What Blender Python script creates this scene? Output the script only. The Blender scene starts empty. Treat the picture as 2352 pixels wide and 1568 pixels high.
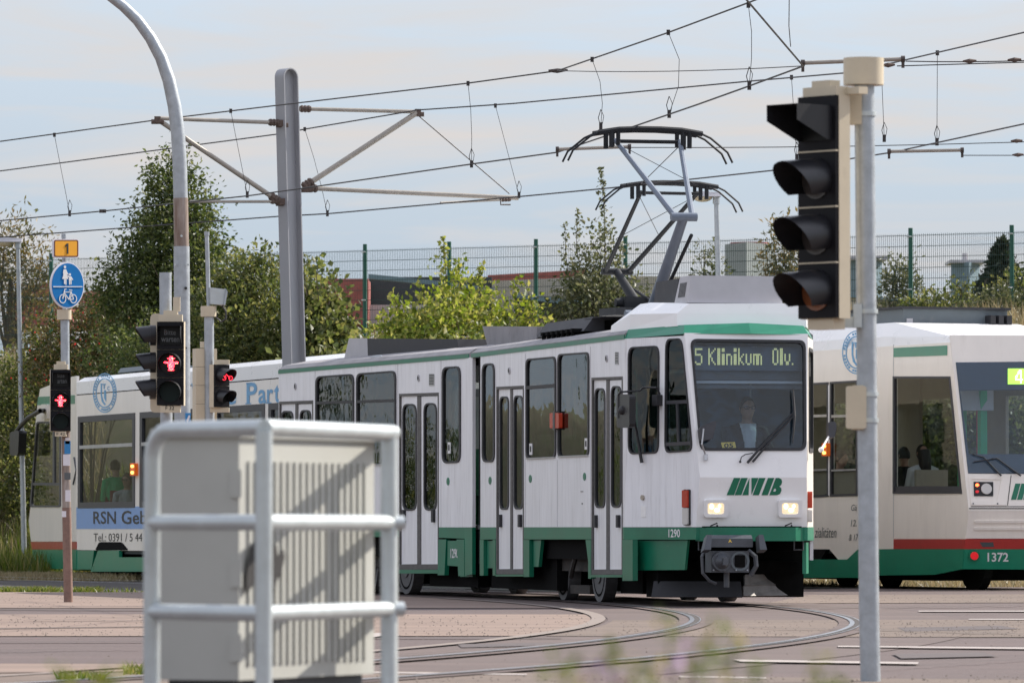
import bpy, bmesh, math, random
import numpy as np
from math import sin, cos, pi, radians, sqrt, atan2
from mathutils import Vector, Matrix
from mathutils.geometry import tessellate_polygon

S = bpy.context.scene
COL = S.collection
random.seed(7)
# ------------------------------------------------------------------ camera, sky, sun
F, CU, CV, HC = 14000.0, 1176.0, 784.0, 0.85      # focal length and centre in 2352 px units, eye height
TH = math.atan(429.0 / F)
cam = bpy.data.cameras.new('camera'); cam.sensor_width = 36.0; cam.lens = 36.0 * F / 2352.0
cam.clip_start = 0.5; cam.clip_end = 3000.0
cam.dof.use_dof = True; cam.dof.focus_distance = 68.5; cam.dof.aperture_fstop = 10.0
camo = bpy.data.objects.new('camera', cam); COL.objects.link(camo)
camo.location = (0, 0, HC); camo.rotation_euler = (pi / 2 + TH, 0, 0)
S.camera = camo

SUN_AZ, SUN_EL = radians(56.0), radians(36.0)      # azimuth from +Y towards +X
W = bpy.data.worlds.new('World'); S.world = W; W.use_nodes = True
nt = W.node_tree; nt.nodes.clear()
def N(tree, typ, **kw):
    n = tree.nodes.new(typ)
    for k, v in kw.items():
        if k == 'inp':
            for i, val in v.items(): n.inputs[i].default_value = val
        else: setattr(n, k, v)
    return n
sky = N(nt, 'ShaderNodeTexSky', sky_type='NISHITA', sun_disc=False, sun_elevation=SUN_EL, sun_rotation=SUN_AZ,
        altitude=60.0, air_density=1.0, dust_density=0.35, ozone_density=3.0)
tc = N(nt, 'ShaderNodeTexCoord'); mp = N(nt, 'ShaderNodeMapping')
mp.inputs['Rotation'].default_value = (0, 0, 0.35); mp.inputs['Scale'].default_value = (3.0, 3.0, 26.0)
n1 = N(nt, 'ShaderNodeTexNoise', inp={'Scale': 3.4, 'Detail': 9.0, 'Roughness': 0.58, 'Distortion': 0.5})
rp = N(nt, 'ShaderNodeMapRange', inp={'From Min': 0.43, 'From Max': 0.64, 'To Min': 0.06, 'To Max': 0.95})
sep = N(nt, 'ShaderNodeSeparateXYZ'); hz = N(nt, 'ShaderNodeMapRange', inp={'From Min': 0.0, 'From Max': 0.9, 'To Min': 1.0, 'To Max': 0.0})
L0 = nt.links.new; L0(tc.outputs['Generated'], sep.inputs[0]); L0(sep.outputs['Z'], hz.inputs['Value'])
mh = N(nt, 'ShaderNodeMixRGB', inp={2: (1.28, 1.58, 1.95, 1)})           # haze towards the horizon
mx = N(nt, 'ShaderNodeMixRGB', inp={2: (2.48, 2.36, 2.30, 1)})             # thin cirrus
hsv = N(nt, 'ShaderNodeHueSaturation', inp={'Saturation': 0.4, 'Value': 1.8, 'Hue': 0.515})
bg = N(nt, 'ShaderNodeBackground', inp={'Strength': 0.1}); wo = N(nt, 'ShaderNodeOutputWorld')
L = nt.links.new
L(tc.outputs['Generated'], mp.inputs['Vector']); L(mp.outputs[0], n1.inputs['Vector'])
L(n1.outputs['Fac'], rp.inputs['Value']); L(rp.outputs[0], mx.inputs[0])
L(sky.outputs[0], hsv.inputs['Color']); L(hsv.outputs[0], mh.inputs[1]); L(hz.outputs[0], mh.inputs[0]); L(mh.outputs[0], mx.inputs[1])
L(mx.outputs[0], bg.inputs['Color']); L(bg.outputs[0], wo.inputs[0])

sun = bpy.data.lights.new('sun', 'SUN'); sun.energy = 2.4; sun.angle = radians(0.6); sun.color = (1.0, 0.93, 0.82)
suno = bpy.data.objects.new('sun', sun); COL.objects.link(suno)
sv = Vector((cos(SUN_EL) * sin(SUN_AZ), cos(SUN_EL) * cos(SUN_AZ), sin(SUN_EL)))
suno.rotation_euler = sv.to_track_quat('Z', 'Y').to_euler(); suno.location = (40, 60, 60)
S.view_settings.view_transform = 'Standard'; S.view_settings.look = 'None'
S.view_settings.exposure = 1.56; S.view_settings.gamma = 1.0; S.view_settings.use_curve_mapping = False
S.render.engine = 'CYCLES'
S.cycles.use_denoising = True
S.cycles.max_bounces = 8; S.cycles.transparent_max_bounces = 24; S.cycles.glossy_bounces = 3; S.cycles.diffuse_bounces = 3
S.cycles.sample_clamp_indirect = 6.0

# ------------------------------------------------------------------ photo geometry -> place geometry
def ray(u, v):
    x = (u - CU) / F; z = (CV - v) / F
    return Vector((x, cos(TH) - z * sin(TH), sin(TH) + z * cos(TH)))
CAMP = Vector((0, 0, HC))
def at(u, v, d):
    r = ray(u, v); return CAMP + r * (d / r.y)
def gnd(u, v, z=0.0):
    r = ray(u, v); k = (z - HC) / r.z; return CAMP + r * k
class Pl:                                   # a plane of the place; n points away from the viewer (inwards)
    def __init__(s, p, n):
        s.p = Vector(p); s.n = Vector(n).normalized()
    def on(s, u, v):
        r = ray(u, v); return CAMP + r * ((s.p - CAMP).dot(s.n) / r.dot(s.n))
    def sh(s, k): return Pl(s.p + s.n * k, s.n)
def pl3(a, b, c, inward):
    n = (b - a).cross(c - a).normalized()
    if n.dot(inward) < 0: n = -n
    return Pl(a, n)
class Fr:                                   # vehicle frame: q along the axis, t sideways (to the right in view), z up
    def __init__(s, ox, oy, a, sign=1):
        s.o = Vector((ox, oy, 0)); s.r = Vector((cos(a), sin(a), 0)); s.b = Vector((-sin(a), cos(a), 0)) * sign
    def w(s, q, t, z): return s.o + s.b * q + s.r * t + Vector((0, 0, z))
    def side(s, t): return Pl(s.w(0, t, 0), s.r)
    def loc(s, p): d = Vector(p) - s.o; return d.dot(s.b), d.dot(s.r), d.z

# ------------------------------------------------------------------ meshes
class MB:
    def __init__(s): s.v = []; s.f = []; s.smooth = False
    def add(s, vs, fs):
        k = len(s.v); s.v += [Vector(p) for p in vs]; s.f += [tuple(i + k for i in f) for f in fs]; return s
    def hexa(s, c):                          # 8 corners: bottom 4 ccw, top 4 ccw
        return s.add(c, [(3, 2, 1, 0), (4, 5, 6, 7), (0, 1, 5, 4), (1, 2, 6, 5), (2, 3, 7, 6), (3, 0, 4, 7)])
    def box(s, c, ax, ay, az):               # centre and half-axis vectors
        c, ax, ay, az = map(Vector, (c, ax, ay, az))
        return s.hexa([c - ax - ay - az, c + ax - ay - az, c + ax + ay - az, c - ax + ay - az,
                       c - ax - ay + az, c + ax - ay + az, c + ax + ay + az, c - ax + ay + az])
    def abox(s, x0, y0, z0, x1, y1, z1):
        return s.hexa([(x0, y0, z0), (x1, y0, z0), (x1, y1, z0), (x0, y1, z0), (x0, y0, z1), (x1, y0, z1), (x1, y1, z1), (x0, y1, z1)])
    def fbox(s, fr, q0, q1, t0, t1, z0, z1, dq=0.0, dt=0.0):  # dq/dt: inset of the top
        w = fr.w
        return s.hexa([w(q0, t0, z0), w(q1, t0, z0), w(q1, t1, z0), w(q0, t1, z0),
                       w(q0 + dq, t0 + dt, z1), w(q1 - dq, t0 + dt, z1), w(q1 - dq, t1 - dt, z1), w(q0 + dq, t1 - dt, z1)])
    def tube(s, pts, r, n=8, cap=True):
        pts = [Vector(p) for p in pts]; rs = r if isinstance(r, (list, tuple)) else [r] * len(pts)
        k0 = len(s.v); up = None
        for i, p in enumerate(pts):
            d = (pts[min(i + 1, len(pts) - 1)] - pts[max(i - 1, 0)]).normalized()
            if up is None: up = d.orthogonal().normalized()
            up = (up - d * up.dot(d)).normalized(); w = d.cross(up)
            for j in range(n):
                a = 2 * pi * j / n; s.v.append(p + (up * cos(a) + w * sin(a)) * rs[i])
        for i in range(len(pts) - 1):
            for j in range(n):
                a = k0 + i * n + j; b = k0 + i * n + (j + 1) % n
                s.f.append((a, b, b + n, a + n))
        if cap:
            s.f.append(tuple(k0 + j for j in range(n))[::-1]); s.f.append(tuple(k0 + (len(pts) - 1) * n + j for j in range(n)))
        return s
    def cyl(s, a, b, r, n=16, r2=None): return s.tube([a, b], [r, r if r2 is None else r2], n)
    def ball(s, c, rx, ry=None, rz=None, n=12, m=8):
        ry = ry or rx; rz = rz or rx; c = Vector(c); k0 = len(s.v)
        for i in range(m + 1):
            th = pi * i / m
            for j in range(n):
                a = 2 * pi * j / n
                s.v.append(c + Vector((rx * sin(th) * cos(a), ry * sin(th) * sin(a), rz * cos(th))))
        for i in range(m):
            for j in range(n):
                a = k0 + i * n + j; b = k0 + i * n + (j + 1) % n
                s.f.append((a, a + n, b + n, b))
        return s
    def plate(s, loops, on, nrm, k0=0.0, k1=0.01):  # 2-D loops (first outer, rest holes) -> slab between offsets k0 and k1
        nrm = Vector(nrm); flat = [p for lp in loops for p in lp]
        P = [on(*p) for p in flat]; n = len(P); base = len(s.v)
        s.v += [p + nrm * k0 for p in P] + [p + nrm * k1 for p in P]
        tri = tessellate_polygon([[Vector((p[0], p[1], 0)) for p in lp] for lp in loops])
        for a, b, c in tri:
            s.f.append((base + a, base + b, base + c)); s.f.append((base + n + c, base + n + b, base + n + a))
        i = 0
        for lp in loops:
            m = len(lp)
            for j in range(m):
                a = base + i + j; b = base + i + (j + 1) % m
                s.f.append((a, b, b + n, a + n))
            i += m
        return s
    def sheet(s, loops, on):
        P = [on(*p) for lp in loops for p in lp]; base = len(s.v); s.v += P
        for a, b, c in tessellate_polygon([[Vector((p[0], p[1], 0)) for p in lp] for lp in loops]): s.f.append((base + a, base + b, base + c))
        return s
    def obj(s, name, mat, parent=None, smooth=False, loc=None, fix=True):
        me = bpy.data.meshes.new(name)
        o = bpy.data.objects.new(name, me); COL.objects.link(o)
        org = Vector((0, 0, 0))
        if parent is not None:
            org = ORG[parent.name]; o.parent = parent
        elif loc is not None:
            org = Vector(loc); o.location = org
        else:
            xs = [p.x for p in s.v]; ys = [p.y for p in s.v]; zs = [p.z for p in s.v]
            org = Vector(((min(xs) + max(xs)) / 2, (min(ys) + max(ys)) / 2, min(zs))); o.location = org
        ORG[o.name] = org
        me.from_pydata([p - org for p in s.v], [], s.f)
        if fix:
            bm = bmesh.new(); bm.from_mesh(me); bmesh.ops.recalc_face_normals(bm, faces=bm.faces); bm.to_mesh(me); bm.free()
        if isinstance(mat, str): mat = M[mat]
        me.materials.append(mat)
        if smooth:
            for p in me.polygons: p.use_smooth = True
            sharp(me, 0.7)
        return o
def sharp(me, ang):
    try: me.set_sharp_from_angle(angle=ang)
    except Exception: pass
ORG = {}
M = {}
def thing(name, label, cat, loc, group=None):
    o = bpy.data.objects.new(name, None); COL.objects.link(o); o.location = loc; o.empty_display_size = 0.3
    ORG[o.name] = Vector(loc); o['label'] = label; o['category'] = cat
    if group: o['group'] = group
    return o
def tag(o, label, cat, group=None, kind=None):
    if label: o['label'] = label
    if cat: o['category'] = cat
    if group: o['group'] = group
    if kind: o['kind'] = kind
    return o
def rpoly(c, rx, ry, n=4):                    # polygon with rounded corners (cut rx along flat edges, ry along upright ones)
    out = []; m = len(c)
    for i in range(m):
        p = Vector(c[i]); a = Vector(c[i - 1]); b = Vector(c[(i + 1) % m])
        def cut(q):
            d = q - p; l = d.length; r = rx if abs(d.x) * ry > abs(d.y) * rx else ry
            return p + d * min(r / l, 0.48)
        A = cut(a); B = cut(b)
        for k in range(n + 1):
            t = k / n; out.append(tuple(A * (1 - t) ** 2 + p * 2 * t * (1 - t) + B * t * t))
    return out
def rr(x0, y0, x1, y1, rx=0.0, ry=None, n=4):
    c = [(x0, y0), (x1, y0), (x1, y1), (x0, y1)]
    return c if not rx else rpoly(c, rx, ry if ry else rx, n)
def ell(cx, cy, rx, ry, n=28): return [(cx + rx * cos(2 * pi * i / n), cy + ry * sin(2 * pi * i / n)) for i in range(n)]
def grow(lp, gx, gy):
    cx = (min(p[0] for p in lp) + max(p[0] for p in lp)) / 2; cy = (min(p[1] for p in lp) + max(p[1] for p in lp)) / 2
    hx = (max(p[0] for p in lp) - min(p[0] for p in lp)) / 2; hy = (max(p[1] for p in lp) - min(p[1] for p in lp)) / 2
    return [(cx + (p[0] - cx) * (hx + gx) / hx, cy + (p[1] - cy) * (hy + gy) / hy) for p in lp]
_tcache = {}
def glyphs(txt, bold=0.0, spacing=1.0):
    k = (txt, bold, spacing)
    if k not in _tcache:
        cu = bpy.data.curves.new('tmp', 'FONT'); cu.body = txt; cu.offset = bold; cu.space_character = spacing; cu.resolution_u = 3
        o = bpy.data.objects.new('tmp', cu); COL.objects.link(o)
        dg = bpy.context.evaluated_depsgraph_get(); me = o.evaluated_get(dg).to_mesh()
        v = [(p.co.x, p.co.y) for p in me.vertices]; f = [tuple(p.vertices) for p in me.polygons]
        o.evaluated_get(dg).to_mesh_clear(); bpy.data.objects.remove(o); bpy.data.curves.remove(cu)
        x0 = min(p[0] for p in v); x1 = max(p[0] for p in v); y0 = min(p[1] for p in v); y1 = max(p[1] for p in v)
        _tcache[k] = ([((x - x0) / (x1 - x0), (y - y0) / (y1 - y0)) for x, y in v], f)
    return _tcache[k]
def text(mb, txt, box, on, nrm, k, bold=0.0, slope=0.0, shear=0.0):   # box px u0,v0(top),u1,v1(bottom)
    v, f = glyphs(txt, bold); u0, v0, u1, v1 = box
    return mb.add([on(u0 + (u1 - u0) * x + shear * y, v1 + (v0 - v1) * y + slope * x) + Vector(nrm) * k for x, y in v], f)
# ------------------------------------------------------------------ materials
def mat(name, col, rough=0.5, metal=0.0, var=0.0, scale=6.0, stretch=(1, 1, 1), col2=None, bump=0.0, bscale=40.0, emit=0.0, ecol=None,
        spec=0.5, coat=0.0, dirt=None, dscale=3.0, dlo=0.55, dhi=0.75, dstretch=(1, 1, 1), world=False):
    m = bpy.data.materials.new(name); m.use_nodes = True; t = m.node_tree; b = t.nodes['Principled BSDF']
    b.inputs['Roughness'].default_value = rough; b.inputs['Metallic'].default_value = metal
    b.inputs['Specular IOR Level'].default_value = spec; b.inputs['Coat Weight'].default_value = coat
    c = tuple(col) + (1,); b.inputs['Base Color'].default_value = c
    tcn = N(t, 'ShaderNodeNewGeometry').outputs['Position'] if world else N(t, 'ShaderNodeTexCoord').outputs['Object']
    last = None
    if var or col2:
        mpn = N(t, 'ShaderNodeMapping'); mpn.inputs['Scale'].default_value = stretch; t.links.new(tcn, mpn.inputs[0])
        no = N(t, 'ShaderNodeTexNoise', inp={'Scale': scale, 'Detail': 8.0, 'Roughness': 0.62}); t.links.new(mpn.outputs[0], no.inputs['Vector'])
        mr = N(t, 'ShaderNodeMapRange', inp={'From Min': 0.3, 'From Max': 0.7}); t.links.new(no.outputs['Fac'], mr.inputs['Value'])
        mi = N(t, 'ShaderNodeMixRGB')
        lo = tuple(x * (1 - var) for x in col) + (1,); hi = (tuple(col2) if col2 else tuple(min(1, x * (1 + var)) for x in col)) + (1,)
        mi.inputs[1].default_value = lo; mi.inputs[2].default_value = hi
        t.links.new(mr.outputs[0], mi.inputs[0]); last = mi.outputs[0]
        rr_ = N(t, 'ShaderNodeMapRange', inp={'To Min': max(0, rough - 0.08), 'To Max': min(1, rough + 0.1)})
        t.links.new(no.outputs['Fac'], rr_.inputs['Value']); t.links.new(rr_.outputs[0], b.inputs['Roughness'])
    if dirt:
        mpn = N(t, 'ShaderNodeMapping'); mpn.inputs['Scale'].default_value = dstretch; t.links.new(tcn, mpn.inputs[0])
        no = N(t, 'ShaderNodeTexNoise', inp={'Scale': dscale, 'Detail': 10.0, 'Roughness': 0.7}); t.links.new(mpn.outputs[0], no.inputs['Vector'])
        mr = N(t, 'ShaderNodeMapRange', inp={'From Min': dlo, 'From Max': dhi, 'To Max': dirt[3] if len(dirt) > 3 else 0.7}); t.links.new(no.outputs['Fac'], mr.inputs['Value'])
        mi = N(t, 'ShaderNodeMixRGB'); mi.inputs[1].default_value = c; mi.inputs[2].default_value = tuple(dirt[:3]) + (1,)
        if last: t.links.new(last, mi.inputs[1])
        t.links.new(mr.outputs[0], mi.inputs[0]); last = mi.outputs[0]
    if last: t.links.new(last, b.inputs['Base Color'])
    if bump:
        no = N(t, 'ShaderNodeTexNoise', inp={'Scale': bscale, 'Detail': 6.0}); t.links.new(tcn, no.inputs['Vector'])
        bu = N(t, 'ShaderNodeBump', inp={'Strength': bump, 'Distance': 0.02}); t.links.new(no.outputs['Fac'], bu.inputs['Height']); t.links.new(bu.outputs[0], b.inputs['Normal'])
    if emit:
        b.inputs['Emission Color'].default_value = tuple(ecol or col) + (1,); b.inputs['Emission Strength'].default_value = emit
    M[name] = m; return m
def glass(name, tint, ior=1.5, rough=0.015, refl=(1, 1, 1)):
    m = bpy.data.materials.new(name); m.use_nodes = True; t = m.node_tree; t.nodes.clear()
    tr = N(t, 'ShaderNodeBsdfTransparent', inp={'Color': tuple(tint) + (1,)}); gl = N(t, 'ShaderNodeBsdfGlossy', inp={'Roughness': rough, 'Color': tuple(refl) + (1,)})
    fr = N(t, 'ShaderNodeFresnel'); ge = N(t, 'ShaderNodeNewGeometry'); io = N(t, 'ShaderNodeMapRange', inp={'To Min': ior, 'To Max': 1 / ior})
    t.links.new(ge.outputs['Backfacing'], io.inputs['Value']); t.links.new(io.outputs[0], fr.inputs['IOR']); mi = N(t, 'ShaderNodeMixShader'); o = N(t, 'ShaderNodeOutputMaterial')
    no = N(t, 'ShaderNodeTexNoise', inp={'Scale': 2.6, 'Detail': 2.0}); co = N(t, 'ShaderNodeTexCoord')
    bu = N(t, 'ShaderNodeBump', inp={'Strength': 0.05, 'Distance': 0.05}); t.links.new(co.outputs['Object'], no.inputs['Vector'])
    t.links.new(no.outputs['Fac'], bu.inputs['Height']); t.links.new(bu.outputs[0], gl.inputs['Normal'])
    t.links.new(fr.outputs[0], mi.inputs[0]); t.links.new(tr.outputs[0], mi.inputs[1]); t.links.new(gl.outputs[0], mi.inputs[2]); t.links.new(mi.outputs[0], o.inputs[0])
    M[name] = m
def leafmat(name, cols, trans=0.45):
    m = bpy.data.materials.new(name); m.use_nodes = True; t = m.node_tree; t.nodes.clear()
    g = N(t, 'ShaderNodeNewGeometry'); cr = N(t, 'ShaderNodeValToRGB'); e = cr.color_ramp
    e.elements[0].color = tuple(cols[0]) + (1,); e.elements[-1].color = tuple(cols[-1]) + (1,)
    for i, c in enumerate(cols[1:-1]): x = e.elements.new((i + 1) / (len(cols) - 1)); x.color = tuple(c) + (1,)
    d = N(t, 'ShaderNodeBsdfPrincipled', inp={'Roughness': 0.45}); d.inputs['Specular IOR Level'].default_value = 0.35
    tl = N(t, 'ShaderNodeBsdfTranslucent'); mi = N(t, 'ShaderNodeMixShader', inp={0: trans}); o = N(t, 'ShaderNodeOutputMaterial')
    hs = N(t, 'ShaderNodeHueSaturation', inp={'Hue': 0.485, 'Saturation': 1.15, 'Value': 1.5})
    t.links.new(g.outputs['Random Per Island'], cr.inputs[0]); t.links.new(cr.outputs[0], d.inputs['Base Color']); t.links.new(cr.outputs[0], hs.inputs['Color']); t.links.new(hs.outputs[0], tl.inputs['Color'])
    t.links.new(d.outputs[0], mi.inputs[1]); t.links.new(tl.outputs[0], mi.inputs[2]); t.links.new(mi.outputs[0], o.inputs[0])
    M[name] = m

mat('tram_white', (0.86, 0.86, 0.88), 0.32, var=0.07, scale=2.2, stretch=(3, 3, 0.5), dirt=(0.38, 0.36, 0.35, 0.55), dscale=3.0, dstretch=(6, 6, 0.4), dlo=0.53, dhi=0.78, coat=0.08)
mat('tram_white_clean', (0.90, 0.89, 0.88), 0.28, var=0.03, scale=2.0, coat=0.1)
mat('tram_cream', (0.90, 0.84, 0.77), 0.3, var=0.04, scale=1.5, stretch=(2, 2, 0.6), coat=0.1, dirt=(0.55, 0.49, 0.42, 0.25), dscale=1.7, dlo=0.52, dhi=0.8, dstretch=(3, 3, 0.5))
mat('tram_green', (0.006, 0.160, 0.086), 0.35, var=0.16, scale=3.0, coat=0.05, dirt=(0.14, 0.22, 0.14, 0.5), dscale=7.0, dlo=0.63, dhi=0.74)
mat('tram_green_bright', (0.009, 0.22, 0.125), 0.3, var=0.08, scale=3.0, coat=0.1)
mat('tram_red', (0.42, 0.035, 0.03), 0.3, var=0.1, coat=0.1)
mat('rubber', (0.025, 0.025, 0.028), 0.55, var=0.3, scale=20)
mat('dark_frame', (0.045, 0.045, 0.052), 0.5, var=0.2, scale=9)
mat('door_seam', (0.10, 0.095, 0.09), 0.6, var=0.3, scale=8, stretch=(1, 1, 3))
mat('alu_strip', (0.45, 0.45, 0.46), 0.35, 0.6, var=0.15)
mat('interior_grey', (0.36, 0.37, 0.38), 0.6, var=0.05)
mat('interior_dark', (0.07, 0.075, 0.08), 0.7, var=0.1)
mat('interior_beige', (0.42, 0.37, 0.30), 0.6, var=0.06)
mat('interior_wood', (0.33, 0.22, 0.12), 0.6, var=0.15, stretch=(1, 1, 4))
mat('seat_green', (0.03, 0.16, 0.08), 0.7, var=0.15)
mat('seat_red', (0.22, 0.03, 0.04), 0.7, var=0.15)
mat('grab_pink', (0.55, 0.10, 0.20), 0.35)
mat('grab_green', (0.02, 0.30, 0.13), 0.35)
mat('grab_red', (0.40, 0.03, 0.07), 0.35)
mat('under_black', (0.006, 0.006, 0.006), 0.9, spec=0.1, var=0.4, scale=10)
mat('bogie', (0.032, 0.028, 0.024), 0.75, var=0.35, scale=12, dirt=(0.16, 0.10, 0.06), dscale=8)
mat('wheel_steel', (0.12, 0.12, 0.123), 0.6, 0.3, var=0.25, scale=9)
mat('coupler_grey', (0.085, 0.092, 0.105), 0.45, 0.25, var=0.15, scale=8)
mat('roof_grey', (0.27, 0.26, 0.27), 0.7, var=0.18, scale=3, dirt=(0.12, 0.11, 0.1), dscale=5)
mat('ac_light', (0.46, 0.45, 0.47), 0.5, var=0.08, scale=3)
mat('ac_dark', (0.042, 0.042, 0.047), 0.6, spec=0.3, var=0.12, scale=3, dirt=(0.09, 0.085, 0.08), dscale=4)
mat('ac_slate', (0.12, 0.145, 0.16), 0.55, var=0.1, scale=3, dirt=(0.2, 0.2, 0.2), dscale=4)
mat('panto_blue', (0.15, 0.18, 0.23), 0.45, 0.1, var=0.1)
mat('panto_dark', (0.022, 0.024, 0.028), 0.65, 0.0, spec=0.25, var=0.2)
mat('galv', (0.39, 0.42, 0.45), 0.45, 0.55, var=0.16, scale=14, bump=0.08, bscale=60)
mat('galv_rail', (0.50, 0.54, 0.55), 0.38, 0.45, var=0.10, scale=9, dirt=(0.30, 0.29, 0.27), dscale=9, dlo=0.62, dhi=0.75, bump=0.05, bscale=30)
mat('galv_rust', (0.36, 0.31, 0.28), 0.6, 0.3, var=0.2, scale=8, stretch=(3, 3, 0.6), dirt=(0.15, 0.085, 0.055, 0.9), dscale=2.2, dstretch=(3, 3, 0.5), dlo=0.38, dhi=0.62)
mat('rust_brown', (0.24, 0.15, 0.12), 0.75, 0.1, var=0.22, scale=12)
mat('mast_grey', (0.32, 0.325, 0.345), 0.5, 0.15, var=0.06, scale=2, stretch=(1, 1, 0.3))
mat('arm_beige', (0.34, 0.31, 0.27), 0.55, 0.2, var=0.12, scale=10)
mat('wire', (0.05, 0.045, 0.045), 0.5, 0.5)
mat('fitting', (0.08, 0.065, 0.06), 0.6, 0.4, var=0.3, scale=30)
mat('rust_fit', (0.12, 0.085, 0.07), 0.7, 0.2, var=0.3, scale=30)
mat('signal_cream', (0.58, 0.50, 0.37), 0.45, var=0.06, scale=6, dirt=(0.3, 0.25, 0.18, 0.4), dscale=6)
mat('signal_black', (0.008, 0.008, 0.010), 0.6, var=0.2, scale=10, spec=0.2)
mat('visor_black', (0.016, 0.016, 0.019), 0.38, var=0.15, scale=8, spec=0.4)
mat('lens_dark', (0.005, 0.006, 0.006), 0.4, spec=0.2)
mat('lens_amber', (0.20, 0.07, 0.03), 0.2)
mat('lens_grey', (0.05, 0.042, 0.04), 0.25)
mat('lens_green', (0.003, 0.010, 0.009), 0.5, spec=0.2)
mat('red_glow', (0.9, 0.04, 0.06), 0.4, emit=1.9, ecol=(1.0, 0.035, 0.06))
mat('red_core', (0.9, 0.2, 0.1), 0.4, emit=2.6, ecol=(1.0, 0.25, 0.16))
mat('red_dim', (0.5, 0.02, 0.03), 0.4, emit=0.5, ecol=(1.0, 0.03, 0.06))
mat('print_grey', (0.10, 0.11, 0.115), 0.6)
mat('print_black', (0.015, 0.015, 0.016), 0.5)
mat('print_white', (0.75, 0.75, 0.75), 0.4)
mat('print_blue', (0.03, 0.22, 0.50), 0.4)
mat('print_lightblue', (0.12, 0.36, 0.62), 0.4)
mat('band_blue', (0.20, 0.36, 0.68), 0.35, var=0.05)
mat('sign_blue', (0.0, 0.15, 0.43), 0.5, spec=0.2, var=0.05, scale=3)
mat('sign_white', (0.72, 0.70, 0.74), 0.4, var=0.04)
mat('sign_yellow', (0.80, 0.36, 0.012), 0.4, var=0.05, scale=3)
mat('sign_brown', (0.13, 0.03, 0.012), 0.5)
mat('sticker_yellow', (0.85, 0.58, 0.10), 0.5, var=0.1)
mat('led_text', (0.5, 0.5, 0.2), 0.5, emit=0.20, ecol=(0.85, 0.85, 0.40))
mat('led_panel', (0.05, 0.065, 0.085), 0.4)
mat('led_green', (0.3, 0.7, 0.1), 0.5, emit=0.45, ecol=(0.42, 1.0, 0.10))
mat('led_white', (0.9, 0.9, 0.9), 0.5, emit=0.85, ecol=(1, 1, 1))
mat('lamp_glint', (1, 0.85, 0.6), 0.3, emit=1.6, ecol=(1.0, 0.80, 0.52))
mat('lamp_glass', (0.62, 0.52, 0.40), 0.1, var=0.3, scale=25, emit=0.22, ecol=(1.0, 0.8, 0.5))
mat('lamp_orange', (0.5, 0.07, 0.006), 0.25, emit=0.08, ecol=(1.0, 0.20, 0.02))
mat('lamp_orange_hot', (1.0, 0.4, 0.05), 0.25, emit=1.7, ecol=(1.0, 0.45, 0.08))
mat('lamp_red', (0.33, 0.03, 0.01), 0.25, emit=0.02, ecol=(1.0, 0.08, 0.02))
mat('tail_red', (0.55, 0.012, 0.02), 0.25, emit=0.12, ecol=(1.0, 0.03, 0.04))
mat('tail_red_on', (0.9, 0.05, 0.02), 0.25, emit=3.0, ecol=(1.0, 0.08, 0.02))
mat('lamp_white', (0.62, 0.60, 0.57), 0.2)
glass('glass_side', (0.34, 0.42, 0.42), 1.36)
glass('glass_front', (0.82, 0.88, 0.93), 1.45)
glass('glass_clear', (0.76, 0.79, 0.78), 1.16)
glass('glass_tint', (0.28, 0.34, 0.40), 1.45)

mat('plough_metal', (0.26, 0.245, 0.235), 0.6, 0.2, var=0.2, scale=5, dirt=(0.12, 0.10, 0.09), dscale=6)
mat('cab_slate', (0.11, 0.145, 0.19), 0.6, var=0.1)
# ------------------------------------------------------------------ ground, roads, tracks
mat('asphalt', (0.088, 0.060, 0.056), 0.85, var=0.26, scale=1.3, stretch=(0.3, 1, 1), bump=0.25, bscale=25, world=True, dirt=(0.16, 0.13, 0.125, 0.6), dscale=26, dlo=0.48, dhi=0.66)
mat('asphalt_track', (0.108, 0.077, 0.069), 0.85, var=0.24, scale=1.3, stretch=(0.3, 1, 1), bump=0.25, bscale=25, world=True, dirt=(0.08, 0.065, 0.062, 0.6), dscale=30, dlo=0.52, dhi=0.66)
mat('concrete_beige', (0.212, 0.152, 0.122), 0.9, var=0.22, scale=1.2, stretch=(0.25, 1, 1), bump=0.3, bscale=18, world=True, dirt=(0.16, 0.13, 0.115, 0.8), dscale=14, dlo=0.62, dhi=0.68)
mat('gravel_brown', (0.15, 0.112, 0.09), 0.95, var=0.2, scale=0.9, stretch=(0.4, 1, 1), bump=0.6, bscale=18, world=True, dirt=(0.09, 0.08, 0.075, 0.85), dscale=16, dlo=0.56, dhi=0.64)
mat('kerb_concrete', (0.215, 0.175, 0.152), 0.85, var=0.14, scale=4, world=True)
mat('marking', (0.36, 0.315, 0.29), 0.7, var=0.1, scale=2, dirt=(0.3, 0.26, 0.25, 0.6), dscale=9, dlo=0.5, dhi=0.65, world=True)
mat('rail_steel', (0.32, 0.33, 0.34), 0.3, 0.8, var=0.2, scale=3, world=True)
mat('groove_black', (0.045, 0.038, 0.035), 0.9)
mat('ballast', (0.055, 0.048, 0.042), 0.95, var=0.4, scale=9, bump=0.8, bscale=14, world=True)
mat('earth_grass', (0.13, 0.125, 0.05), 0.95, var=0.3, scale=2.0, bump=0.5, bscale=12, world=True, dirt=(0.30, 0.24, 0.12, 0.8), dscale=1.2, dlo=0.42, dhi=0.6)
mat('bank_soil', (0.17, 0.14, 0.08), 0.95, var=0.3, scale=1.2, bump=0.6, bscale=8, world=True, dirt=(0.10, 0.12, 0.04, 0.8), dscale=0.6, dlo=0.45, dhi=0.6)
def on_g(z): return lambda u, v: gnd(u, v, z)
def ident(z): return lambda x, y: Vector((x, y, z))
def struct(o, label=None): o['kind'] = 'structure'; return o

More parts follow.
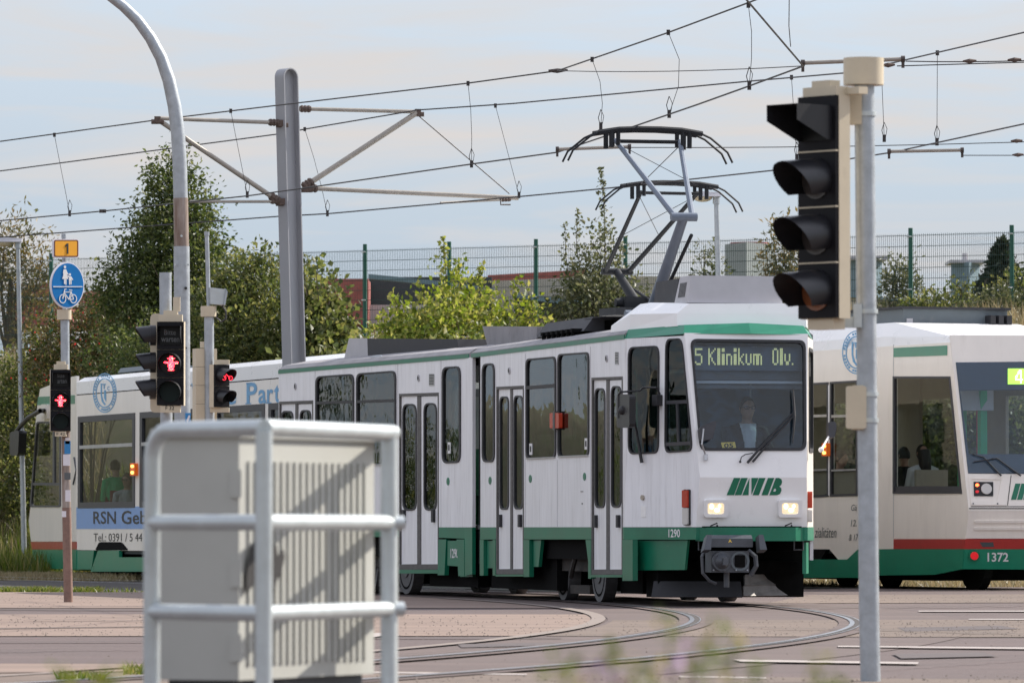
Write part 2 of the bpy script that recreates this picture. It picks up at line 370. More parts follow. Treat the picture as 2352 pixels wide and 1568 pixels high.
g = MB(); g.add([(-1500, -300, -0.06), (1500, -300, -0.06), (1500, 2500, -0.06), (-1500, 2500, -0.06)], [(0, 1, 2, 3)])
struct(g.obj('ground', 'earth_grass', loc=(0, 0, 0)))
road = MB(); road.sheet([[(-40, 14), (40, 14), (40, 88.5), (6, 88.5), (1.6, 81.5), (-40, 81.5)]], ident(0.0))
struct(road.obj('road', 'asphalt', loc=(0, 0, 0)))
# track course of the turning tram
RC, AX, AY = 76.0, 2.45, 58.0
def trk(d, off=0.0):
    if d <= 85.0:
        th = math.asin((d - AY) / RC); x = AX - RC * (1 - cos(th)); y = d
    else:
        th = math.asin((85.0 - AY) / RC); x = AX - RC * (1 - cos(th)) - (d - 85.0) * math.tan(th); y = d
    return Vector((x + off * cos(th), y + off * sin(th), 0))
def strip(mb, fn, o0, o1, z, d0, d1, n=60, z0=None):
    a = []
    for i in range(n + 1):
        d = d0 + (d1 - d0) * i / n; p = fn(d, o0); q = fn(d, o1)
        a += [Vector((p.x, p.y, z)), Vector((q.x, q.y, z))]
    return mb.add(a, [(2 * i, 2 * i + 1, 2 * i + 3, 2 * i + 2) for i in range(n)])
tb = MB(); strip(tb, trk, -1.55, 1.75, 0.004, 16, 81.5); struct(tb.obj('track_paving', 'asphalt_track', loc=(0, 0, 0)))
# beige concrete bands crossing the road, cut off at the track edge
def edge_x(v, z=0.0):                         # left edge of the track paving seen at row v
    d = gnd(1176, v).y; return trk(d, -1.62)
def band(name, v0, v1, mt, z, ul=-700):
    lp = [gnd(ul, v0), gnd(ul, v1)]; k = 14
    for i in range(k + 1): lp.append(edge_x(v1 + (v0 - v1) * i / k))
    b = MB(); b.sheet([[(p.x, p.y) for p in lp]], ident(z)); return struct(b.obj(name, mt, loc=(0, 0, 0)))
band('pavement', 1359.5, 1396.5, 'concrete_beige', 0.006)
band('pavement', 1411, 1462, 'concrete_beige', 0.006)
b = MB(); b.sheet([[(p.x, p.y) for p in (gnd(-700, 1523), gnd(420, 1528), gnd(640, 1540), gnd(1250, 1549), gnd(1900, 1560), gnd(2600, 1566), gnd(3200, 1800), gnd(-900, 1800))]], ident(0.010))
struct(b.obj('pavement', 'gravel_brown', loc=(0, 0, 0)))
b = MB(); b.sheet([[(p.x, p.y) for p in (gnd(-700, 1525), gnd(330, 1529), gnd(330, 1546), gnd(-700, 1556))]], ident(0.014)); struct(b.obj('pavement', 'concrete_beige', loc=(0, 0, 0)))
# gravelly band inside the rails and to the right
def inner(v0, v1, o0, o1, z, name, mt):
    d0, d1 = gnd(1176, v1).y, gnd(1176, v0).y; b = MB(); strip(b, trk, o0, o1, z, d0, d1, 20); struct(b.obj(name, mt, loc=(0, 0, 0)))
inner(1425, 1463, -1.5, 1.72, 0.008, 'gravel_band', 'gravel_brown')
b = MB(); b.sheet([[(p.x, p.y) for p in (gnd(1990, 1424), gnd(2700, 1424), gnd(2700, 1464), gnd(1900, 1464))]], ident(0.006)); struct(b.obj('gravel_band', 'gravel_brown', loc=(0, 0, 0)))
b = MB(); b.sheet([[(p.x, p.y) for p in (gnd(1860, 1366), gnd(2700, 1364), gnd(2700, 1383), gnd(1760, 1386))]], ident(0.006)); struct(b.obj('gravel_band', 'gravel_brown', loc=(0, 0, 0)))
# concrete strip bounding the track, joints, rails
b = MB(); strip(b, trk, -1.70, -1.57, 0.014, 30, 74); struct(b.obj('kerb_strip', 'kerb_concrete', loc=(0, 0, 0)))
tk = thing('tram_track', 'grooved tram rails curving across the asphalt towards the turning tram', 'tram track', (2.4, 56, 0)); tk['kind'] = 'structure'
for sg in (-1, 1):
    c = 0.7175 * sg
    b = MB(); strip(b, trk, c - 0.17, c + 0.15, 0.016, 16, 81); b.obj('rail_bedding', 'asphalt_track', tk)
    b = MB(); strip(b, trk, c - 0.072, c - 0.030, 0.022, 16, 84); b.obj('rail', 'rail_steel', tk)
    b = MB(); strip(b, trk, c - 0.030, c + 0.018, 0.020, 16, 84); b.obj('rail_groove', 'groove_black', tk)
    b = MB(); strip(b, trk, c + 0.018, c + 0.030, 0.022, 16, 84); b.obj('rail_lip', 'rail_steel', tk)
# open ballasted tracks behind the road
KTa = radians(23.0)
FA = Fr(-7.76, 112.36, radians(18.5), -1)              # tram going away; q grows towards the viewer
FB = Fr(7.726, 83.34, KTa, 1)                # tram coming
b = MB(); b.sheet([[(-40, 81.5), (1.6, 81.5), (6, 88.5), (40, 88.5), (40, 99), (14, 96), (-3, 99), (-9, 104), (-40, 106)]], ident(-0.03))
struct(b.obj('track_bed', 'ballast', loc=(0, 0, 0)))
def railline(fr, name, label, q0, q1, z1=0.0):
    t = thing(name, label, 'tram track', fr.w(0, 0, -0.03)); t['kind'] = 'structure'
    for sg in (-1, 1):
        b = MB(); c = 0.7175 * sg
        b.hexa([fr.w(q0, c - .03, -.03), fr.w(q1, c - .03, -.03), fr.w(q1, c + .03, -.03), fr.w(q0, c + .03, -.03), fr.w(q0, c - .03, z1), fr.w(q1, c - .03, z1), fr.w(q1, c + .03, z1), fr.w(q0, c + .03, z1)])
        b.obj('rail', 'rail_steel', t)
railline(FA, 'tram_track', 'straight rails under the white tram with the blue roof lettering', 0, 40)
railline(FB, 'tram_track', 'straight rails under the tram showing the figure 4', -8, 36)
t = thing('tram_track', 'ballasted rails left behind the turning tram beside the dry grass', 'tram track', (-4, 90, -0.03)); t['kind'] = 'structure'
for sg in (-1, 1):
    b = MB(); strip(b, trk, .7175 * sg - .035, .7175 * sg + .035, 0.035, 81.6, 125, 30); b.obj('rail', 'rail_steel', t)
# white road markings
def mark(pts, label):
    b = MB(); b.sheet([pts], on_g(0.013)); return tag(b.obj('road_marking', 'marking'), label, 'road marking', kind='structure')
mark([(1685, 1513), (2110, 1519.5), (2108, 1523.5), (1700, 1518)], 'long white line on the asphalt just left of the signal post')
mark([(1925, 1481.5), (2500, 1487), (2500, 1490.5), (1925, 1484.5)], 'white line crossing behind the signal post')
mark([(2110, 1401.2), (2600, 1401.2), (2600, 1403.6), (2110, 1403.2)], 'thin white line far off towards the tram')
mark([(2225, 1420), (2600, 1420), (2600, 1422.6), (2225, 1422)], 'second thin far line at the picture edge')
mark([(818, 1454), (885, 1452), (880, 1459), (824, 1467)], 'short white paint patch beside the steel railing')
mark([(700, 1539), (1210, 1546), (1210, 1548.8), (700, 1542.5)], 'white edge line along the brown verge')
mark([(1560, 1551), (1760, 1554), (1760, 1557), (1560, 1554)], 'worn white dash near the blurred flowers')
b = MB()
for (u0, v0, u1, v1) in ((-100, 1397.5, 500, 1400.5), (850, 1463, 1290, 1463.6), (-100, 1443, 560, 1434), (-100, 1473, 330, 1472)):
    b.sheet([[(u0, v0), (u1, v1), (u1, v1 + .9), (u0, v0 + 1.0)]], on_g(0.012))
struct(b.obj('pavement_joint', 'groove_black', loc=(0, 0, 0)))
mat('asphalt_patch', (0.085, 0.067, 0.066), 0.85, var=0.2, scale=1.5, bump=0.2, bscale=25, world=True)
for k, pts in enumerate((((1050, 1478), (1300, 1474), (1330, 1480), (1060, 1486)), ((2060, 1440), (2300, 1436), (2340, 1443), (2080, 1449)), ((2050, 1500), (2260, 1497), (2290, 1506), (2070, 1511)))):
    b = MB(); b.sheet([list(pts)], on_g(0.0095)); struct(b.obj('asphalt_patch', 'asphalt_patch', loc=(0, 0, 0)))
rc_ = random.Random(5)
for (u0, v0, u1, v1) in ((930, 1500, 1230, 1478), (1720, 1440, 2330, 1452), (-60, 1491, 325, 1487), (2030, 1532, 2400, 1508), (1700, 1396, 2352, 1388), (60, 1421, 320, 1424)):
    b = MB(); n = 16; pt = [(u0 + (u1 - u0) * i / n, v0 + (v1 - v0) * i / n + rc_.uniform(-1.6, 1.6)) for i in range(n + 1)]
    for p, q in zip(pt, pt[1:]): b.sheet([[p, q, (q[0], q[1] + .45), (p[0], p[1] + .45)]], on_g(0.0205))
    struct(b.obj('asphalt_crack', 'groove_black', loc=(0, 0, 0)))
# embankment
PF = Vector((-2.994, 124.0, 0)); DF = Vector((0.6935, -0.7204, 0)); NF = Vector((0.7204, 0.6935, 0))
def sstep(x): x = max(0.0, min(1.0, x)); return x * x * (3 - 2 * x)
def hbank(x, y):
    e = (Vector((x, y, 0)) - PF).dot(NF)
    return 4.45 * sstep((e + 10.5) / 8.5) + 0.12 * sin(x * 1.3) * cos(y * 0.9) * sstep((e + 10) / 4) - 0.03
vs = []; fs = []; nx, ny = 90, 60
for j in range(ny + 1):
    e = -11 + (j / ny) ** 1.6 * 90
    for i in range(nx + 1):
        l = -110 + 190 * i / nx; p = PF + DF * l + NF * e; vs.append((p.x, p.y, hbank(p.x, p.y)))
for j in range(ny):
    for i in range(nx): a = j * (nx + 1) + i; fs.append((a, a + 1, a + nx + 2, a + nx + 1))
bk = MB(); bk.add(vs, fs); struct(bk.obj('embankment', 'bank_soil', loc=(0, 120, 0), smooth=True))
# ------------------------------------------------------------------ the turning articulated tram (white, green skirt, number 1290)
def proj(p):
    x, y, z = p; z -= HC; f = y * cos(TH) + z * sin(TH); up = -y * sin(TH) + z * cos(TH)
    return (CU + F * x / f, CV - F * up / f)
KA, KB = radians(13.3), radians(19.0)
FK = Fr(2.648, 65.71, KA); pv = FK.w(9.1, 0, 0)
FR = Fr(pv.x, pv.y, KB)
SF = FK.side(-1.1); SR = FR.side(-1.1)
UP = Vector((0, 0, 1))
TF = pl3(FK.w(1.48, -1.1, 0), FK.w(0, -.645, 0), FK.w(0, -.645, 1), FK.r)
TRt = pl3(FK.w(1.48, 1.05, 0), FK.w(0, .55, 0), FK.w(0, .55, 1), -FK.r)
UF = pl3(FK.w(0, -.6, 1.4), FK.w(0, .6, 1.4), FK.w(.19, 0, 2.4), FK.b)
LF = pl3(FK.w(0, -.6, 1.4), FK.w(0, .6, 1.4), FK.w(.08, 0, .865), FK.b)
kt = thing('articulated_tram', 'white old articulated tram with green skirt turning the corner, destination 5 Klinikum Olv.', 'tram', FK.w(5, 0, 0))
def pz(fr, t, q, z): return proj(fr.w(q, t, z))
def window(pl, loop, parent, gm='glass_side', gx=2.2, gy=3.0, out=.014, fm='rubber'):
    mb = MB(); mb.plate([grow(loop, gx, gy), grow(loop, -.6, -.8)], pl.on, pl.n, -out, .03); f = mb.obj('window', fm, parent)
    mb = MB(); mb.plate([loop], pl.on, pl.n, .006, .012); mb.obj('pane', gm, f); return f
def bar(pl, loop, parent, mt, k0=-.016, k1=.02, name='window_bar'):
    mb = MB(); mb.plate([loop], pl.on, pl.n, k0, k1); return mb.obj(name, mt, parent)
def plate(pl, loops, name, mt, parent, k0=0.0, k1=.03):
    mb = MB(); mb.plate(loops, pl.on, pl.n, k0, k1); return mb.obj(name, mt, parent)
def ring(pl, loop, gx, gy, name, mt, parent, k0, k1): return plate(pl, [grow(loop, gx, gy), loop], name, mt, parent, k0, k1)
def bump(mt_loop, base, notches):             # outer loop: top edge list then bottom edge with door notches
    return mt_loop
# --- front section side wall
zT, zB = 2.93, .865
qa = FK.loc(SF.on(1103.5, 1000))[0]
tl = pz(FK, -1.1, qa, zT); tr_ = pz(FK, -1.1, 1.48, zT); br = pz(FK, -1.1, 1.48, zB); bl = pz(FK, -1.1, qa, zB)
def lerp_v(a, b, u): return a[1] + (b[1] - a[1]) * (u - a[0]) / (b[0] - a[0])
d1 = (1359.0, 1430.5, 864.0, 1319.0); d2 = (1140.3, 1203.5, 885.0, 1318.0)
wn = [rpoly([(1110.5, 839), (1135, 836), (1135, 1058), (1110.5, 1058)], 7, 22), rpoly([(1211, 827), (1276, 821), (1276, 1048), (1211, 1051)], 6, 20),
      rpoly([(1284, 816), (1352, 811), (1352, 1044), (1284, 1047)], 6, 20)]
outer = [tl, tr_, br, (d1[1], lerp_v(bl, br, d1[1])), (d1[1], d1[2]), (d1[0], d1[2] + 3), (d1[0], lerp_v(bl, br, d1[0])),
         (d2[1], lerp_v(bl, br, d2[1])), (d2[1], d2[2]), (d2[0], d2[2] + 3), (d2[0], lerp_v(bl, br, d2[0])), bl]
plate(SF, [outer] + wn, 'side_panel', 'tram_white', kt, 0, .04)
for i, w_ in enumerate(wn):
    f = window(SF, w_, kt)
    if i == 1: bar(SF, [(1211, 886.5), (1276, 881), (1276, 889), (1211, 894)], f, 'rubber')
    if i == 2: bar(SF, [(1284, 1047), (1352, 1044), (1352, 1047), (1284, 1050)], f, 'alu_strip', -.018, .01, 'sill')
    if i == 1: bar(SF, [(1211, 1051.5), (1276, 1048.5), (1276, 1051.5), (1211, 1054.5)], f, 'alu_strip', -.018, .01, 'sill')
def folding_door(pl, box, leaves, mid, parent, fr, bot):   # two leaves with tall rounded windows
    u0, u1, v0, v1 = box
    fr_ = plate(pl, [[(u0, v0 + 3), (u1, v0), (u1, v1), (u0, v1)], [(u0 + 2.2, v0 + 9), (u1 - 2.2, v0 + 6), (u1 - 2.2, v1 - 12), (u0 + 2.2, v1 - 12)]], 'door_frame', 'door_seam', parent, -.004, .045)
    plate(pl, [[(u0, v1 + .5), (u1, v1 + .5), (u1, v1 + bot), (u0, v1 + bot)]], 'door_sill', 'tram_green', parent, -.01, .06)
    m0, m1 = mid
    for k, (a, b, wl) in enumerate(((u0 + 2.6, m0, leaves[0]), (m1, u1 - 2.6, leaves[1]))):
        lf = plate(pl, [[(a, v0 + 9), (b, v0 + 8), (b, v1 - 12), (a, v1 - 12)], wl], 'door', 'tram_white', parent, .016, .045)
        ring(pl, grow(wl, -1.4, -2), 2.3, 4, 'window_seal', 'rubber', lf, .006, .05)
        plate(pl, [wl], 'pane', 'glass_side', lf, .022, .027)
        plate(pl, [[(a, v1 - 12), (b, v1 - 12.5), (b + .5, v1 - 1), (a + .5, v1 - 1)]], 'rubber_apron', 'alu_strip', lf, .004, .05)
        hx = a + (b - a) * (.22 if k == 0 else .75)
        plate(pl, [rr(hx - 2.2, v1 - 137, hx + 2.0, v1 - 108, 1, 3)], 'handle', 'rubber', lf, -.02, .02)
    plate(pl, [[(m0, v0 + 8), (m1, v0 + 8), (m1, v1 - 8), (m0, v1 - 8)]], 'door_seal', 'door_seam', parent, .006, .045)
folding_door(SF, d1, (rr(1364.5, 893, 1387, 1164, 7, 22), rr(1401.8, 888, 1424, 1163, 7, 22)), (1391, 1397.5), kt, FK, 6)
folding_door(SF, d2, (rr(1146, 912, 1166, 1168, 6, 20), rr(1178.5, 910, 1198.5, 1167, 6, 20)), (1170.5, 1175.5), kt, FK, 5)
# green band and skirts, front section
vb = lambda u: lerp_v(bl, br, u)
for a, b in ((1203.9, 1358.6), (1431, 1435.2), (bl[0], 1139.8)):
    plate(SF, [[(a, vb(a) + .2), (b, vb(b) + .2), (b, vb(b) + 28), (a, vb(a) + 28)]], 'skirt_band', 'tram_green', kt, -.004, .04)
for pts in ([(1203.9, 1239), (1217, 1239), (1217, 1324), (1203.9, 1324)], [(1347, 1239), (1358.6, 1239), (1358.6, 1328), (1352.5, 1328), (1352.5, 1290)],
            [(bl[0], 1239), (1112, 1239), (1112, 1321), (bl[0], 1321)], [(1133, 1239), (1139.6, 1239), (1139.6, 1321), (1133, 1321)], [(1431.2, 1239), (1454.5, 1239), (1454.5, 1333), (1431.2, 1333)]):
    plate(SF, [pts], 'skirt', 'tram_green', kt, -.008, .05)
for pts in ([(1219.5, 1240), (1237, 1240), (1231, 1301), (1219.5, 1301)], [(1339, 1240), (1347, 1240), (1347, 1300)], [(1113, 1241), (1133, 1241), (1133, 1304), (1113, 1304)]):
    plate(SF, [pts], 'skirt_flap', 'tram_green', kt, .03, .07)
# --- cab side (tapered), two windows
c0 = pz(FK, -1.1, 1.48, zT); c0b = pz(FK, -1.1, 1.48, zB)
tpt = lambda z: proj(FK.w(max(0, (z - 1.4) * .19) if z >= 1.4 else (1.4 - z) * .15, -.645 - (max(0, (z - 1.4) * .19) if z >= 1.4 else (1.4 - z) * .15) * (.455 / 1.48), z))
w5 = rpoly([(1446, 800), (1513, 796), (1512, 1038), (1446, 1040)], 10, 26); w6 = rpoly([(1532, 781), (1567, 779), (1590, 1033), (1530, 1037)], 9, 26)
plate(TF, [[c0, tpt(zT), tpt(1.68), tpt(1.4), tpt(zB), c0b], w5, w6], 'cab_side', 'tram_white', kt, 0, .04)
window(TF, w5, kt); f = window(TF, w6, kt)
for lp in ([(1532, 920), (1580, 918), (1581, 926), (1532, 928)], [(1531, 1016), (1589, 1013), (1589.5, 1021), (1531, 1024)], [(1554, 926), (1558, 926), (1561, 1014), (1557, 1014)]): bar(TF, lp, f, 'dark_frame', -.012, .02)
plate(TF, [[(c0b[0] - .3, 1210.5), (1600, 1210.8), (1600, 1238.5), (c0b[0] - .3, 1238.5)]], 'skirt_band', 'tram_green', kt, -.006, .05)
sk = plate(TF, [[(1456, 1241), (1574, 1240), (1567, 1308), (1456, 1309)]], 'skirt', 'tram_green', kt, .03, .06)
mb = MB(); text(mb, '1290', (1537, 1214.5, 1563.5, 1233.5), TF.on, TF.n, -.009, .02); mb.obj('number_print', 'print_white', kt)
def lamp2(pl, parent, u0, u1, vs):
    plate(pl, [rr(u0 - 1, vs[0] - 1.5, u1 + 1, vs[2] + 1.5, 1.5, 3)], 'lamp_base', 'rubber', parent, -.02, .0)
    plate(pl, [rr(u0, vs[0], u1, vs[1], 1.5, 3)], 'indicator_lamp', 'lamp_red', parent, -.045, -.018)
    plate(pl, [rr(u0, vs[1] + 1, u1, vs[2], 1.5, 3)], 'marker_lamp', 'lamp_white', parent, -.04, -.018)
lamp2(TF, kt, 1574, 1585.5, (1125, 1165, 1204))
plate(TF, [rr(1473, 1162, 1484, 1187, 1, 1)], 'hatch', 'tram_white_clean', kt, -.006, .0)
mb = MB(); mb.plate([ell(1477.5, 1142, 3.4, 6, 12)], TF.on, TF.n, -.02, 0); mb.obj('socket', 'interior_beige', kt)
# right taper and right side
mb = MB(); on = lambda q, z: FK.w(q, 1.05 - (1.48 - q) * (.5 / 1.48), z)
mb.plate([[(1.48, .865), (1.48, 2.93), (.29, 2.93), (0, 1.4), (.08, .865)], rr(.45, 1.7, 1.3, 2.8, .1)], on, TRt.n, 0, .04); mb.obj('cab_side', 'tram_cream', kt)
mb = MB(); mb.plate([grow(rr(.45, 1.7, 1.3, 2.8, .1), .02, .02), rr(.47, 1.72, 1.28, 2.78, .1)], on, TRt.n, -.012, .03); f = mb.obj('window', 'rubber', kt)
mb = MB(); mb.plate([rr(.45, 1.7, 1.3, 2.8, .1)], on, TRt.n, .006, .012); mb.obj('pane', 'glass_side', f)
mb = MB(); mb.plate([rr(.08, .72, 1.48, .864)], on, TRt.n, -.005, .04); mb.obj('skirt_band', 'tram_green_bright', kt)
mb = MB(); mb.plate([rr(.25, .36, .8, .70)], on, TRt.n, .02, .06); mb.obj('skirt', 'tram_green_bright', kt)
for z0, z1, mt in ((1.07, 1.25, 'lamp_red'), (.92, 1.05, 'lamp_white')):
    mb = MB(); mb.plate([rr(.12, z0, .24, z1, .02)], on, TRt.n, -.05, -.002); mb.obj('indicator_lamp', mt, kt)
wl = [rr(1.75 + i * 1.25, 1.72, 2.85 + i * 1.25, 2.78, .1) for i in range(5)]
onr = lambda q, z: FK.w(q, 1.05, z)
mb = MB(); mb.plate([rr(1.48, .5, qa, 2.93)] + wl, onr, -FK.r, 0, .04); mb.obj('far_side_panel', 'tram_white', kt)
for w_ in wl:
    mb = MB(); mb.plate([w_], onr, -FK.r, .01, .015); mb.obj('pane', 'glass_clear', kt)
# --- face
fe = lambda z, sg: FK.w(*((lambda s: (s, (-.645 - s * .3074) if sg < 0 else (.55 + s * .338), z))((z - 1.4) * .19 if z >= 1.4 else (1.4 - z) * .15)))
ws = rpoly([(1589, 783), (1846, 786), (1847.5, 1030), (1611, 1030)], 15, 17)
plate(UF, [[proj(fe(2.96, -1)), proj(fe(2.96, 1)), proj(fe(1.4, 1)), proj(fe(1.4, -1))], ws], 'front_panel', 'tram_white_clean', kt, 0, .04)
mb = MB(); mb.plate([grow(ws, 4.2, 4.8), grow(ws, -1.5, -1.5)], UF.on, UF.n, -.014, .04); wf = mb.obj('windscreen', 'rubber', kt)
plate(UF, [ws], 'pane', 'glass_front', wf, .006, .014)
plate(LF, [[proj(fe(1.4, -1)), proj(fe(1.4, 1)), proj(fe(.865, 1)), proj(fe(.865, -1))]], 'front_apron', 'tram_white_clean', kt, 0, .04)
# bumper band with chamfered ends
mb = MB(); pts = [(.10, -.66), (-.015, -.50), (-.02, 0), (-.015, .42), (.10, .56)]
vsb = [FK.w(q, t, z) for z in (.715, .862) for q, t in pts] + [FK.w(q + .16, t * .95, z) for z in (.715, .862) for q, t in pts]
n = len(pts); fs = []
for i in range(n - 1):
    fs += [(i, i + 1, n + i + 1, n + i), (2 * n + i, 3 * n + i, 3 * n + i + 1, 2 * n + i + 1), (i, 2 * n + i, 2 * n + i + 1, i + 1), (n + i, n + i + 1, 3 * n + i + 1, 3 * n + i)]
fs += [(0, n, 3 * n, 2 * n), (n - 1, 3 * n - 1, 4 * n - 1, 2 * n - 1)]
mb.add(vsb, fs); mb.obj('bumper', 'tram_green', kt)
mb = MB(); mb.fbox(FK, .03, .2, -.6, .5, .862, .874); mb.obj('bumper_gap', 'under_black', kt)
# headlights
for cu in (1642.5, 1813.0):
    p = LF
    plate(p, [rr(cu - 27, 1146, cu + 27, 1186, 6, 6), rr(cu - 20, 1153, cu + 18, 1178.5, 6, 6)], 'headlight_bezel', 'tram_white_clean', kt, -.05, .0)
    h = plate(p, [rpoly([(cu - 20, 1153), (cu + 18, 1153), (cu + 18, 1179), (cu - 20, 1179)], 6, 6)], 'headlight', 'lamp_glass', kt, -.02, -.012)
    for dx, dy, rx_, ry_ in ((-9, 1162, 4.5, 6), (3, 1170, 6, 4.5), (9, 1161, 3, 4)): plate(p, [ell(cu + dx, dy, rx_, ry_, 12)], 'bulb_glint', 'lamp_glint', h, -.026, -.021)  # bright spots painted on the lens as glints
# logo of slanted bars, V and B
mb = MB(); lgp = lambda x, y: ((1700 + x / 3.583) * .91875, (1080 + y / 3.583) * .91875)
for lp in ([(417, 562), (483, 562), (540, 408), (482, 408)], [(490, 562), (548, 562), (605, 408), (548, 408)], [(557, 562), (613, 562), (621, 412)], [(640, 408), (702, 408), (640, 557)], [(650, 562), (705, 562), (765, 408), (708, 408)], [(730, 562), (785, 562), (843, 408), (788, 408)]):
    mb = MB(); mb.plate([[lgp(*p) for p in lp]], LF.on, LF.n, -.006, -.002); mb.obj('logo_print', 'tram_green', kt)
mb = MB(); mb.plate([[lgp(*p) for p in ((800, 562), (868, 562), (895, 550), (908, 520), (905, 498), (888, 484), (905, 470), (914, 445), (908, 420), (885, 408), (858, 408))], [lgp(*p) for p in ((833, 528), (852, 530), (861, 520), (858, 503), (844, 503))]], LF.on, LF.n, -.006, -.002); mb.obj('logo_print', 'tram_green', kt)
for cu in (1641, 1812):                        # re-railing point symbols
    mb = MB(); mb.plate([[(cu - 10, 1206), (cu + 6, 1199), (cu + 7, 1201), (cu - 9, 1208)]], LF.on, LF.n, -.005, -.001)
    mb.plate([[(cu + 3.5, 1208), (cu + 6, 1203), (cu + 8.5, 1208)]], LF.on, LF.n, -.005, -.001); mb.obj('symbol_print', 'print_black', kt)
# destination display (dot matrix) behind the windscreen
FONT = {'5': '1111110000100000111100000100000110000110001001110', 'K': None}
G = {'5': ['11111', '10000', '10000', '11110', '00001', '00001', '00001', '10001', '01110'], 'K': ['10001', '10010', '10100', '11000', '11000', '10100', '10100', '10010', '10001'],
     'l': ['11', '11', '11', '11', '11', '11', '11', '11', '11'], 'i': ['11', '11', '00', '11', '11', '11', '11', '11', '11'],
     'n': ['0000', '0000', '0000', '1110', '1001', '1001', '1001', '1001', '1001'], 'k': ['1000', '1000', '1000', '1001', '1010', '1100', '1100', '1010', '1001'],
     'u': ['0000', '0000', '0000', '1001', '1001', '1001', '1001', '1001', '0110'], 'm': ['000000', '000000', '000000', '111110', '101101', '101101', '101101', '101101', '101101'],
     'O': ['0110', '1001', '1001', '1001', '1001', '1001', '1001', '1001', '0110'], 'v': ['0000', '0000', '0000', '1001', '1001', '1001', '1001', '0110', '0110'], '.': ['0', '0', '0', '0', '0', '0', '0', '0', '1'], ' ': ['00'] * 9}
dp = UF.sh(.10); mb = MB(); mb.plate([[(1590, 794), (1845, 796), (1845, 851), (1594, 849)]], dp.on, dp.n, .012, .03); db = mb.obj('destination_display', 'led_panel', kt)
def dots(txt, x0, x1, y0, y1, pl, G, k=0.0):
    cols = sum(len(G[c][0]) + 1 for c in txt) - 1; dx = (x1 - x0) / cols; rows = len(G[txt[0]]); dy = (y1 - y0) / rows; mb = MB(); x = x0
    for c in txt:
        for r_, row in enumerate(G[c]):
            for j, b_ in enumerate(row):
                if b_ == '1':
                    for sy in (.04, .53): 
                        for sx in (.04, .53):
                            a = x + (j + sx) * dx; b2 = y0 + (r_ + sy) * dy; mb.sheet([[(a, b2), (a + dx * .42, b2), (a + dx * .42, b2 + dy * .42), (a, b2 + dy * .42)]], lambda u, v: pl.on(u, v) - pl.n * k)
        x += (len(G[c][0]) + 1) * dx
    return mb
dots('5 Klinikum  Olv.', 1596, 1822, 799.5, 838, dp, G, .002).obj('display_text', 'led_text', db)
for k, (v0, v1, mt) in enumerate(((852, 872, 'interior_dark'), (874, 880, 'interior_grey'), (884, 892, 'interior_dark'))):
    mb = MB(); mb.plate([[(1596 + k * 2, v0), (1845, v0 + 1), (1845, v1 + 1), (1596 + k * 2, v1)]], UF.sh(.16).on, UF.n, 0, .04); mb.obj('sunblind', mt, kt)
# route plate, wiper, mirrors
ip = UF.sh(.05); st = plate(ip, [[(1656, 1015.5), (1688, 1014.5), (1691, 1028.5), (1659, 1028.5)]], 'route_card', 'sticker_yellow', kt, 0, .003)
mb = MB(); text(mb, '05', (1663, 1017.5, 1684, 1028), ip.on, ip.n, -.003, .02); mb.obj('card_print', 'print_black', st)
op = UF.sh(-.045)
mb = MB(); mb.tube([op.on(1717, 1062), op.on(1760, 1012), op.on(1822, 948)], [.016, .013, .009], 6); wp = mb.obj('wiper', 'rubber', kt)
mb = MB(); mb.tube([op.on(1729, 1060), op.on(1770, 1012), op.on(1828, 950)], [.014, .011, .009], 6); mb.obj('wiper_arm', 'rubber', wp)
mb = MB(); mb.tube([op.on(1822, 893), op.on(1825, 955), op.on(1821, 1018)], [.006, .017, .006], 6); mb.obj('wiper_blade', 'rubber', wp)
mb = MB(); mb.tube([op.on(1700, 1060), op.on(1703, 1049), op.on(1712, 1043), op.on(1729, 1040)], .006, 6); mb.ball(op.on(1700, 1060), .014, n=8, m=6); mb.obj('washer_hose', 'rubber', kt)
# left face mirror
mp_ = UF.sh(-.12)
mb = MB(); mb.plate([rpoly([(1607, 980), (1640, 966), (1647, 967), (1637, 1008), (1611, 1011)], 6, 6)], mp_.on, mp_.n, 0, .10); mr = mb.obj('mirror', 'dark_frame', kt)
mb = MB(); mb.tube([mp_.on(1616, 984), mp_.on(1612, 1020), UF.sh(-.03).on(1621, 1046), UF.sh(-.03).on(1621, 1057)], .010, 6); mb.cyl(UF.sh(-.03).on(1621, 1043), UF.sh(-.03).on(1621, 1057), .022, 8); mb.obj('mirror_arm', 'alu_strip', mr)
# mirror beside door
mq = SF.sh(-.16)
mb = MB(); mb.plate([rr(1416, 905, 1445.5, 982, 5, 9)], mq.on, mq.n, 0, .07); mr = mb.obj('mirror', 'visor_black', kt)
mb = MB(); mb.tube([mq.on(1421, 960), mq.on(1421, 906), mq.on(1425, 900), TF.sh(-.12).on(1470, 897), TF.sh(-.12).on(1478, 889), TF.sh(-.1).on(1508, 890), TF.sh(-.05).on(1516, 905)], .012, 6)
mb.plate([rr(1510, 906, 1522, 932, 2, 3)], TF.on, TF.n, -.07, 0); mb.ball(mq.on(1430, 942), .05, n=10, m=6); mb.obj('mirror_arm', 'rubber', mr)
mb = MB(); mb.tube([TF.sh(-.1).on(1451, 930), TF.sh(-.06).on(1461, 985), TF.sh(-.03).on(1474, 1062)], [.008, .014, .02], 6); mb.obj('side_wiper', 'rubber', kt)
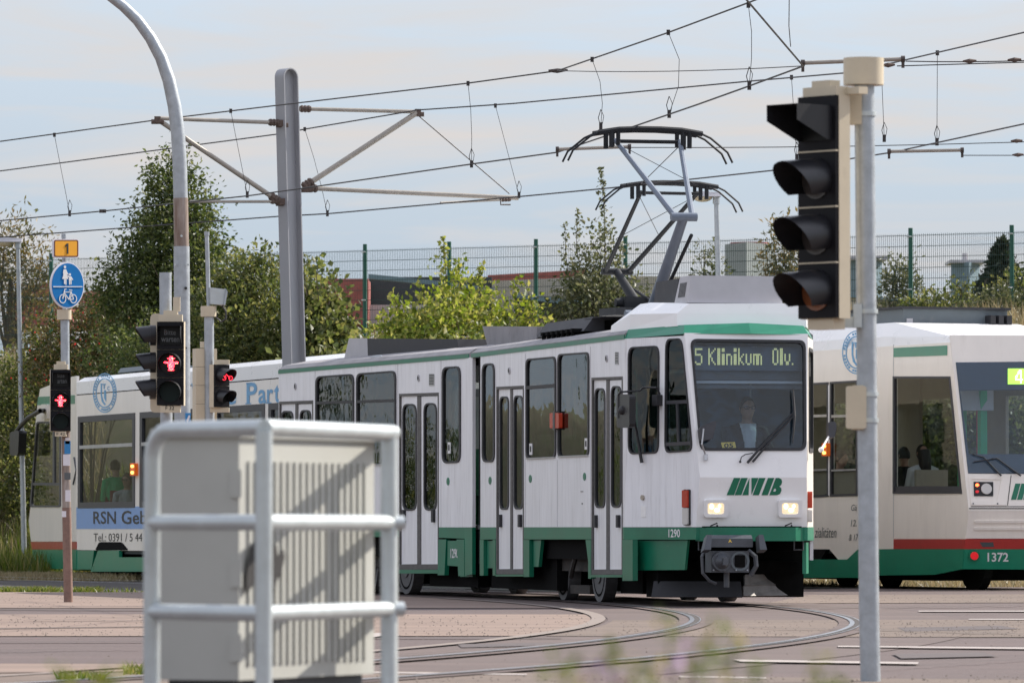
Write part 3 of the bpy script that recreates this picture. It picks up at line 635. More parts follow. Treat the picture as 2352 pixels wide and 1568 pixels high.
# right-hand mirror
mb = MB(); a = FK.w(.1, .74, 1.7); c_ = at(1915, 990, 66.2); mb.tube([a, c_ + Vector((-.05, 0, -.05))], .012, 6); mb.ball(a, .03, n=8, m=6); mr = mb.obj('mirror_arm', 'tram_white_clean', kt)
mb = MB(); mb.plate([rpoly([(1903, 968), (1920, 968), (1922, 980), (1917, 1004), (1903, 1004)], 4, 5)], Pl(at(1912, 985, 66.2), UF.n).on, UF.n, 0, .1); mb.obj('mirror', 'dark_frame', mr)
# vents, speakers, marker dots, side indicator
def vent(pl, u0, v0, u1, v1):
    o = plate(pl, [rr(u0, v0, u1, v1, 1, 1)], 'vent', 'alu_strip', kt, -.006, 0)
    mb = MB()
    for i in range(7): y = v0 + 2 + (v1 - v0 - 4) * i / 7; mb.plate([[(u0 + 1, y), (u1 - 1, y), (u1 - 1, y + 1.8), (u0 + 1, y + 1.8)]], pl.on, pl.n, -.009, -.005)
    mb.obj('vent_slot', 'print_black', o)
vent(SF, 1413.5, 808, 1421.5, 837); vent(SR, 986, 858, 998, 886)
for pl, u, v, in ((SF, 1394, 823), (SF, 1170.5, 851), (SR, 962, 868), (SR, 679, 887)):
    o = plate(pl, [ell(u, v, 2.4, 8, 16)], 'speaker', 'ac_light', kt, -.012, 0); plate(pl, [ell(u, v, 1.5, 5, 12)], 'speaker_core', 'print_black', o, -.014, -.012)
for pl, u, v in ((SF, 1218.5, 1099), (SF, 1343, 1094), (SF, 1126, 1103), (SR, 1029.5, 1105)):
    plate(pl, [ell(u, v, 3.2, 9, 16)], 'marker_dot', 'tram_green', kt, -.006, 0)
mb = MB(); mb.plate([rr(1272, 948, 1293, 983, 2, 4)], SF.on, SF.n, -.05, -.006); o = mb.obj('indicator_lamp', 'lamp_red', kt); plate(SF, [rr(1280.2, 944, 1284.6, 987)], 'lamp_bracket', 'door_seam', o, -.056, 0)
for u, v in ((1219, 1018), (1346, 1006), (1031.5, 1015)):
    pl = SR if u < 1090 else SF; o = plate(pl, [rr(u - 3.2, v, u + 3.2, v + 26)], 'sticker', 'print_white', kt, -.001, .004); plate(pl, [rr(u - 1.6, v + 6, u + 1.4, v + 19)], 'sticker_print', 'print_black', o, -.004, -.002)
for lp in (rr(1334, 1127.5, 1340, 1129), rr(1336.5, 1154.5, 1338.5, 1157.5)): plate(SF, [lp], 'lock_mark', 'print_black', kt, -.004, 0)
# --- articulation bellows
mb = MB()
for i in range(14):
    q = qa - .06 + .035 * i; k = .0 if i % 2 else .05
    mb.fbox(FK, q, q + .026, -.98 - k, .95 + k, .42, 2.92 + k * .5)
mb.obj('bellows', 'rubber', kt)
mb = MB(); mb.fbox(FK, qa - .05, qa + .45, -.93, .92, .42, 2.9); mb.obj('bellows_filler', 'under_black', kt)  # black box added to stop light showing through the bellows gap
mb = MB(); mb.fbox(FK, 8.7, 9.5, -1.0, 1.0, .3, .5); mb.obj('turntable', 'under_black', kt)
# --- rear section
qz = FR.loc(SR.on(640, 1000))[0]; q0 = FR.loc(SR.on(1067.7, 1000))[0]
zl = pz(FR, -1.1, qz, zT); zr = pz(FR, -1.1, q0, zT); zbr = pz(FR, -1.1, q0, zB); zbl = pz(FR, -1.1, qz, zB)
d3 = (917.0, 1008.0, 901.0, 1307.0); d4 = (641.5, 719.5, 919.0, 1306.0)
wr = [rpoly([(728.5, 867), (811.5, 861), (811.5, 1064), (728.5, 1066)], 9, 19), rpoly([(822, 860), (908, 853.5), (908, 1063), (822, 1065)], 9, 19), rpoly([(1019, 846), (1056.5, 843), (1056.5, 1059), (1019, 1061)], 9, 21)]
vr = lambda u: lerp_v(zbl, zbr, u)
plate(SR, [[zl, zr, zbr, (d3[1], vr(d3[1])), (d3[1], d3[2]), (d3[0], d3[2] + 3), (d3[0], vr(d3[0])), (d4[1], vr(d4[1])), (d4[1], d4[2]), (d4[0], d4[2] + 3), (d4[0], vr(d4[0])), (zbl[0], zbl[1])]] + wr, 'side_panel', 'tram_white', kt, 0, .04)
for i, w_ in enumerate(wr):
    f = window(SR, w_, kt, gx=2.6)
    if i < 2:
        a, b = (728.5, 811.5) if i == 0 else (822, 908); y = 922 - 3 * i; bar(SR, [(a, y), (b, y - 3), (b, y + 3.5), (a, y + 6.5)], f, 'rubber'); bar(SR, [(a, 1066.5), (b, 1064.5), (b, 1067.5), (a, 1069.5)], f, 'alu_strip', -.018, .01, 'sill')
folding_door(SR, d3, (rr(923.5, 929, 954, 1170, 10, 20), rr(972, 927, 1000.5, 1170, 10, 20)), (957, 965), kt, FR, 9)
folding_door(SR, d4, (rr(645, 945, 671, 1170, 8, 18), rr(687.5, 943, 712, 1170, 8, 18)), (677, 683), kt, FR, 9)
for a, b in ((720, 916.5), (1008.4, 1067.7)):
    plate(SR, [[(a, vr(a) + .2), (b, vr(b) + .2), (b, vr(b) + (22 if a < 900 else 26)), (a, vr(a) + (22 if a < 900 else 24))]], 'skirt_band', 'tram_green', kt, -.004, .04)
for pts in ([(1008.4, 1238), (1026, 1238), (1022, 1320), (1006.5, 1320)], [(1050, 1238), (1067.7, 1238), (1067.7, 1322), (1054, 1322)]): plate(SR, [pts], 'skirt', 'tram_green', kt, -.008, .05)
sb = plate(SR, [[(1027, 1241), (1053, 1241), (1053, 1300), (1027, 1298)]], 'skirt_flap', 'tram_green', kt, .004, .05)
plate(SR, [[(1034, 1301), (1062, 1301), (1064, 1324), (1036, 1324)]], 'skirt_flap', 'tram_green', kt, .12, .16)
mb = MB(); text(mb, '1290', (1035.5, 1259, 1053, 1281), SR.on, SR.n, -.004, .02); mb.obj('number_print', 'print_white', kt)
e1 = FR.w(q0, -1.1, 0); e2 = SR.on(1067.7, 1000); tgt = at(1085.4, 1000, FR.w(q0, -1.1, 0).y - .32); CH = pl3(FR.w(q0, -1.1, 0), FR.w(q0, -1.1, 1), Vector((tgt.x, tgt.y, 0)), FR.r)
plate(CH, [[zr, (1085.2, zr[1] - 2), (1085.2, zbr[1]), zbr]], 'corner_panel', 'tram_white', kt, 0, .04)
plate(CH, [[(1067.7, zbr[1] + .2), (1085.2, zbr[1] + .2), (1085.2, 1318), (1067.7, 1322)]], 'skirt', 'tram_green', kt, -.004, .04)
onr = lambda q, z: FR.w(q, 1.05, z)
wl = [rr(.7 + i * 1.3, 1.72, 1.8 + i * 1.3, 2.78, .1) for i in range(5)]
mb = MB(); mb.plate([rr(.1, .5, qz, 2.93)] + wl, onr, -FR.r, 0, .04); mb.obj('far_side_panel', 'tram_white', kt)
for w_ in wl:
    mb = MB(); mb.plate([w_], onr, -FR.r, .01, .015); mb.obj('pane', 'glass_clear', kt)
mb = MB(); w = FR.w; mb.hexa([w(qz, -1.08, .5), w(qz + 1.0, -.7, .5), w(qz + 1.0, .7, .5), w(qz, 1.05, .5), w(qz, -1.08, 2.95), w(qz + .8, -.75, 2.95), w(qz + .8, .75, 2.95), w(qz, 1.05, 2.95)]); mb.obj('rear_end', 'tram_white', kt)
# --- roofs, ceilings, floors
def roof(fr, qa_, qb_, parent, nose=False):
    prof = [(-1.1, 2.93), (-1.1, 2.985), (-1.02, 3.04), (-.7, 3.10), (0, 3.13), (.65, 3.10), (.98, 3.04), (1.05, 2.985), (1.05, 2.93)]
    mb = MB(); k = len(prof); mb.add([fr.w(q, t, z) for q in (qa_, qb_) for t, z in prof], [(i, i + 1, k + i + 1, k + i) for i in range(k - 1)] + [tuple(range(k)), tuple(range(k, 2 * k))]); mb.obj('roof', 'roof_grey', parent)
    mb = MB(); mb.fbox(fr, qa_, qb_, -1.108, -1.096, 2.925, 2.975); mb.obj('cornice_stripe', 'tram_green', parent)
    mb = MB(); mb.fbox(fr, qa_ + .1, qb_ - .1, -1.0, .97, 2.80, 2.84); mb.obj('ceiling', 'interior_grey', parent)
    mb = MB(); mb.fbox(fr, qa_ + .1, qb_ - .1, -1.04, 1.0, .84, .89); mb.obj('floor', 'interior_dark', parent)
    mb = MB(); mb.fbox(fr, qa_ + .1, qb_ - .1, -.98, .98, .50, .83); mb.obj('underframe', 'under_black', parent)
roof(FK, 1.48, 9.0, kt); roof(FR, .12, qz, kt)
# cab roof: green brow over the windscreen
mb = MB(); w = FK.w
mb.add([w(1.48, -1.1, 2.93), w(.30, -.745, 2.95), w(.26, 0, 2.955), w(.30, .66, 2.95), w(1.48, 1.05, 2.93), w(1.48, -1.06, 3.03), w(.40, -.71, 3.05), w(.36, 0, 3.075), w(.40, .63, 3.05), w(1.48, 1.0, 3.03)],
       [(0, 1, 6, 5), (1, 2, 7, 6), (2, 3, 8, 7), (3, 4, 9, 8), (5, 6, 7, 8, 9), (4, 3, 2, 1, 0)]); mb.obj('brow', 'tram_green_bright', kt)
mb = MB(); w = FK.w                            # white roof fairing
mb.add([w(.52, -.76, 3.04), w(.52, .70, 3.04), w(1.5, 1.02, 3.03), w(2.6, 1.02, 3.0), w(2.35, -1.04, 3.0), w(1.5, -1.04, 3.03),
        w(.60, -.60, 3.29), w(.60, .60, 3.30), w(1.5, .86, 3.33), w(2.4, .86, 3.33), w(1.95, -.80, 3.33), w(1.5, -.80, 3.33),
        w(.56, -.75, 3.18), w(.56, .70, 3.19), w(1.5, 1.01, 3.2), w(2.55, 1.01, 3.2), w(2.35, -1.03, 3.10), w(1.5, -1.03, 3.2)],
       [(0, 1, 13, 12), (1, 2, 14, 13), (2, 3, 15, 14), (3, 4, 16, 15), (4, 5, 17, 16), (5, 0, 12, 17), (12, 13, 7, 6), (13, 14, 8, 7), (14, 15, 9, 8), (15, 16, 10, 9), (16, 17, 11, 10), (17, 12, 6, 11), (6, 7, 8, 9, 10, 11), (5, 4, 3, 2, 1, 0)])
mb.obj('roof_fairing', 'tram_white_clean', kt)
mb = MB(); mb.fbox(FK, .66, 1.25, -.60, .47, 3.30, 3.60, .07, .05); ac = mb.obj('roof_air_conditioner', 'ac_light', kt)
mb = MB(); sp = FK.side(-.60)
for i in range(6): q = .84 + i * .05; mb.add([FK.w(q, -.592, 3.37), FK.w(q + .028, -.592, 3.37), FK.w(q + .028, -.565, 3.53), FK.w(q, -.565, 3.53)], [(0, 1, 2, 3)])
mb.obj('cooling_slot', 'print_black', ac)
mb = MB(); mb.fbox(FK, 1.34, 2.35, -.55, .35, 3.30, 3.59, .03, .03); mb.obj('roof_box', 'ac_dark', kt)
def pxbox(fr, t0, t1, u0, v0, u1, v1, name, mt, parent, dq=0., dt=0., dz=0.):
    pl = fr.side(t0); a = fr.loc(pl.on(u0, v1)); b_ = fr.loc(pl.on(u1, v0)); mb = MB(); qs = sorted((a[0], b_[0])); mb.fbox(fr, qs[0], qs[1], t0, t1, a[2] + dz, b_[2], dq, dt); return mb.obj(name, mt, parent)
# resistor box with open end, tilted cover, rear equipment
rb = pxbox(FK, -.85, .75, 1232, 727, 1340, 774, 'resistor_box', 'ac_dark', kt, .0, .12)
pxbox(FK, -.75, .65, 1341, 727, 1388, 733, 'resistor_box_top', 'ac_dark', kt); pxbox(FK, -.6, .5, 1341, 735, 1390, 772, 'resistor_core', 'under_black', kt)
for i in range(7):
    mb = MB(); q = 4.55 + i * .24; mb.cyl(FK.w(q, -.92, 3.04), FK.w(q, -.92, 3.13), .025, 6); mb.fbox(FK, q - .05, q + .05, -.95, -.80, 3.10, 3.14); mb.obj('insulator', 'under_black', kt)
tp = FK.side(-.55); a = [tp.on(u, v) for u, v in ((1108, 749), (1234, 749.5), (1231, 795), (1120, 796))]
mb = MB(); mb.add(a + [p + FK.r * 1.0 - FK.r * (.0 if i < 2 else .0) for i, p in enumerate(a)], [(0, 1, 2, 3), (7, 6, 5, 4), (0, 4, 5, 1), (1, 5, 6, 2), (2, 6, 7, 3), (3, 7, 4, 0)]); mb.obj('roof_cover', 'roof_grey', kt)
plate(FR.side(-.62), [[(843.5, 777), (1050, 778.5), (1056, 815), (845, 824)]], 'roof_air_conditioner', 'ac_dark', kt, 0, 1.2); plate(FR.side(-.62), [[(800, 776.5), (843, 777), (844.5, 824), (788, 826)]], 'roof_air_conditioner_lit_end', 'ac_light', kt, .01, 1.19)  # paler end plate paints in a slope catching more sky than the shaded side
pxbox(FK, -.3, .5, 1052, 787, 1125, 812, 'roof_box', 'ac_slate', kt)
for fr, u, v in ((FR, 866, 829), (FK, 1247, 800)):
    pl = fr.side(-.95); mb = MB(); mb.tube([pl.on(u - 14, v + 3), pl.on(u - 13, v - 8), pl.on(u - 8, v - 10), pl.on(u + 9, v - 11), pl.on(u + 14, v - 8), pl.on(u + 14, v + 3)], .016, 6); mb.obj('roof_handle', 'galv', kt)
mb = MB(); mb.tube([FK.w(9.4, -.3, 3.08), FK.w(8.0, -.5, 3.16), FK.w(5.5, -.6, 3.16)], .035, 6); mb.tube([FK.w(9.4, -.1, 3.08), FK.w(8.0, -.35, 3.18), FK.w(5.5, -.5, 3.18)], .03, 6); mb.obj('roof_cable', 'rubber', kt)
# --- pantograph
def pantograph(fr, qh, qk, qb_, parent, zt, zk, zb, hw, mt, mts, head_gap, low_t=.0, kw=.10):
    w = fr.w
    b0 = MB(); b0.fbox(fr, qb_ - .35, qb_ + .35, -.42, .42, zb - .1, zb); b0.fbox(fr, qb_ - .12, qb_ + .12, -.2, .2, zb, zb + .16); p0 = b0.obj('pantograph_base', mts, parent)
    mb = MB(); mb.cyl(w(qb_, low_t, zb + .08), w(qk, low_t, zk), .075, 12, .055); mb.cyl(w(qk, -kw - .05, zk), w(qk, kw + .05, zk), .05, 10); mb.cyl(w(qb_, -.3, zb + .08), w(qb_, .3, zb + .08), .06, 10); mb.obj('pantograph_lower_arm', mt, parent, smooth=True)
    mb = MB(); mb.cyl(w(qb_ + .25, low_t + .12, zb + .1), w(qk + .12, low_t + .12, zk - .2), .022, 8); mb.obj('pantograph_rod', mts, parent)
    for sg in (-1, 1):
        mb = MB(); mb.cyl(w(qk, sg * kw, zk), w(qh, sg * hw * .62, zt - .13), .035, 8, .028); mb.obj('pantograph_upper_arm', mt, parent, smooth=True)
    mb = MB(); mb.cyl(w(qh, -hw * .72, zt - .14), w(qh, hw * .72, zt - .14), .022, 8)
    for sg in (-1, 1):
        for dq in (-head_gap, head_gap): mb.cyl(w(qh + dq, sg * hw * .75, zt - .22), w(qh + dq, sg * hw * .75, zt - .03), .028, 8); mb.cyl(w(qh + dq, sg * hw * .62, zt - .19), w(qh + dq, sg * hw * .62, zt - .03), .025, 8)
    mb.obj('pantograph_spring', mts, parent)
    for dq in (-head_gap, head_gap):
        mb = MB(); mb.tube([w(qh + dq, x * hw, zt - .05 * abs(x) ** 3) for x in (-1, -.6, -.2, .2, .6, 1)], .031, 6); mb.obj('contact_strip', mts, parent)
        for sg in (-1, 1): mb = MB(); mb.tube([w(qh + dq, sg * hw * .98, zt - .05), w(qh + dq, sg * (hw + .10), zt - .10), w(qh + dq, sg * (hw + .30), zt - .26), w(qh + dq, sg * (hw + .36), zt - .38)], .013, 6); mb.obj('pantograph_horn', 'panto_dark', parent)
    mb = MB(); zx = zk + .62 * (zt - zk); qx = qk + .62 * (qh - qk)
    zy = zk + .95 * (zt - .13 - zk); qy = qk + .95 * (qh - qk)
    mb.tube([w(qx - (qh - qk) * .2, -.36 * .9, zx - .25 * (zt - zk)), w(qy, hw * .60, zy)], .005, 4); mb.tube([w(qx - (qh - qk) * .2, .36 * .9, zx - .25 * (zt - zk)), w(qy, -hw * .60, zy)], .005, 4); mb.obj('cross_stay', 'wire', parent)
pantograph(FK, 1.48 + 3.22, 1.48 + 1.6, 1.48 + 3.1, kt, 5.45, 4.36, 3.22, .62, 'panto_blue', 'panto_dark', .13)
# --- running gear
def bogie(fr, qs, parent):
    for q in qs:
        for sg in (-1, 1):
            t = .72 * sg; o_ = -sg
            mb = MB(); mb.cyl(fr.w(q, t - .07, .345), fr.w(q, t + .07, .345), .33, 28); mb.cyl(fr.w(q, t - .055, .345), fr.w(q, t - .085, .345), .12, 14); wh = mb.obj('wheel', 'wheel_steel', parent)
            mb = MB()
            for k in range(24):
                a0, a1 = 2 * pi * k / 24, 2 * pi * (k + 1) / 24
                mb.add([fr.w(q + r_ * cos(a), t - .0725, .345 + r_ * sin(a)) for a in (a0, a1) for r_ in (.24, .27)], [(0, 1, 3, 2)])
            mb.obj('rim_groove', 'under_black', wh)
        mb = MB(); mb.cyl(fr.w(q, -.65, .345), fr.w(q, .65, .345), .08, 10); mb.obj('axle', 'bogie', parent)
    mb = MB(); a, b_ = min(qs), max(qs)
    for t in (-.86, .80): mb.fbox(fr, a - .25, b_ + .25, t, t + .1, .36, .52); mb.fbox(fr, (a + b_) / 2 - .22, (a + b_) / 2 + .22, t - .03, t + .14, .52, .78)
    mb.fbox(fr, (a + b_) / 2 - .2, (a + b_) / 2 + .2, -.8, .8, .38, .62); mb.obj('bogie_frame', 'bogie', parent)
    mb = MB(); m = (a + b_) / 2
    for dq in (-.13, .13): mb.cyl(fr.w(m + dq, -.9, .50), fr.w(m + dq, -.9, .80), .075, 10)
    mb.tube([fr.w(m - .5, -.93, .70), fr.w(m - .3, -.96, .40), fr.w(m - .1, -.93, .3)], .03, 6); mb.fbox(fr, a + .4, b_ - .4, -.80, -.66, .10, .20); mb.obj('spring', 'bogie', parent)
qf = [FK.loc(FK.side(-.79).on(u, 1345))[0] for u in (1376, 1293)]
qr = [FR.loc(FR.side(-.79).on(u, 1340))[0] for u in (933, 850)]
bogie(FK, qf, kt); bogie(FR, qr, kt)
for fr, q_, q2_, h_, z_, z2_ in ((FK, 5.35, 8.7, .92, .13, .495), (FK, .9, 2.2, .7, .36, .495), (FR, .3, 2.2, .92, .13, .495), (FR, 5.2, 7.6, .9, .13, .495), (FK, 2.55, 3.55, .62, .12, .495)):
    mb = MB(); mb.fbox(fr, q_, q2_, -h_, h_, z_, z2_); mb.obj('equipment_shade_box', 'under_black', kt)  # equipment boxes, enlarged in black to stand in for underfloor shadow
# life guards / ploughs
def slab(mb, pts, th):
    n_ = (pts[1] - pts[0]).cross(pts[3] - pts[0]).normalized() * th; return mb.hexa([*pts, *[p + n_ for p in pts]])
w = FK.w
mb = MB(); slab(mb, [w(1.0, -.92, .10), w(.55, -.02, .10), w(.62, -.02, .27), w(1.05, -.88, .27)], .02); mb.obj('plough', 'ac_dark', kt)
mb = MB(); slab(mb, [w(.62, .0, .11), w(1.15, .82, .11), w(1.22, .76, .22), w(.70, .02, .22)], .02); mb.obj('plough', 'plough_metal', kt)
mb = MB(); slab(mb, [w(.68, .03, .225), w(1.22, .75, .225), w(1.30, .68, .34), w(.78, .06, .34)], .02); mb.obj('plough', 'plough_metal', kt)
mb = MB(); mb.fbox(FK, 1.0, 1.5, -.85, .8, .1, .6); mb.obj('underfloor_shield', 'under_black', kt)
# coupler
TS, ZS = -.24, .09
w = lambda q, t, z: FK.w(q, t + TS, z + ZS)
FKc = Fr(FK.w(0, TS, 0).x, FK.w(0, TS, 0).y, KA)
co = MB(); co.fbox(FKc, -.30, -.05, -.36, .06, .29 + ZS, .52 + ZS); cp = co.obj('coupler_head', 'coupler_grey', kt)
mb = MB(); mb.cyl(w(-.31, -.255, .41), w(-.36, -.255, .41), .105, 20); mb.cyl(w(-.36, -.255, .41), w(-.46, -.255, .41), .085, 16, .035); mb.fbox(FKc, -.50, -.44, -.28, -.225, .37 + ZS, .45 + ZS); mb.obj('coupler_cone', 'coupler_grey', cp, smooth=True)
mb = MB()
for k in range(24):
    a0, a1 = 2 * pi * k / 24, 2 * pi * (k + 1) / 24; mb.add([w(-.315, -.045 + r_ * cos(a), .41 + r_ * sin(a)) for a in (a0, a1) for r_ in (.08, .105)], [(0, 1, 3, 2)])
mb.obj('coupler_ring', 'ac_slate', cp)
mb = MB(); mb.fbox(FKc, -.318, -.30, -.10, .01, .345 + ZS, .475 + ZS); mb.obj('coupler_socket', 'under_black', cp)
mb = MB(); mb.fbox(FKc, -.36, -.10, -.385, .085, .56 + ZS, .65 + ZS); cv_ = mb.obj('coupler_cover', 'coupler_grey', kt)
mb = MB(); mb.fbox(FKc, -.35, -.12, -.385, .085, .652 + ZS, .69 + ZS, .05, 0); mb.obj('cover_top', 'coupler_grey', cv_)
mb = MB(); text(mb, 'A', (1673, 1238, 1681, 1245), Pl(w(-.362, 0, 0), FK.b).on, FK.b, 0, .05); mb.obj('warning_mark', 'sticker_yellow', cv_)
for sg, t in ((-1, -.44), (1, .13)):
    mb = MB(); slab(mb, [w(-.34, t - .05 * (1 if sg < 0 else 0), .50), w(-.34, t + .05 * (1 if sg > 0 else .0) + .03, .50), w(-.30, t + .05, .66), w(-.30, t, .66)], .14); mb.obj('coupler_bracket', 'coupler_grey', kt)
for pts_, r_ in (([w(-.2, -.40, .54), w(-.25, -.45, .46), w(-.25, -.44, .28), w(-.22, -.36, .20), w(-.2, -.28, .17)], .018), ([w(-.2, .08, .52), w(-.26, .14, .46), w(-.26, .15, .36), w(-.22, .10, .26)], .028)):
    mb = MB(); mb.tube(pts_, r_, 6); mb.obj('coupler_hose', 'coupler_grey', kt)
for k in range(4): mb = MB(); c0_ = w(-.312, -.34 + .125 * k, .315); mb.cyl(c0_, c0_ - FK.b * .012, .009, 6); mb.obj('coupler_bolt', 'galv', cp)
mb = MB(); mb.cyl(w(-.15, -.15, .13), w(-.15, -.15, .29), .03, 8); mb.obj('coupler_prop', 'coupler_grey', kt)
mb = MB(); mb.fbox(FKc, -.05, 1.6, -.2, -.1, .38, .52); mb.obj('coupler_shank', 'under_black', kt)
w = FK.w
for t in (-.62, .45):
    mb = MB(); mb.tube([w(.15, t, .72), w(.15, t, .62), w(.15, t + .1, .62), w(.15, t + .1, .72)], .01, 5); mb.obj('step_loop', 'coupler_grey', kt)
# --- interior: cab back wall, console, seats, poles
mb = MB(); mb.fbox(FK, 1.62, 1.66, -.35, 1.0, .9, 2.8); mb.obj('cab_wall', 'cab_slate', kt)
mb = MB(); mb.fbox(FK, .12, .55, -.58, .52, .9, 1.70, .06, .02); mb.obj('console', 'cab_slate', kt)
mb = MB(); mb.cyl(w(1.3, .28, 1.7), w(1.3, .28, 2.75), .012, 6); mb.obj('grab_pole', 'alu_strip', kt)
def seat(fr, q, t, mt, parent, dirn=1, wd=.42, z=.9):
    mb = MB(); mb.fbox(fr, q - .2, q + .2, t - wd / 2, t + wd / 2, z + .38, z + .45); mb.fbox(fr, q + dirn * .2 - .03, q + dirn * .2 + .03, t - wd / 2, t + wd / 2, z + .42, z + .98); mb.fbox(fr, q - .05, q + .05, t - .1, t + .1, z, z + .4); return mb.obj('seat', mt, parent)
for q in (4.0, 4.8, 5.6, 8.2):
    for t in (-.72, .72): seat(FK, q, t, 'seat_green', kt)
for q in (3.0, 3.8, 4.6, 5.4):
    for t in (-.72, .72): seat(FR, q, t, 'seat_green', kt)
for fr, q, t in ((FK, 3.6, -.55), (FK, 6.0, -.55), (FK, 7.2, .5), (FR, 1.1, -.5), (FR, 2.4, -.55), (FR, 5.8, -.5)):
    mb = MB(); mb.cyl(fr.w(q, t, .9), fr.w(q, t, 2.8), .018, 8); mb.obj('grab_pole', 'grab_green', kt)
for fr, q in ((FR, 2.55), (FR, 5.6), (FK, 3.45), (FK, 6.1)):
    mb = MB(); mb.fbox(fr, q, q + .03, -1.0, -.55, .95, 1.95); mb.obj('draught_screen', 'interior_beige', kt)

# panel seams
for pl, u, v0_, v1_ in ((SF, 1206.5, 812, 1209), (SF, 1356.3, 796, 1209), (SF, 1280, 1056, 1209), (SR, 723.5, 852, 1208), (SR, 913.5, 832, 1209), (SR, 816.5, 1072, 1209), (SR, 1012.5, 822, 1209)):
    plate(pl, [[(u, v0_), (u + .7, v0_), (u + .7, v1_), (u, v1_)]], 'panel_seam', 'ac_light', kt, -.002, 0)
# ------------------------------------------------------------------ tram going away (behind, left) with blue advert
SA = FA.side(-1.15)
ta = thing('low_floor_tram', 'white tram with blue roof lettering and blue advert band behind the steel cabinet', 'tram', FA.w(10, 0, 0))
def qu(fr, pl, u, v=1100): return fr.loc(pl.on(u, v))[0]
def zz(fr, pl, u, v): return fr.loc(pl.on(u, v))[2]
zg, zt_, zw0, zw1, zb0 = zz(FA, SA, 330, 894.5), zz(FA, SA, 343, 854), zz(FA, SA, 240, 1161.5), zz(FA, SA, 240, 957), zz(FA, SA, 240, 1263)
onA = lambda q, z: FA.w(q, -1.15, z)
qn = qu(FA, SA, 175)
wq = [(qu(FA, SA, a), qu(FA, SA, b)) for a, b in ((181, 309), (323, 482), (496, 607), (619, 700))]
ql = wq[-1][1]
while ql < 29.5: wq.append((ql + .4, ql + 3.4)); ql += 3.4
hol = [rr(a, zw0, b, zw1) for a, b in wq]
mb = MB(); mb.plate([rr(qn, zb0, 33.3, zg - .006)] + hol, onA, FA.r, 0, .05); mb.obj('side_panel', 'tram_cream', ta)
for i, h in enumerate(hol):
    mb = MB(); mb.plate([grow(h, .04, .035), grow(h, -.12, -.07)], onA, FA.r, -.012, .045); f = mb.obj('window', 'dark_frame', ta)
    mb = MB(); mb.plate([h], onA, FA.r, .02, .026); mb.obj('pane', 'glass_clear', f)
    if i < 3:
        zb = zz(FA, SA, 240, 1024); mb = MB(); mb.plate([rr(wq[i][0] + .1, zb - .03, wq[i][1] - .1, zb + .03)], onA, FA.r, -.02, .03); mb.obj('window_bar', 'alu_strip', f)
mb = MB(); w = FA.w; mb.add([w(q, t, z) for q in (qn - .0, 33.3) for t, z in ((-1.15, zg + .012), (-1.15, zt_ - .06), (-1.0, zt_ + .02), (1.0, zt_ + .02), (1.15, zt_ - .06), (1.15, zg + .012))], [(0, 1, 7, 6), (1, 2, 8, 7), (2, 3, 9, 8), (3, 4, 10, 9), (4, 5, 11, 10), (5, 0, 6, 11), (0, 5, 4, 3, 2, 1), (6, 7, 8, 9, 10, 11)]); mb.obj('roof', 'tram_white_clean', ta)
mb = MB(); mb.plate([rr(qn, zg - .006, 33.2, zg + .012)], onA, FA.r, .01, .05); mb.obj('roof_joint', 'under_black', ta)
# blue band with lettering
zb1, zb2 = zz(FA, SA, 240, 1163.5), zz(FA, SA, 240, 1214)
mb = MB(); mb.plate([rr(qn + .02, zb2, 24, zb1)], onA, FA.r, -.004, -.001); bd = mb.obj('advert_band', 'band_blue', ta)
for t_, bx in (('RSN', (215, 1173.5, 267, 1202.5)), ('Gebäude', (280, 1172, 405, 1203))): mb = MB(); text(mb, t_, bx, SA.on, SA.n, -.008, .014); mb.obj('advert_print', 'print_black', bd)
mb = MB(); text(mb, 'Tel.: 0391 / 5 44', (215.5, 1224, 327, 1242.5), SA.on, SA.n, -.005); mb.obj('phone_print', 'print_black', ta)
# round emblem
mb = MB(); c = (241, 902)
def el(k0, k1, cx=c[0], cy=c[1]): return [ell(cx, cy, 27 * k0, 45.5 * k0, 40), ell(cx, cy, 27 * k1, 45.5 * k1, 40)]
def emblem(pl, cx, cy, rx, ry, parent):
    mb = MB(); mb.plate([ell(cx, cy, rx, ry, 40), ell(cx, cy, rx * .95, ry * .95, 40)], pl.on, pl.n, -.006, -.002)
    mb.plate([ell(cx, cy, rx * .76, ry * .76, 40), ell(cx, cy, rx * .70, ry * .70, 40)], pl.on, pl.n, -.006, -.002)
    for k in range(34):                                      # ring of small letters
        a = 2 * pi * k / 34; 
        if k % 6 == 5: continue
        x, y = cx + rx * .855 * cos(a), cy + ry * .855 * sin(a); mb.plate([[(x - rx * .055, y - ry * .05), (x + rx * .055, y - ry * .05), (x + rx * .055, y + ry * .05), (x - rx * .055, y + ry * .05)]], pl.on, pl.n, -.006, -.002)
    X = lambda a: cx + rx * a
    Y = lambda b: cy + ry * b
    mb.plate([[(X(-.34), Y(-.48)), (X(-.24), Y(-.48)), (X(-.24), Y(.1)), (X(-.1), Y(.42)), (X(.1), Y(.58)), (X(-.02), Y(.62)), (X(-.26), Y(.42)), (X(-.34), Y(.1))]], pl.on, pl.n, -.006, -.002)
    text(mb, 'T', (X(-.2), Y(-.46), X(.1), Y(-.2)), pl.on, pl.n, -.006, .04); text(mb, 'C', (X(.22), Y(-.34), X(.42), Y(-.12)), pl.on, pl.n, -.006, .02)
    mb.plate([[(X(-.06), Y(-.14)), (X(.1), Y(-.14)), (X(.12), Y(.44)), (X(-.06), Y(.26))]], pl.on, pl.n, -.006, -.002)
    return mb.obj('emblem_print', 'print_lightblue', parent)
emblem(SA, 241, 902, 27, 45.5, ta)
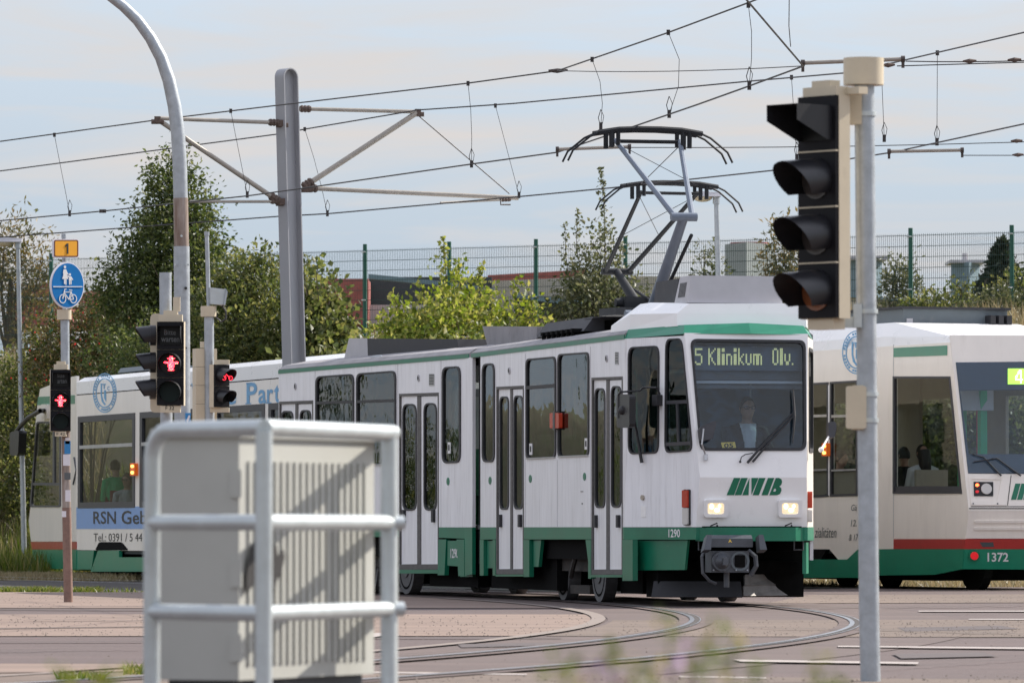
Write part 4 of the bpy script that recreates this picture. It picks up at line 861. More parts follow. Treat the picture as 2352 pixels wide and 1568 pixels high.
# serif lettering along the roof edge
for t_, bx, sl in (('V', (440, 880, 463, 933), 0), ('ie', (510, 893, 543, 931), -3), ('P', (567, 879, 591, 928), -2), ('a', (594, 895, 612, 927), -1), ('r', (614, 894, 628, 926), -1), ('tner', (630, 884, 700, 925), -5)):
    mb = MB(); text(mb, t_, bx, SA.on, SA.n, -.006, .018, slope=sl)
    if t_ in 'Pr':
        for x, y in (((569, 928), (571, 881.5)) if t_ == 'P' else ((616, 926.5),)): mb.plate([[(x - 5, y), (x + 8, y - .5), (x + 8, y - 3), (x - 5, y - 2.5)]], SA.on, SA.n, -.006, -.002)
    mb.obj('roof_lettering', 'print_lightblue', ta)
# nose
NA = pl3(FA.w(qn, -1.15, 0), FA.w(qn, -1.15, 1), FA.w(qn - 2.2, -.86, 0), FA.r)
cw = rpoly([(86, 971), (138, 971), (138, 1161), (72, 1161)], 4, 6)
plate(NA, [[(175.5, 863), (164, 865), (92, 893), (86, 930), (82, 968), (70, 1163), (66, 1195), (71, 1243), (175.5, 1243)], cw], 'nose_panel', 'tram_cream', ta, 0, .05)
f = window(NA, cw, ta, 'glass_clear', 2.5, 3, fm='dark_frame')
for lp in ([(122, 972), (126, 972), (126, 1109), (122, 1109)], [(77, 1108), (138, 1108), (138, 1114), (76, 1114)]): bar(NA, lp, f, 'dark_frame', -.01, .03)
plate(NA, [[(71, 1243.6), (175.5, 1243.6), (175.5, 1261), (74, 1261)]], 'red_stripe', 'tram_red', ta, -.006, .05)
plate(NA, [[(74, 1261.4), (175.5, 1261.4), (175.5, 1307), (97, 1305), (80, 1297)]], 'skirt', 'tram_green_bright', ta, -.004, .05)
plate(NA, [[(88, 911), (172, 907), (172, 927), (86, 930)]], 'green_stripe', 'tram_green_bright', ta, -.005, -.001)
mb = MB(); w = FA.w; mb.hexa([w(qn, 1.15, .1), w(qn - 2.2, .86, .1), w(qn - 2.2, -.80, .1), w(qn, -1.1, .1), w(qn, 1.15, .75), w(qn - 2.2, .86, .75), w(qn - 2.2, -.80, .75), w(qn, -1.1, .75)]); mb.obj('nose_lower', 'tram_green_bright', ta)
mb = MB(); mb.fbox(FA, qn - 1.9, qn, -.95, 1.0, zg, zt_ - .1, .3, .05); mb.obj('nose_roof', 'tram_cream', ta)
plate(SA, [[(175.8, 1263.5), (216, 1263.5), (210, 1307), (175.8, 1307)]], 'skirt', 'tram_green_bright', ta, 0, .05)
plate(SA, [[(212, 1312), (228.5, 1263.5), (277, 1263.5), (277, 1279), (352, 1279), (352, 1312)]], 'bogie_cover', 'tram_green_bright', ta, -.03, .03)
plate(SA, [rpoly([(216, 1272), (226, 1243.5), (283, 1243.5), (297, 1263), (297, 1300), (216, 1300)], 6, 6)], 'wheel_arch', 'under_black', ta, -.002, .06) if False else None
plate(SA, [rpoly([(219, 1262.8), (228, 1244), (280, 1244), (296, 1262.8)], 6, 4)], 'wheel_arch', 'under_black', ta, -.006, -.001)
mb = MB(); mb.fbox(FA, qn + .4, 33, -.95, .95, .06, zb0 - .02); mb.obj('underframe', 'under_black', ta)
for q in (qu(FA, SA, 262), qu(FA, SA, 330), 22, 24):
    for t in (-.78, .68):
        mb = MB(); mb.cyl(FA.w(q, t, .3), FA.w(q, t + .1, .3), .3, 20); mb.obj('wheel', 'wheel_steel', ta)
# mirror arm
ma = NA.sh(-.25)
mb = MB(); mb.tube([NA.on(104, 943), ma.on(92, 943), ma.on(66, 958), ma.on(47, 978), ma.on(38, 990)], [.05, .045, .045, .045, .04], 8); a_ = mb.obj('mirror_arm', 'rubber', ta)
mb = MB(); mb.plate([rpoly([(28, 992), (50, 987), (47, 1046), (28, 1046)], 6, 8)], ma.on, ma.n, -.05, .10); mb.obj('mirror', 'visor_black', a_)
plate(NA, [rr(102, 928, 114, 962, 1, 1)], 'mirror_bracket', 'tram_cream', ta, -.06, 0)
def orange(pl, u0, v0, u1, v1, parent):
    o = plate(pl, [rr(u0, v0, u1, v1, 2, 2)], 'indicator_lamp', 'lamp_orange', parent, -.07, -.01)
    for k in (.25, .75):
        mb = MB(); mb.plate([ell((u0 + u1) / 2 + .5, v0 + (v1 - v0) * k, (u1 - u0) * .28, (v1 - v0) * .12, 12)], pl.on, pl.n, -.08, -.07); mb.obj('bulb_glint', 'lamp_orange_hot', o)
orange(SA, 307.5, 1063, 318, 1092, ta)
mb = MB(); mb.tube([SA.on(170, 1050), SA.on(175, 1080), SA.on(168, 1112)], .02, 4); mb.obj('door_mark', 'coupler_grey', ta)
# interior: floor, ceiling, far wall with openings
def shell(fr, pl, q0, q1, zf, zc, zlo, zhi, pitch, wide, parent, t=1.15, wall='interior_beige'):
    mb = MB(); mb.fbox(fr, q0, q1, -1.08, 1.08, zf - .06, zf); mb.obj('floor', 'interior_dark', parent)
    mb = MB(); mb.fbox(fr, q0, q1, -1.08, 1.08, zc, zc + .04); mb.obj('ceiling', 'interior_beige', parent)
    hs = []; q = q0 + .3
    while q + wide < q1: hs.append(rr(q, zlo, q + wide, zhi)); q += pitch
    on = lambda q, z: fr.w(q, t - .05, z)
    mb = MB(); mb.plate([rr(q0, zf - .2, q1, zc + .4)] + hs, on, fr.r, 0, .05); mb.obj('far_side_panel', wall, parent)
    for h in hs: mb = MB(); mb.plate([h], on, fr.r, .02, .026); mb.obj('pane', 'glass_clear', parent)
shell(FA, SA, qn - .3, 33.2, zb0 + .0, zw1 + .1, zw0, zw1 - .1, 3.3, 2.6, ta)
for q, t, mt in ((qu(FA, SA, 430), .5, 'seat_red'),): seat(FA, q - (.12 if t < -.715 else 0), t, mt, ta, -1 if t < -.715 else 1, .44, zb0 + .28)
for q in (qu(FA, SA, 205), qu(FA, SA, 300)):
    mb = MB(); mb.fbox(FA, q, q + .04, -.3, 1.0, zb0 + .2, zw1); mb.obj('partition', 'interior_beige', ta)
mb = MB(); mb.cyl(FA.w(qu(FA, SA, 300), -.4, zb0), FA.w(qu(FA, SA, 300), -.4, zw1), .02, 8); mb.obj('grab_pole', 'grab_green', ta)
mb = MB(); mb.fbox(FA, qn - 1.6, qn - .2, -.7, .7, .7, zw0 - .05); mb.obj('console', 'interior_dark', ta)
pxbox(FA, -.8, .8, 270, 838, 344, 856, 'roof_box', 'ac_slate', ta, 0, .06); pxbox(FA, -.8, .8, 560, 828, 650, 842, 'roof_box', 'ac_light', ta, 0, .1)
pantograph(FA, 31.2, 29.06, 29.85, ta, 5.54, 4.42, 3.88, .66, 'panto_dark', 'panto_dark', .12, kw=.17)

# ------------------------------------------------------------------ tram coming (right), number 1372, line 4
SB = FB.side(-1.15)
tb_ = thing('low_floor_tram', 'white tram numbered 1372 with red stripe and green display 4', 'tram', FB.w(10, 0, 0))
zgB = zz(FB, SB, 2170, 790.5); zrB = zz(FB, SB, 2030, 740)
c1, c2, c3 = SB.on(2183, 784), SB.on(2225, 1172), SB.on(2211, 1306)
fwd = FB.r - FB.b * .30
FBp = pl3(c1, c2, c2 + fwd, FB.b); LBp = pl3(c2, c3, c2 + fwd, FB.b)
def lineu(pl, fr, q, z): return proj(fr.w(q, -1.15, z))
q14 = 27.5
wc = [(2055, 868), (2181, 868), (2207, 1129), (2055, 1129)]
wB = [[(1850, 884), (1901, 881), (1901, 1136), (1850, 1138)], [(1910, 880.5), (1968, 877), (1968, 1134), (1910, 1135.5)]]
wBx = []
p_ = lambda q, z: proj(FB.w(q, -1.15, z))
q_ = qu(FB, SB, 1842)
lo, hi = zz(FB, SB, 1900, 1136), zz(FB, SB, 1900, 881)
while q_ < 24: wBx.append([p_(q_ + 2.6, hi), p_(q_ + .1, hi), p_(q_ + .1, lo), p_(q_ + 2.6, lo)]); q_ += 2.8
plate(SB, [[p_(q14, zgB), (2183, 786), (2225, 1172), (2218, 1237), (2053, 1237), (2053, 1260), (1969, 1261), (1948, 1284), (1925, 1284), (1905, 1260.5), p_(q14, zz(FB, SB, 1900, 1260))], wc] + wB + wBx, 'side_panel', 'tram_cream', tb_, 0, .05)
f = window(SB, wc, tb_, 'glass_clear', 3.0, 4.0, fm='dark_frame')
plate(SB, [[(2055, 1116), (2206, 1116), (2207, 1129), (2055, 1129)]], 'window_mask', 'dark_frame', f, .001, .005)
for w_ in wB + wBx:
    f = window(SB, w_, tb_, 'glass_clear', 2.6, 4, fm='dark_frame')
    a, b = w_[0][0], w_[1][0]
    if a > 1840: bar(SB, [(a, 953), (b, 951), (b, 957), (a, 959)], f, 'alu_strip', -.01, .03); bar(SB, [(a, 1078), (b, 1076), (b, 1080), (a, 1082)], f, 'alu_strip', -.01, .03); plate(SB, [[(a, 1082), (b, 1080), (b, 1134), (a, 1135)]], 'lower_pane', 'interior_beige', f, .03, .035)
plate(SB, [[(1901.5, 884), (1909, 884), (1909, 1137), (1901.5, 1137)]], 'door_post', 'tram_white', tb_, -.01, .02)
plate(SB, [[(1969.5, 872), (1973, 872), (1973, 1135), (1969.5, 1135)]], 'door_rubber', 'rubber', tb_, -.006, .02)
plate(SB, [[(2053, 1237.4), (2218, 1237.4), (2216, 1260), (2053, 1260)]], 'red_stripe', 'tram_red', tb_, -.006, .04)
plate(SB, [[(1985, 1260.5), (2215.5, 1260.5), (2211, 1306), (2146, 1319), (1985, 1321)]], 'skirt', 'tram_green_bright', tb_, -.004, .05)
plate(SB, [[(2053, 799), (2176, 793), (2176, 816), (2053, 820)]], 'green_stripe', 'tram_green_bright', tb_, -.006, -.001)
plate(SB, [[(1835, 1284), (1950, 1284), (1972, 1263), (1984, 1262), (1984, 1326), (1838, 1326)]], 'bogie_cover', 'tram_green_bright', tb_, -.03, .03)
plate(SB, [[(1840, 1261), (1900, 1261), (1886, 1284), (1840, 1284)]], 'wheel_arch', 'under_black', tb_, -.006, .05)
mb = MB(); w = FB.w
pr = [(-1.15, zgB + .015), (-1.12, zgB + .16), (-.98, zrB), (.98, zrB), (1.12, zgB + .16), (1.15, zgB + .015)]
qc = qu(FB, SB, 2183, 786)
secs = [[w(qc + .0, t * .99, min(z, zgB + .10)) for t, z in pr], [w(qu(FB, SB, 2030, 780), t, z) for t, z in pr], [w(q14, t, z) for t, z in pr]]
vs = [p for s_ in secs for p in s_]; fs = []
for k in range(2):
    for i in range(6): j = (i + 1) % 6; fs.append((6 * k + i, 6 * k + j, 6 * k + 6 + j, 6 * k + 6 + i))
fs += [tuple(range(6)), tuple(range(12, 18))]
mb.add(vs, fs); mb.obj('roof', 'tram_white_clean', tb_)
mb = MB(); mb.plate([[(qc, zgB - .004), (q14, zgB - .004), (q14, zgB + .014), (qc, zgB + .014)]], lambda q, z: FB.w(q, -1.15, z), FB.r, .01, .05); mb.obj('roof_joint', 'under_black', tb_)
emblem(SB, 1968, 809, 33, 50, tb_)
for t_, bx in (('zialitäten', (1872, 1210, 1921, 1234)), ('Gä', (1955, 1158, 1968, 1172)), ('12.', (1955, 1193, 1968, 1208)), ('& 17', (1950, 1226, 1970, 1241))):
    mb = MB(); text(mb, t_, bx, SB.on, SB.n, -.006, .0, shear=2); mb.obj('advert_print', 'print_grey', tb_)
orange(SB, 1897, 1017, 1909, 1047, tb_)
# front
R0 = 2420; 
sc_ = [(2195, 832), (R0, 829), (R0, 1089), (2223.5, 1087)]
plate(FBp, [[(2182, 769), (R0 + 130, 771), (R0 + 130, 1172), (2225.5, 1172)], [(2195, 832), (R0 + 100, 829), (R0 + 100, 1089), (2223.5, 1087)]], 'front_panel', 'tram_cream', tb_, 0, .05)
wf = plate(FBp, [[(2195, 832), (R0 + 100, 829), (R0 + 100, 1089), (2223.5, 1087)], [(2205, 896), (R0 + 90, 894), (R0 + 90, 1082), (2230, 1080)]], 'windscreen', 'led_panel', tb_, -.006, .03)
plate(FBp, [[(2196, 833), (R0 + 99, 830), (R0 + 99, 1088), (2224, 1086)]], 'pane', 'glass_front', wf, -.012, -.008)
plate(FBp, [[(2225, 1040), (R0 + 90, 1040), (R0 + 90, 1084), (2230, 1084)]], 'dashboard', 'led_panel', wf, .06, .4)
dg_ = plate(FBp, [rr(2315, 846, 2400, 882)], 'line_display', 'led_green', tb_, -.003, .002) if False else plate(FBp.sh(-.02), [rr(2315, 846, 2400, 882)], 'line_display', 'led_green', tb_, 0, .003)
G4 = {'4': ['000110', '001110', '001010', '010010', '110010', '100010', '111111', '000010', '000010']}
dots('4', 2332, 2349, 849.5, 880, FBp.sh(-.02), G4, .003).obj('display_digit', 'led_white', dg_)
lp = FBp
plate(lp, [[(2224, 1091), (2321, 1092), (2312, 1160), (2230, 1160)], [(2230, 1100), (2300, 1101), (2290, 1150), (2233, 1150)]], 'headlight_bezel', 'tram_cream', tb_, -.012, 0)
plate(lp, [[(2236, 1106), (2281, 1106.5), (2281, 1139), (2237, 1139)]], 'headlight_panel', 'print_black', tb_, -.012, -.002)
mb = MB(); c_ = lp.on(2265, 1123); mb.cyl(c_ - lp.n * .012, c_ - lp.n * .035, .075, 18); mb.obj('headlight', 'lamp_white', tb_, smooth=True)
for v, mt in ((1114, 'tail_red_on'), (1129, 'tail_red')): plate(lp, [ell(2244, v, 4.2, 3.4, 12)], 'tail_lamp', mt, tb_, -.02, -.012)
for u in (2235, 2291): plate(lp, [ell(u, 1156.5, 1.8, 1.8, 8)], 'screw', 'coupler_grey', tb_, -.018, -.012)
for k in range(3): plate(lp, [[(2322 + k * 14, 1147), (2334 + k * 14, 1147), (2344 + k * 14, 1110), (2332 + k * 14, 1110)]], 'logo_print', 'tram_green', tb_, -.006, -.001)
plate(LBp, [[(2225.5, 1172.5), (R0 + 130, 1172.5), (R0 + 130, 1236), (2218, 1236)]], 'front_apron', 'tram_cream', tb_, 0, .05)
for v in (1194, 1210): plate(LBp, [rr(2238, v, R0 + 120, v + 6, 4, 3)], 'apron_rib', 'tram_cream', tb_, -.02, 0)
plate(LBp, [[(2218, 1237), (R0 + 130, 1237), (R0 + 130, 1260), (2216, 1260)]], 'red_stripe', 'tram_red', tb_, -.004, .05)
plate(LBp, [[(2216, 1260.4), (R0 + 130, 1260.4), (R0 + 130, 1308), (2211, 1306)]], 'skirt', 'tram_green_bright', tb_, -.004, .05)
plate(LBp, [[(2250, 1244.5), (2281, 1244.5), (2283, 1255), (2256, 1255)]], 'grille', 'interior_dark', tb_, -.008, -.004)
mb = MB(); text(mb, '1372', (2268, 1268, 2316, 1289), LBp.on, LBp.n, -.008, .02); mb.obj('number_print', 'print_white', tb_)
plate(LBp, [ell(2236.5, 1274.5, 13, 12.5, 22)], 'lamp_housing', 'tram_green', tb_, -.03, 0); plate(LBp, [ell(2237, 1274.5, 9, 9, 20)], 'tail_lamp', 'tail_red', tb_, -.045, -.03)
mb = MB(); mb.fbox(FB, 2.4, q14, -.95, .95, .12, .55); mb.obj('underframe', 'under_black', tb_)
for q in (qu(FB, SB, 1880, 1330), qu(FB, SB, 1980, 1330), qu(FB, SB, 2170, 1330), qu(FB, SB, 2290, 1330) if False else 1.6):
    mb = MB(); mb.cyl(FB.w(q, -.75, .3), FB.w(q, -.62, .3), .3, 20); mb.obj('wheel', 'under_black', tb_)
shell(FB, SB, 1.6, q14, .55, zz(FB, SB, 2055, 866) + .1, 1.35, 2.75, 2.9, 2.3, tb_)
qx = FB.loc(FB.side(-.8).on(2075, 740))[0]; ztp = FB.loc(FB.side(-.8).on(2075, 722))[2] + .08
mb = MB(); mb.fbox(FB, qx, qx + 5, -.8, .86, 3.3, ztp); mb.obj('roof_box', 'ac_slate', tb_)
mb = MB(); mb.fbox(FB, qx - .04, qx + 5.04, -.84, .90, ztp + .001, ztp + .035); mb.obj('roof_box_lid', 'ac_dark', tb_)
for k in range(3):
    mb = MB(); mb.fbox(FB, qx - .18, qx - .005, .50 + k * .13, .58 + k * .13, zrB - .15, ztp - .08); mb.obj('roof_connector', 'rubber', tb_)
sl = Pl(FB.w(qx, 0, 0), FB.b); plate(sl, [rr(2082, 731, 2096, 742)], 'nameplate', 'ac_light', tb_, -.01, .02); plate(sl, [rr(2259, 743, 2296, 767)], 'nameplate', 'interior_beige', tb_, -.01, .02)
# interior of the coming tram
plate(SB.sh(1.0), [[(2090, 868), (2112, 868), (2112, 1120), (2090, 1120)]], 'reflection_strip', 'interior_beige', tb_, 0, .05)  # pale strip standing in for a reflection in the side window
qd = qu(FB, SB, 2120)
mb = MB(); mb.fbox(FB, qd - .02, qd + .02, -.30, -.25, .55, 2.85); mb.obj('grab_pole', 'grab_red', tb_)
for u, t in ((2068, -.2), (2172, -.6)):
    mb = MB(); mb.fbox(FB, qu(FB, SB, u), qu(FB, SB, u) + .1, t, t + .1, .55, 2.85); mb.obj('grab_pole', 'grab_green', tb_)
seat(FB, qu(FB, SB, 2160), -.30, 'seat_green', tb_, -1, .44, .62); seat(FB, qu(FB, SB, 1915), -.7, 'seat_red', tb_, 1, .44, .62)
for u, t in ((2150, -.5), (2165, -.42), (2330, .2), (2262, -.2)):
    q = qu(FB, SB, u) if u < 2200 else 1.6; mb = MB(); mb.tube([FB.w(q, t - .1, 1.35), FB.w(q, t - .1, 1.62), FB.w(q, t - .05, 1.70), FB.w(q, t + .05, 1.70), FB.w(q, t + .1, 1.62), FB.w(q, t + .1, 1.3)], .02, 6); mb.obj('seat_grip', 'grab_pink', tb_)
mb = MB(); mb.fbox(FB, 2.2, 2.3, .45, .75, .55, 2.85); mb.obj('cab_post', 'interior_beige', tb_)
mb = MB(); mb.cyl(FB.w(2.0, .9, .6), FB.w(2.0, .9, 2.85), .03, 8); mb.obj('grab_pole', 'grab_pink', tb_)
plate(FBp.sh(.5), [[(2205, 896), (2282, 896), (2282, 942), (2205, 942)]], 'sunblind', 'interior_grey', tb_, 0, .02)

mb = MB(); o_ = FBp.sh(-.05); mb.tube([o_.on(2300, 1092), o_.on(2260, 1050), o_.on(2232, 1042)], [.014, .012, .008], 6); mb.tube([o_.on(2345, 1092), o_.on(2290, 1052), o_.on(2236, 1060)], [.014, .012, .008], 6); mb.obj('wiper', 'rubber', tb_)
for lp_ in ([(2230, 1162), (2420, 1162), (2420, 1163.5), (2230, 1163.5)], [(2321.5, 1091), (2323, 1091), (2315, 1160), (2313.5, 1160)]): plate(FBp, [lp_], 'panel_gap', 'under_black', tb_, -.004, -.001)
for u_ in (1990, 2052): plate(SB, [[(u_, 790 + (2052 - u_) * .1), (u_ + 1, 790 + (2052 - u_) * .1), (u_ + 1, 1236), (u_, 1236)]], 'panel_gap', 'ac_light', tb_, -.003, -.001)
plate(LBp, [[(2226, 1166), (2420, 1166), (2420, 1168), (2226, 1168)]], 'panel_gap', 'under_black', tb_, -.004, -.001)
# ------------------------------------------------------------------ catenary mast with brackets
MD = 88.0
mbase = at(689, 1348, MD); mbase.z = 0.0; mtop = at(657.5, 157, MD)
cm = thing('catenary_mast', 'tall grey steel mast with rounded top and tube brackets rising behind the tram roof', 'mast', mbase)
ax = (mtop - mbase); HT = ax.length; ax.normalize(); ps = radians(44); hv = Vector((cos(ps), sin(ps), 0)); ev = Vector((sin(ps), -cos(ps), 0))
onm = lambda a, z: mbase + ax * z + hv * a
def stad(r, z1): return [(-r, 0)] + [(r * -cos(pi * i / 14), z1 + r * sin(pi * i / 14)) for i in range(15)] + [(r, 0)]
so = stad(.14, HT - .14); si = [(x * (.122 / .14), z if z > 0 else .01) for x, z in [(x, z) for x, z in stad(.14, HT - .158)]]
ring_loop = so + [(p[0] if False else p[0], p[1]) for p in reversed(stad(.122, HT - .14))]
mb = MB(); mb.plate([ring_loop], onm, ev, -.10, .10); mb.obj('flange', 'mast_grey', cm)
mb = MB(); mb.plate([stad(.1215, HT - .1405)], onm, ev, -.008, .008); mb.obj('web', 'mast_grey', cm)
def arm(name, u0, v0, d0, u1, v1, d1, r, mt='arm_beige', ends=True):
    a, b = at(u0, v0, d0), at(u1, v1, d1); mb = MB(); mb.cyl(a, b, r, 10); o = mb.obj(name, mt, cm, smooth=True)
    if ends:
        d = (b - a).normalized(); mb = MB(); mb.cyl(a, a + d * .16, r * 1.5, 8); 
        for k in (.02, .07, .12): mb.cyl(a + d * k, a + d * (k + .02), r * 1.8, 10)
        mb.obj('insulator', 'rust_fit', o)
    return o
arm('bracket_tube', 641, 282, 87.9, 366, 272, 87.1, .030); arm('bracket_strut', 641, 463, 87.9, 364, 276, 87.1, .036); arm('steady_tube', 645, 463, 87.9, 436, 463, 87.2, .022)
arm('bracket_tube', 689, 250, 88.1, 962, 257, 88.7, .030); arm('bracket_strut', 697, 430, 88.1, 958, 259, 88.7, .040); arm('steady_tube', 704, 432, 88.1, 1190, 455, 89.2, .034)
arm('registration_arm', 1172, 458, 89.1, 1012, 466, 88.4, .018); arm('stay_wire', 960, 265, 88.7, 1170, 445, 89.1, .008, 'wire', False)
mb = MB(); mb.tube([at(1150, 455, 89), at(1150, 470, 88.9), at(1172, 470, 89)], .012, 6); mb.obj('hook', 'fitting', cm)
for u, v, d in ((362, 275, 87.1), (960, 258, 88.7), (648, 463, 87.9), (648, 283, 87.9), (702, 432, 88.1)):
    mb = MB(); c = at(u, v, d); mb.box(c, (.045, 0, 0), (0, .04, 0), (0, 0, .045)); mb.cyl(c - Vector((.09, 0, .03)), c + Vector((.09, 0, -.03)), .035, 8); mb.obj('clamp', 'rust_fit', cm)
for a, z in ((-.06, 6.7), (.06, 6.7), (-.06, 5.35), (.06, 5.35)):
    pass
# ------------------------------------------------------------------ overhead wires
def cz(u, v, z=5.5): r = ray(u, v); return (z - HC) / r.z * r.y
def interp(tab, u):
    for (a, da), (b, db) in zip(tab, tab[1:]):
        if u <= b: return da + (db - da) * (u - a) / (b - a)
    return tab[-1][1]
def wire(name, pts, r, parent, mt='wire'):
    mb = MB(); mb.tube(pts, r, 5); return mb.obj(name, mt, parent)
def sag(p, q, k=.0, n=6):
    return [p.lerp(q, i / n) + Vector((0, 0, -k * 4 * (i / n) * (1 - i / n))) for i in range(n + 1)]
def dropper(u0, v0, u1, v1, d, parent, bend=0.0):
    a, b = at(u0, v0, d), at(u1, v1, d); m1 = a.lerp(b, .33) + Vector((bend, 0, 0)); m2 = a.lerp(b, .66) + Vector((bend * .9, 0, 0))
    mb = MB(); mb.tube([a, m1, m2, b], .0048, 4)
    mb.tube([b + Vector((0, 0, .20)), b + Vector((.035, 0, .12)), b + Vector((.02, 0, .03)), b + Vector((-.01, 0, .02)), b + Vector((-.03, 0, .10)), b + Vector((0, 0, .2))], .005, 4)
    mb.box(b, (.02, 0, 0), (0, .02, 0), (0, 0, .045)); mb.box(a, (.02, 0, 0), (0, .02, 0), (0, 0, .03)); mb.obj('dropper', 'wire', parent)
C1 = [(-60, 512), (0, 507), (235, 485), (568, 450), (700, 432), (1083, 377), (1280, 350), (1460, 289), (1600, 241), (1720, 198), (1845, 152)]
T1 = [(u, cz(u, v)) for u, v in C1]
o1 = thing('overhead_line', 'contact and carrier wires over the turning tram, touching its pantograph', 'overhead wire', at(700, 432, T1[4][1]))
wire('contact_wire', [at(u, v, cz(u, v)) for u, v in C1 + [(1715, 0), (1590, -150)]], .010, o1)
M1 = [(-60, 333), (0, 325), (365, 275), (630, 243), (1070, 192), (1280, 163), (1535, 75), (1715, 8), (1800, -25)]
wire('carrier_wire', [at(u, v, interp(T1, u)) for u, v in M1], .010, o1)
for a, b, c, d, k in ((125, 310, 160, 490, 0), (530, 255, 568, 447, 0), (1075, 192, 1083, 377, .02), (1360, 137, 1380, 290, .06), (1535, 75, 1537, 262, .12), (1719, 12, 1721, 197, .03)): dropper(a, b, c, d, interp(T1, (a + c) / 2), o1, k)
mb = MB(); c = at(1280, 163, interp(T1, 1280)); mb.tube([c - Vector((.11, 0, 0)), c, c + Vector((.13, 0, .01))], [.015, .03, .012], 6); mb.obj('joint_clamp', 'fitting', o1)
mb = MB(); c = at(236, 485, interp(T1, 236)); mb.box(c, (.05, 0, 0), (0, .02, 0), (0, 0, .025)); mb.obj('splice', 'fitting', o1)
C2 = [(-60, 548), (0, 545), (640, 497), (752, 491), (1190, 452), (1400, 432), (1790, 390), (2050, 350), (2352, 285), (2450, 262)]
T2 = [(u, cz(u, v)) for u, v in C2]
o2 = thing('overhead_line', 'contact and carrier wires passing lower behind the mast towards the signal', 'overhead wire', at(752, 491, T2[3][1]))
wire('contact_wire', [at(u, v, cz(u, v)) for u, v in C2], .010, o2)
M2 = [(-60, 401), (0, 393), (640, 308), (700, 297), (960, 253), (1180, 238), (1720, 187), (1940, 168), (2050, 145), (2352, 75), (2450, 50)]
wire('carrier_wire', [at(u, v, interp(T2, u)) for u, v in M2], .010, o2)
for a, b, c, d, k in ((700, 297, 752, 490, .02), (1138, 243, 1192, 448, 0), (1818, 178, 1830, 362, 0), (2024, 150, 2031, 318, 0), (2153, 122, 2152, 326, 0)): dropper(a, b, c, d, interp(T2, (a + c) / 2), o2, k)
o3 = thing('span_wire', 'thin cross wires with beige pull-off tubes high above the signal post', 'overhead wire', at(1845, 150, 61.5))
wire('span', sag(at(1280, 163, 75.2), at(1845, 152, 62.0), .03), .0055, o3); wire('span', sag(at(2080, 141, 62), at(2500, 133, 62), .02), .006, o3); wire('span', sag(at(2060, 152, 62.3), at(2500, 139, 62.3), 0), .006, o3)
wire('span', sag(at(1440, 339, 74), at(2500, 321, 72), .03), .0055, o3); wire('span', sag(at(2212, 357, 74.5), at(2500, 357, 74.5), 0), .0055, o3)
wire('dropper', [at(1813, -20, 60), at(1812, 60, 60), at(1816, 108, 60)], .005, o3)
def pull(u0, v0, u1, v1, d):
    mb = MB(); a, b = at(u0, v0, d), at(u1, v1, d); mb.cyl(a, b, .021, 8); o = mb.obj('pull_off_tube', 'arm_beige', o3, smooth=True)
    for c in (a, b): mb = MB(); mb.cyl(c - Vector((.02, 0, 0)), c + Vector((.02, 0, 0)), .034, 8); mb.box(c - Vector((0, 0, .05)), (.015, 0, 0), (0, .015, 0), (0, 0, .04)); mb.obj('clamp', 'fitting', o)
pull(1844, 145, 2074, 136, 61.8); pull(1280, 343, 1446, 337, 74.5); pull(2042, 348, 2210, 345, 74.8)
for u, v, d in ((2227, 141, 62), (2330, 138, 62), (2335, 324, 72), (2338, 356, 74.5), (2040, 150, 62.2)):
    mb = MB(); c = at(u, v, d); mb.tube([c - Vector((.07, 0, 0)), c, c + Vector((.07, 0, .005))], [.008, .026, .01], 6); mb.obj('tensioner', 'rust_fit', o3)
# ------------------------------------------------------------------ signals and signs
def axes(yaw):                                # facing direction f (yaw 0 = towards the viewer, + = to the right) and width axis e
    return Vector((sin(yaw), -cos(yaw), 0)), Vector((cos(yaw), sin(yaw), 0))
def visor(mb, c, e, f, r, l, rect=False):
    if rect:
        w_ = r; pa = [(.8 * r, 0), (.8 * r, l), (.05 * r, l), (-.8 * r, l * .12), (-.8 * r, 0)]
        for sg in (-1, 1): mb.add([c + e * (sg * w_) + UP * z + f * k for z, k in pa], [(0, 1, 2, 3, 4)])
        mb.add([c - e * w_ + UP * (.8 * r), c + e * w_ + UP * (.8 * r), c + e * w_ + UP * (.8 * r) + f * l, c - e * w_ + UP * (.8 * r) + f * l], [(0, 1, 2, 3)]); return
    n = 16; vs = []
    for i in range(n + 1):
        a = radians(-40 + 260 * i / n); p = c + e * (r * cos(a)) + UP * (r * sin(a)); k = l * (.42 + .58 * max(0, min(1, .5 + .6 * sin(a))))
        vs += [p, p + f * k - UP * (k * .10)]
    mb.add(vs, [(2 * i, 2 * i + 1, 2 * i + 3, 2 * i + 2) for i in range(n)])
def head(parent, c, yaw, w_, h_, lens, depth=.08, vis=.16, rects=(), body='signal_cream', name='signal_head', vr=None):
    """c: middle of the front plane at the bottom edge; lens listed from the top"""
    f, e = axes(yaw); n = len(lens); mb = MB(); mb.box(c + UP * (n * h_ / 2) - f * (depth / 2 + .012), e * (w_ / 2), f * (depth / 2), UP * (n * h_ / 2)); hd = mb.obj(name, body, parent)
    for i, ln in enumerate(lens):
        cc = c + UP * ((n - 1 - i + .5) * h_); r = vr or min(w_, h_) * .42
        mb = MB(); mb.box(cc, e * (w_ * .49), f * .011, UP * (h_ * .49)); mb.obj('chamber_door', 'signal_black', hd)
        mb = MB()
        if i in rects: mb.box(cc + f * .016, e * (r * .9), f * .004, UP * (r * .8))
        else: mb.cyl(cc + f * .012, cc + f * .02, r * .93, 20)
        mb.obj('lens', ln, hd)
        if vis > 0: mb = MB(); visor(mb, cc + f * .011, e, f, r, vis, i in rects); mb.obj('visor', 'visor_black', hd, smooth=True, fix=False)
    return hd
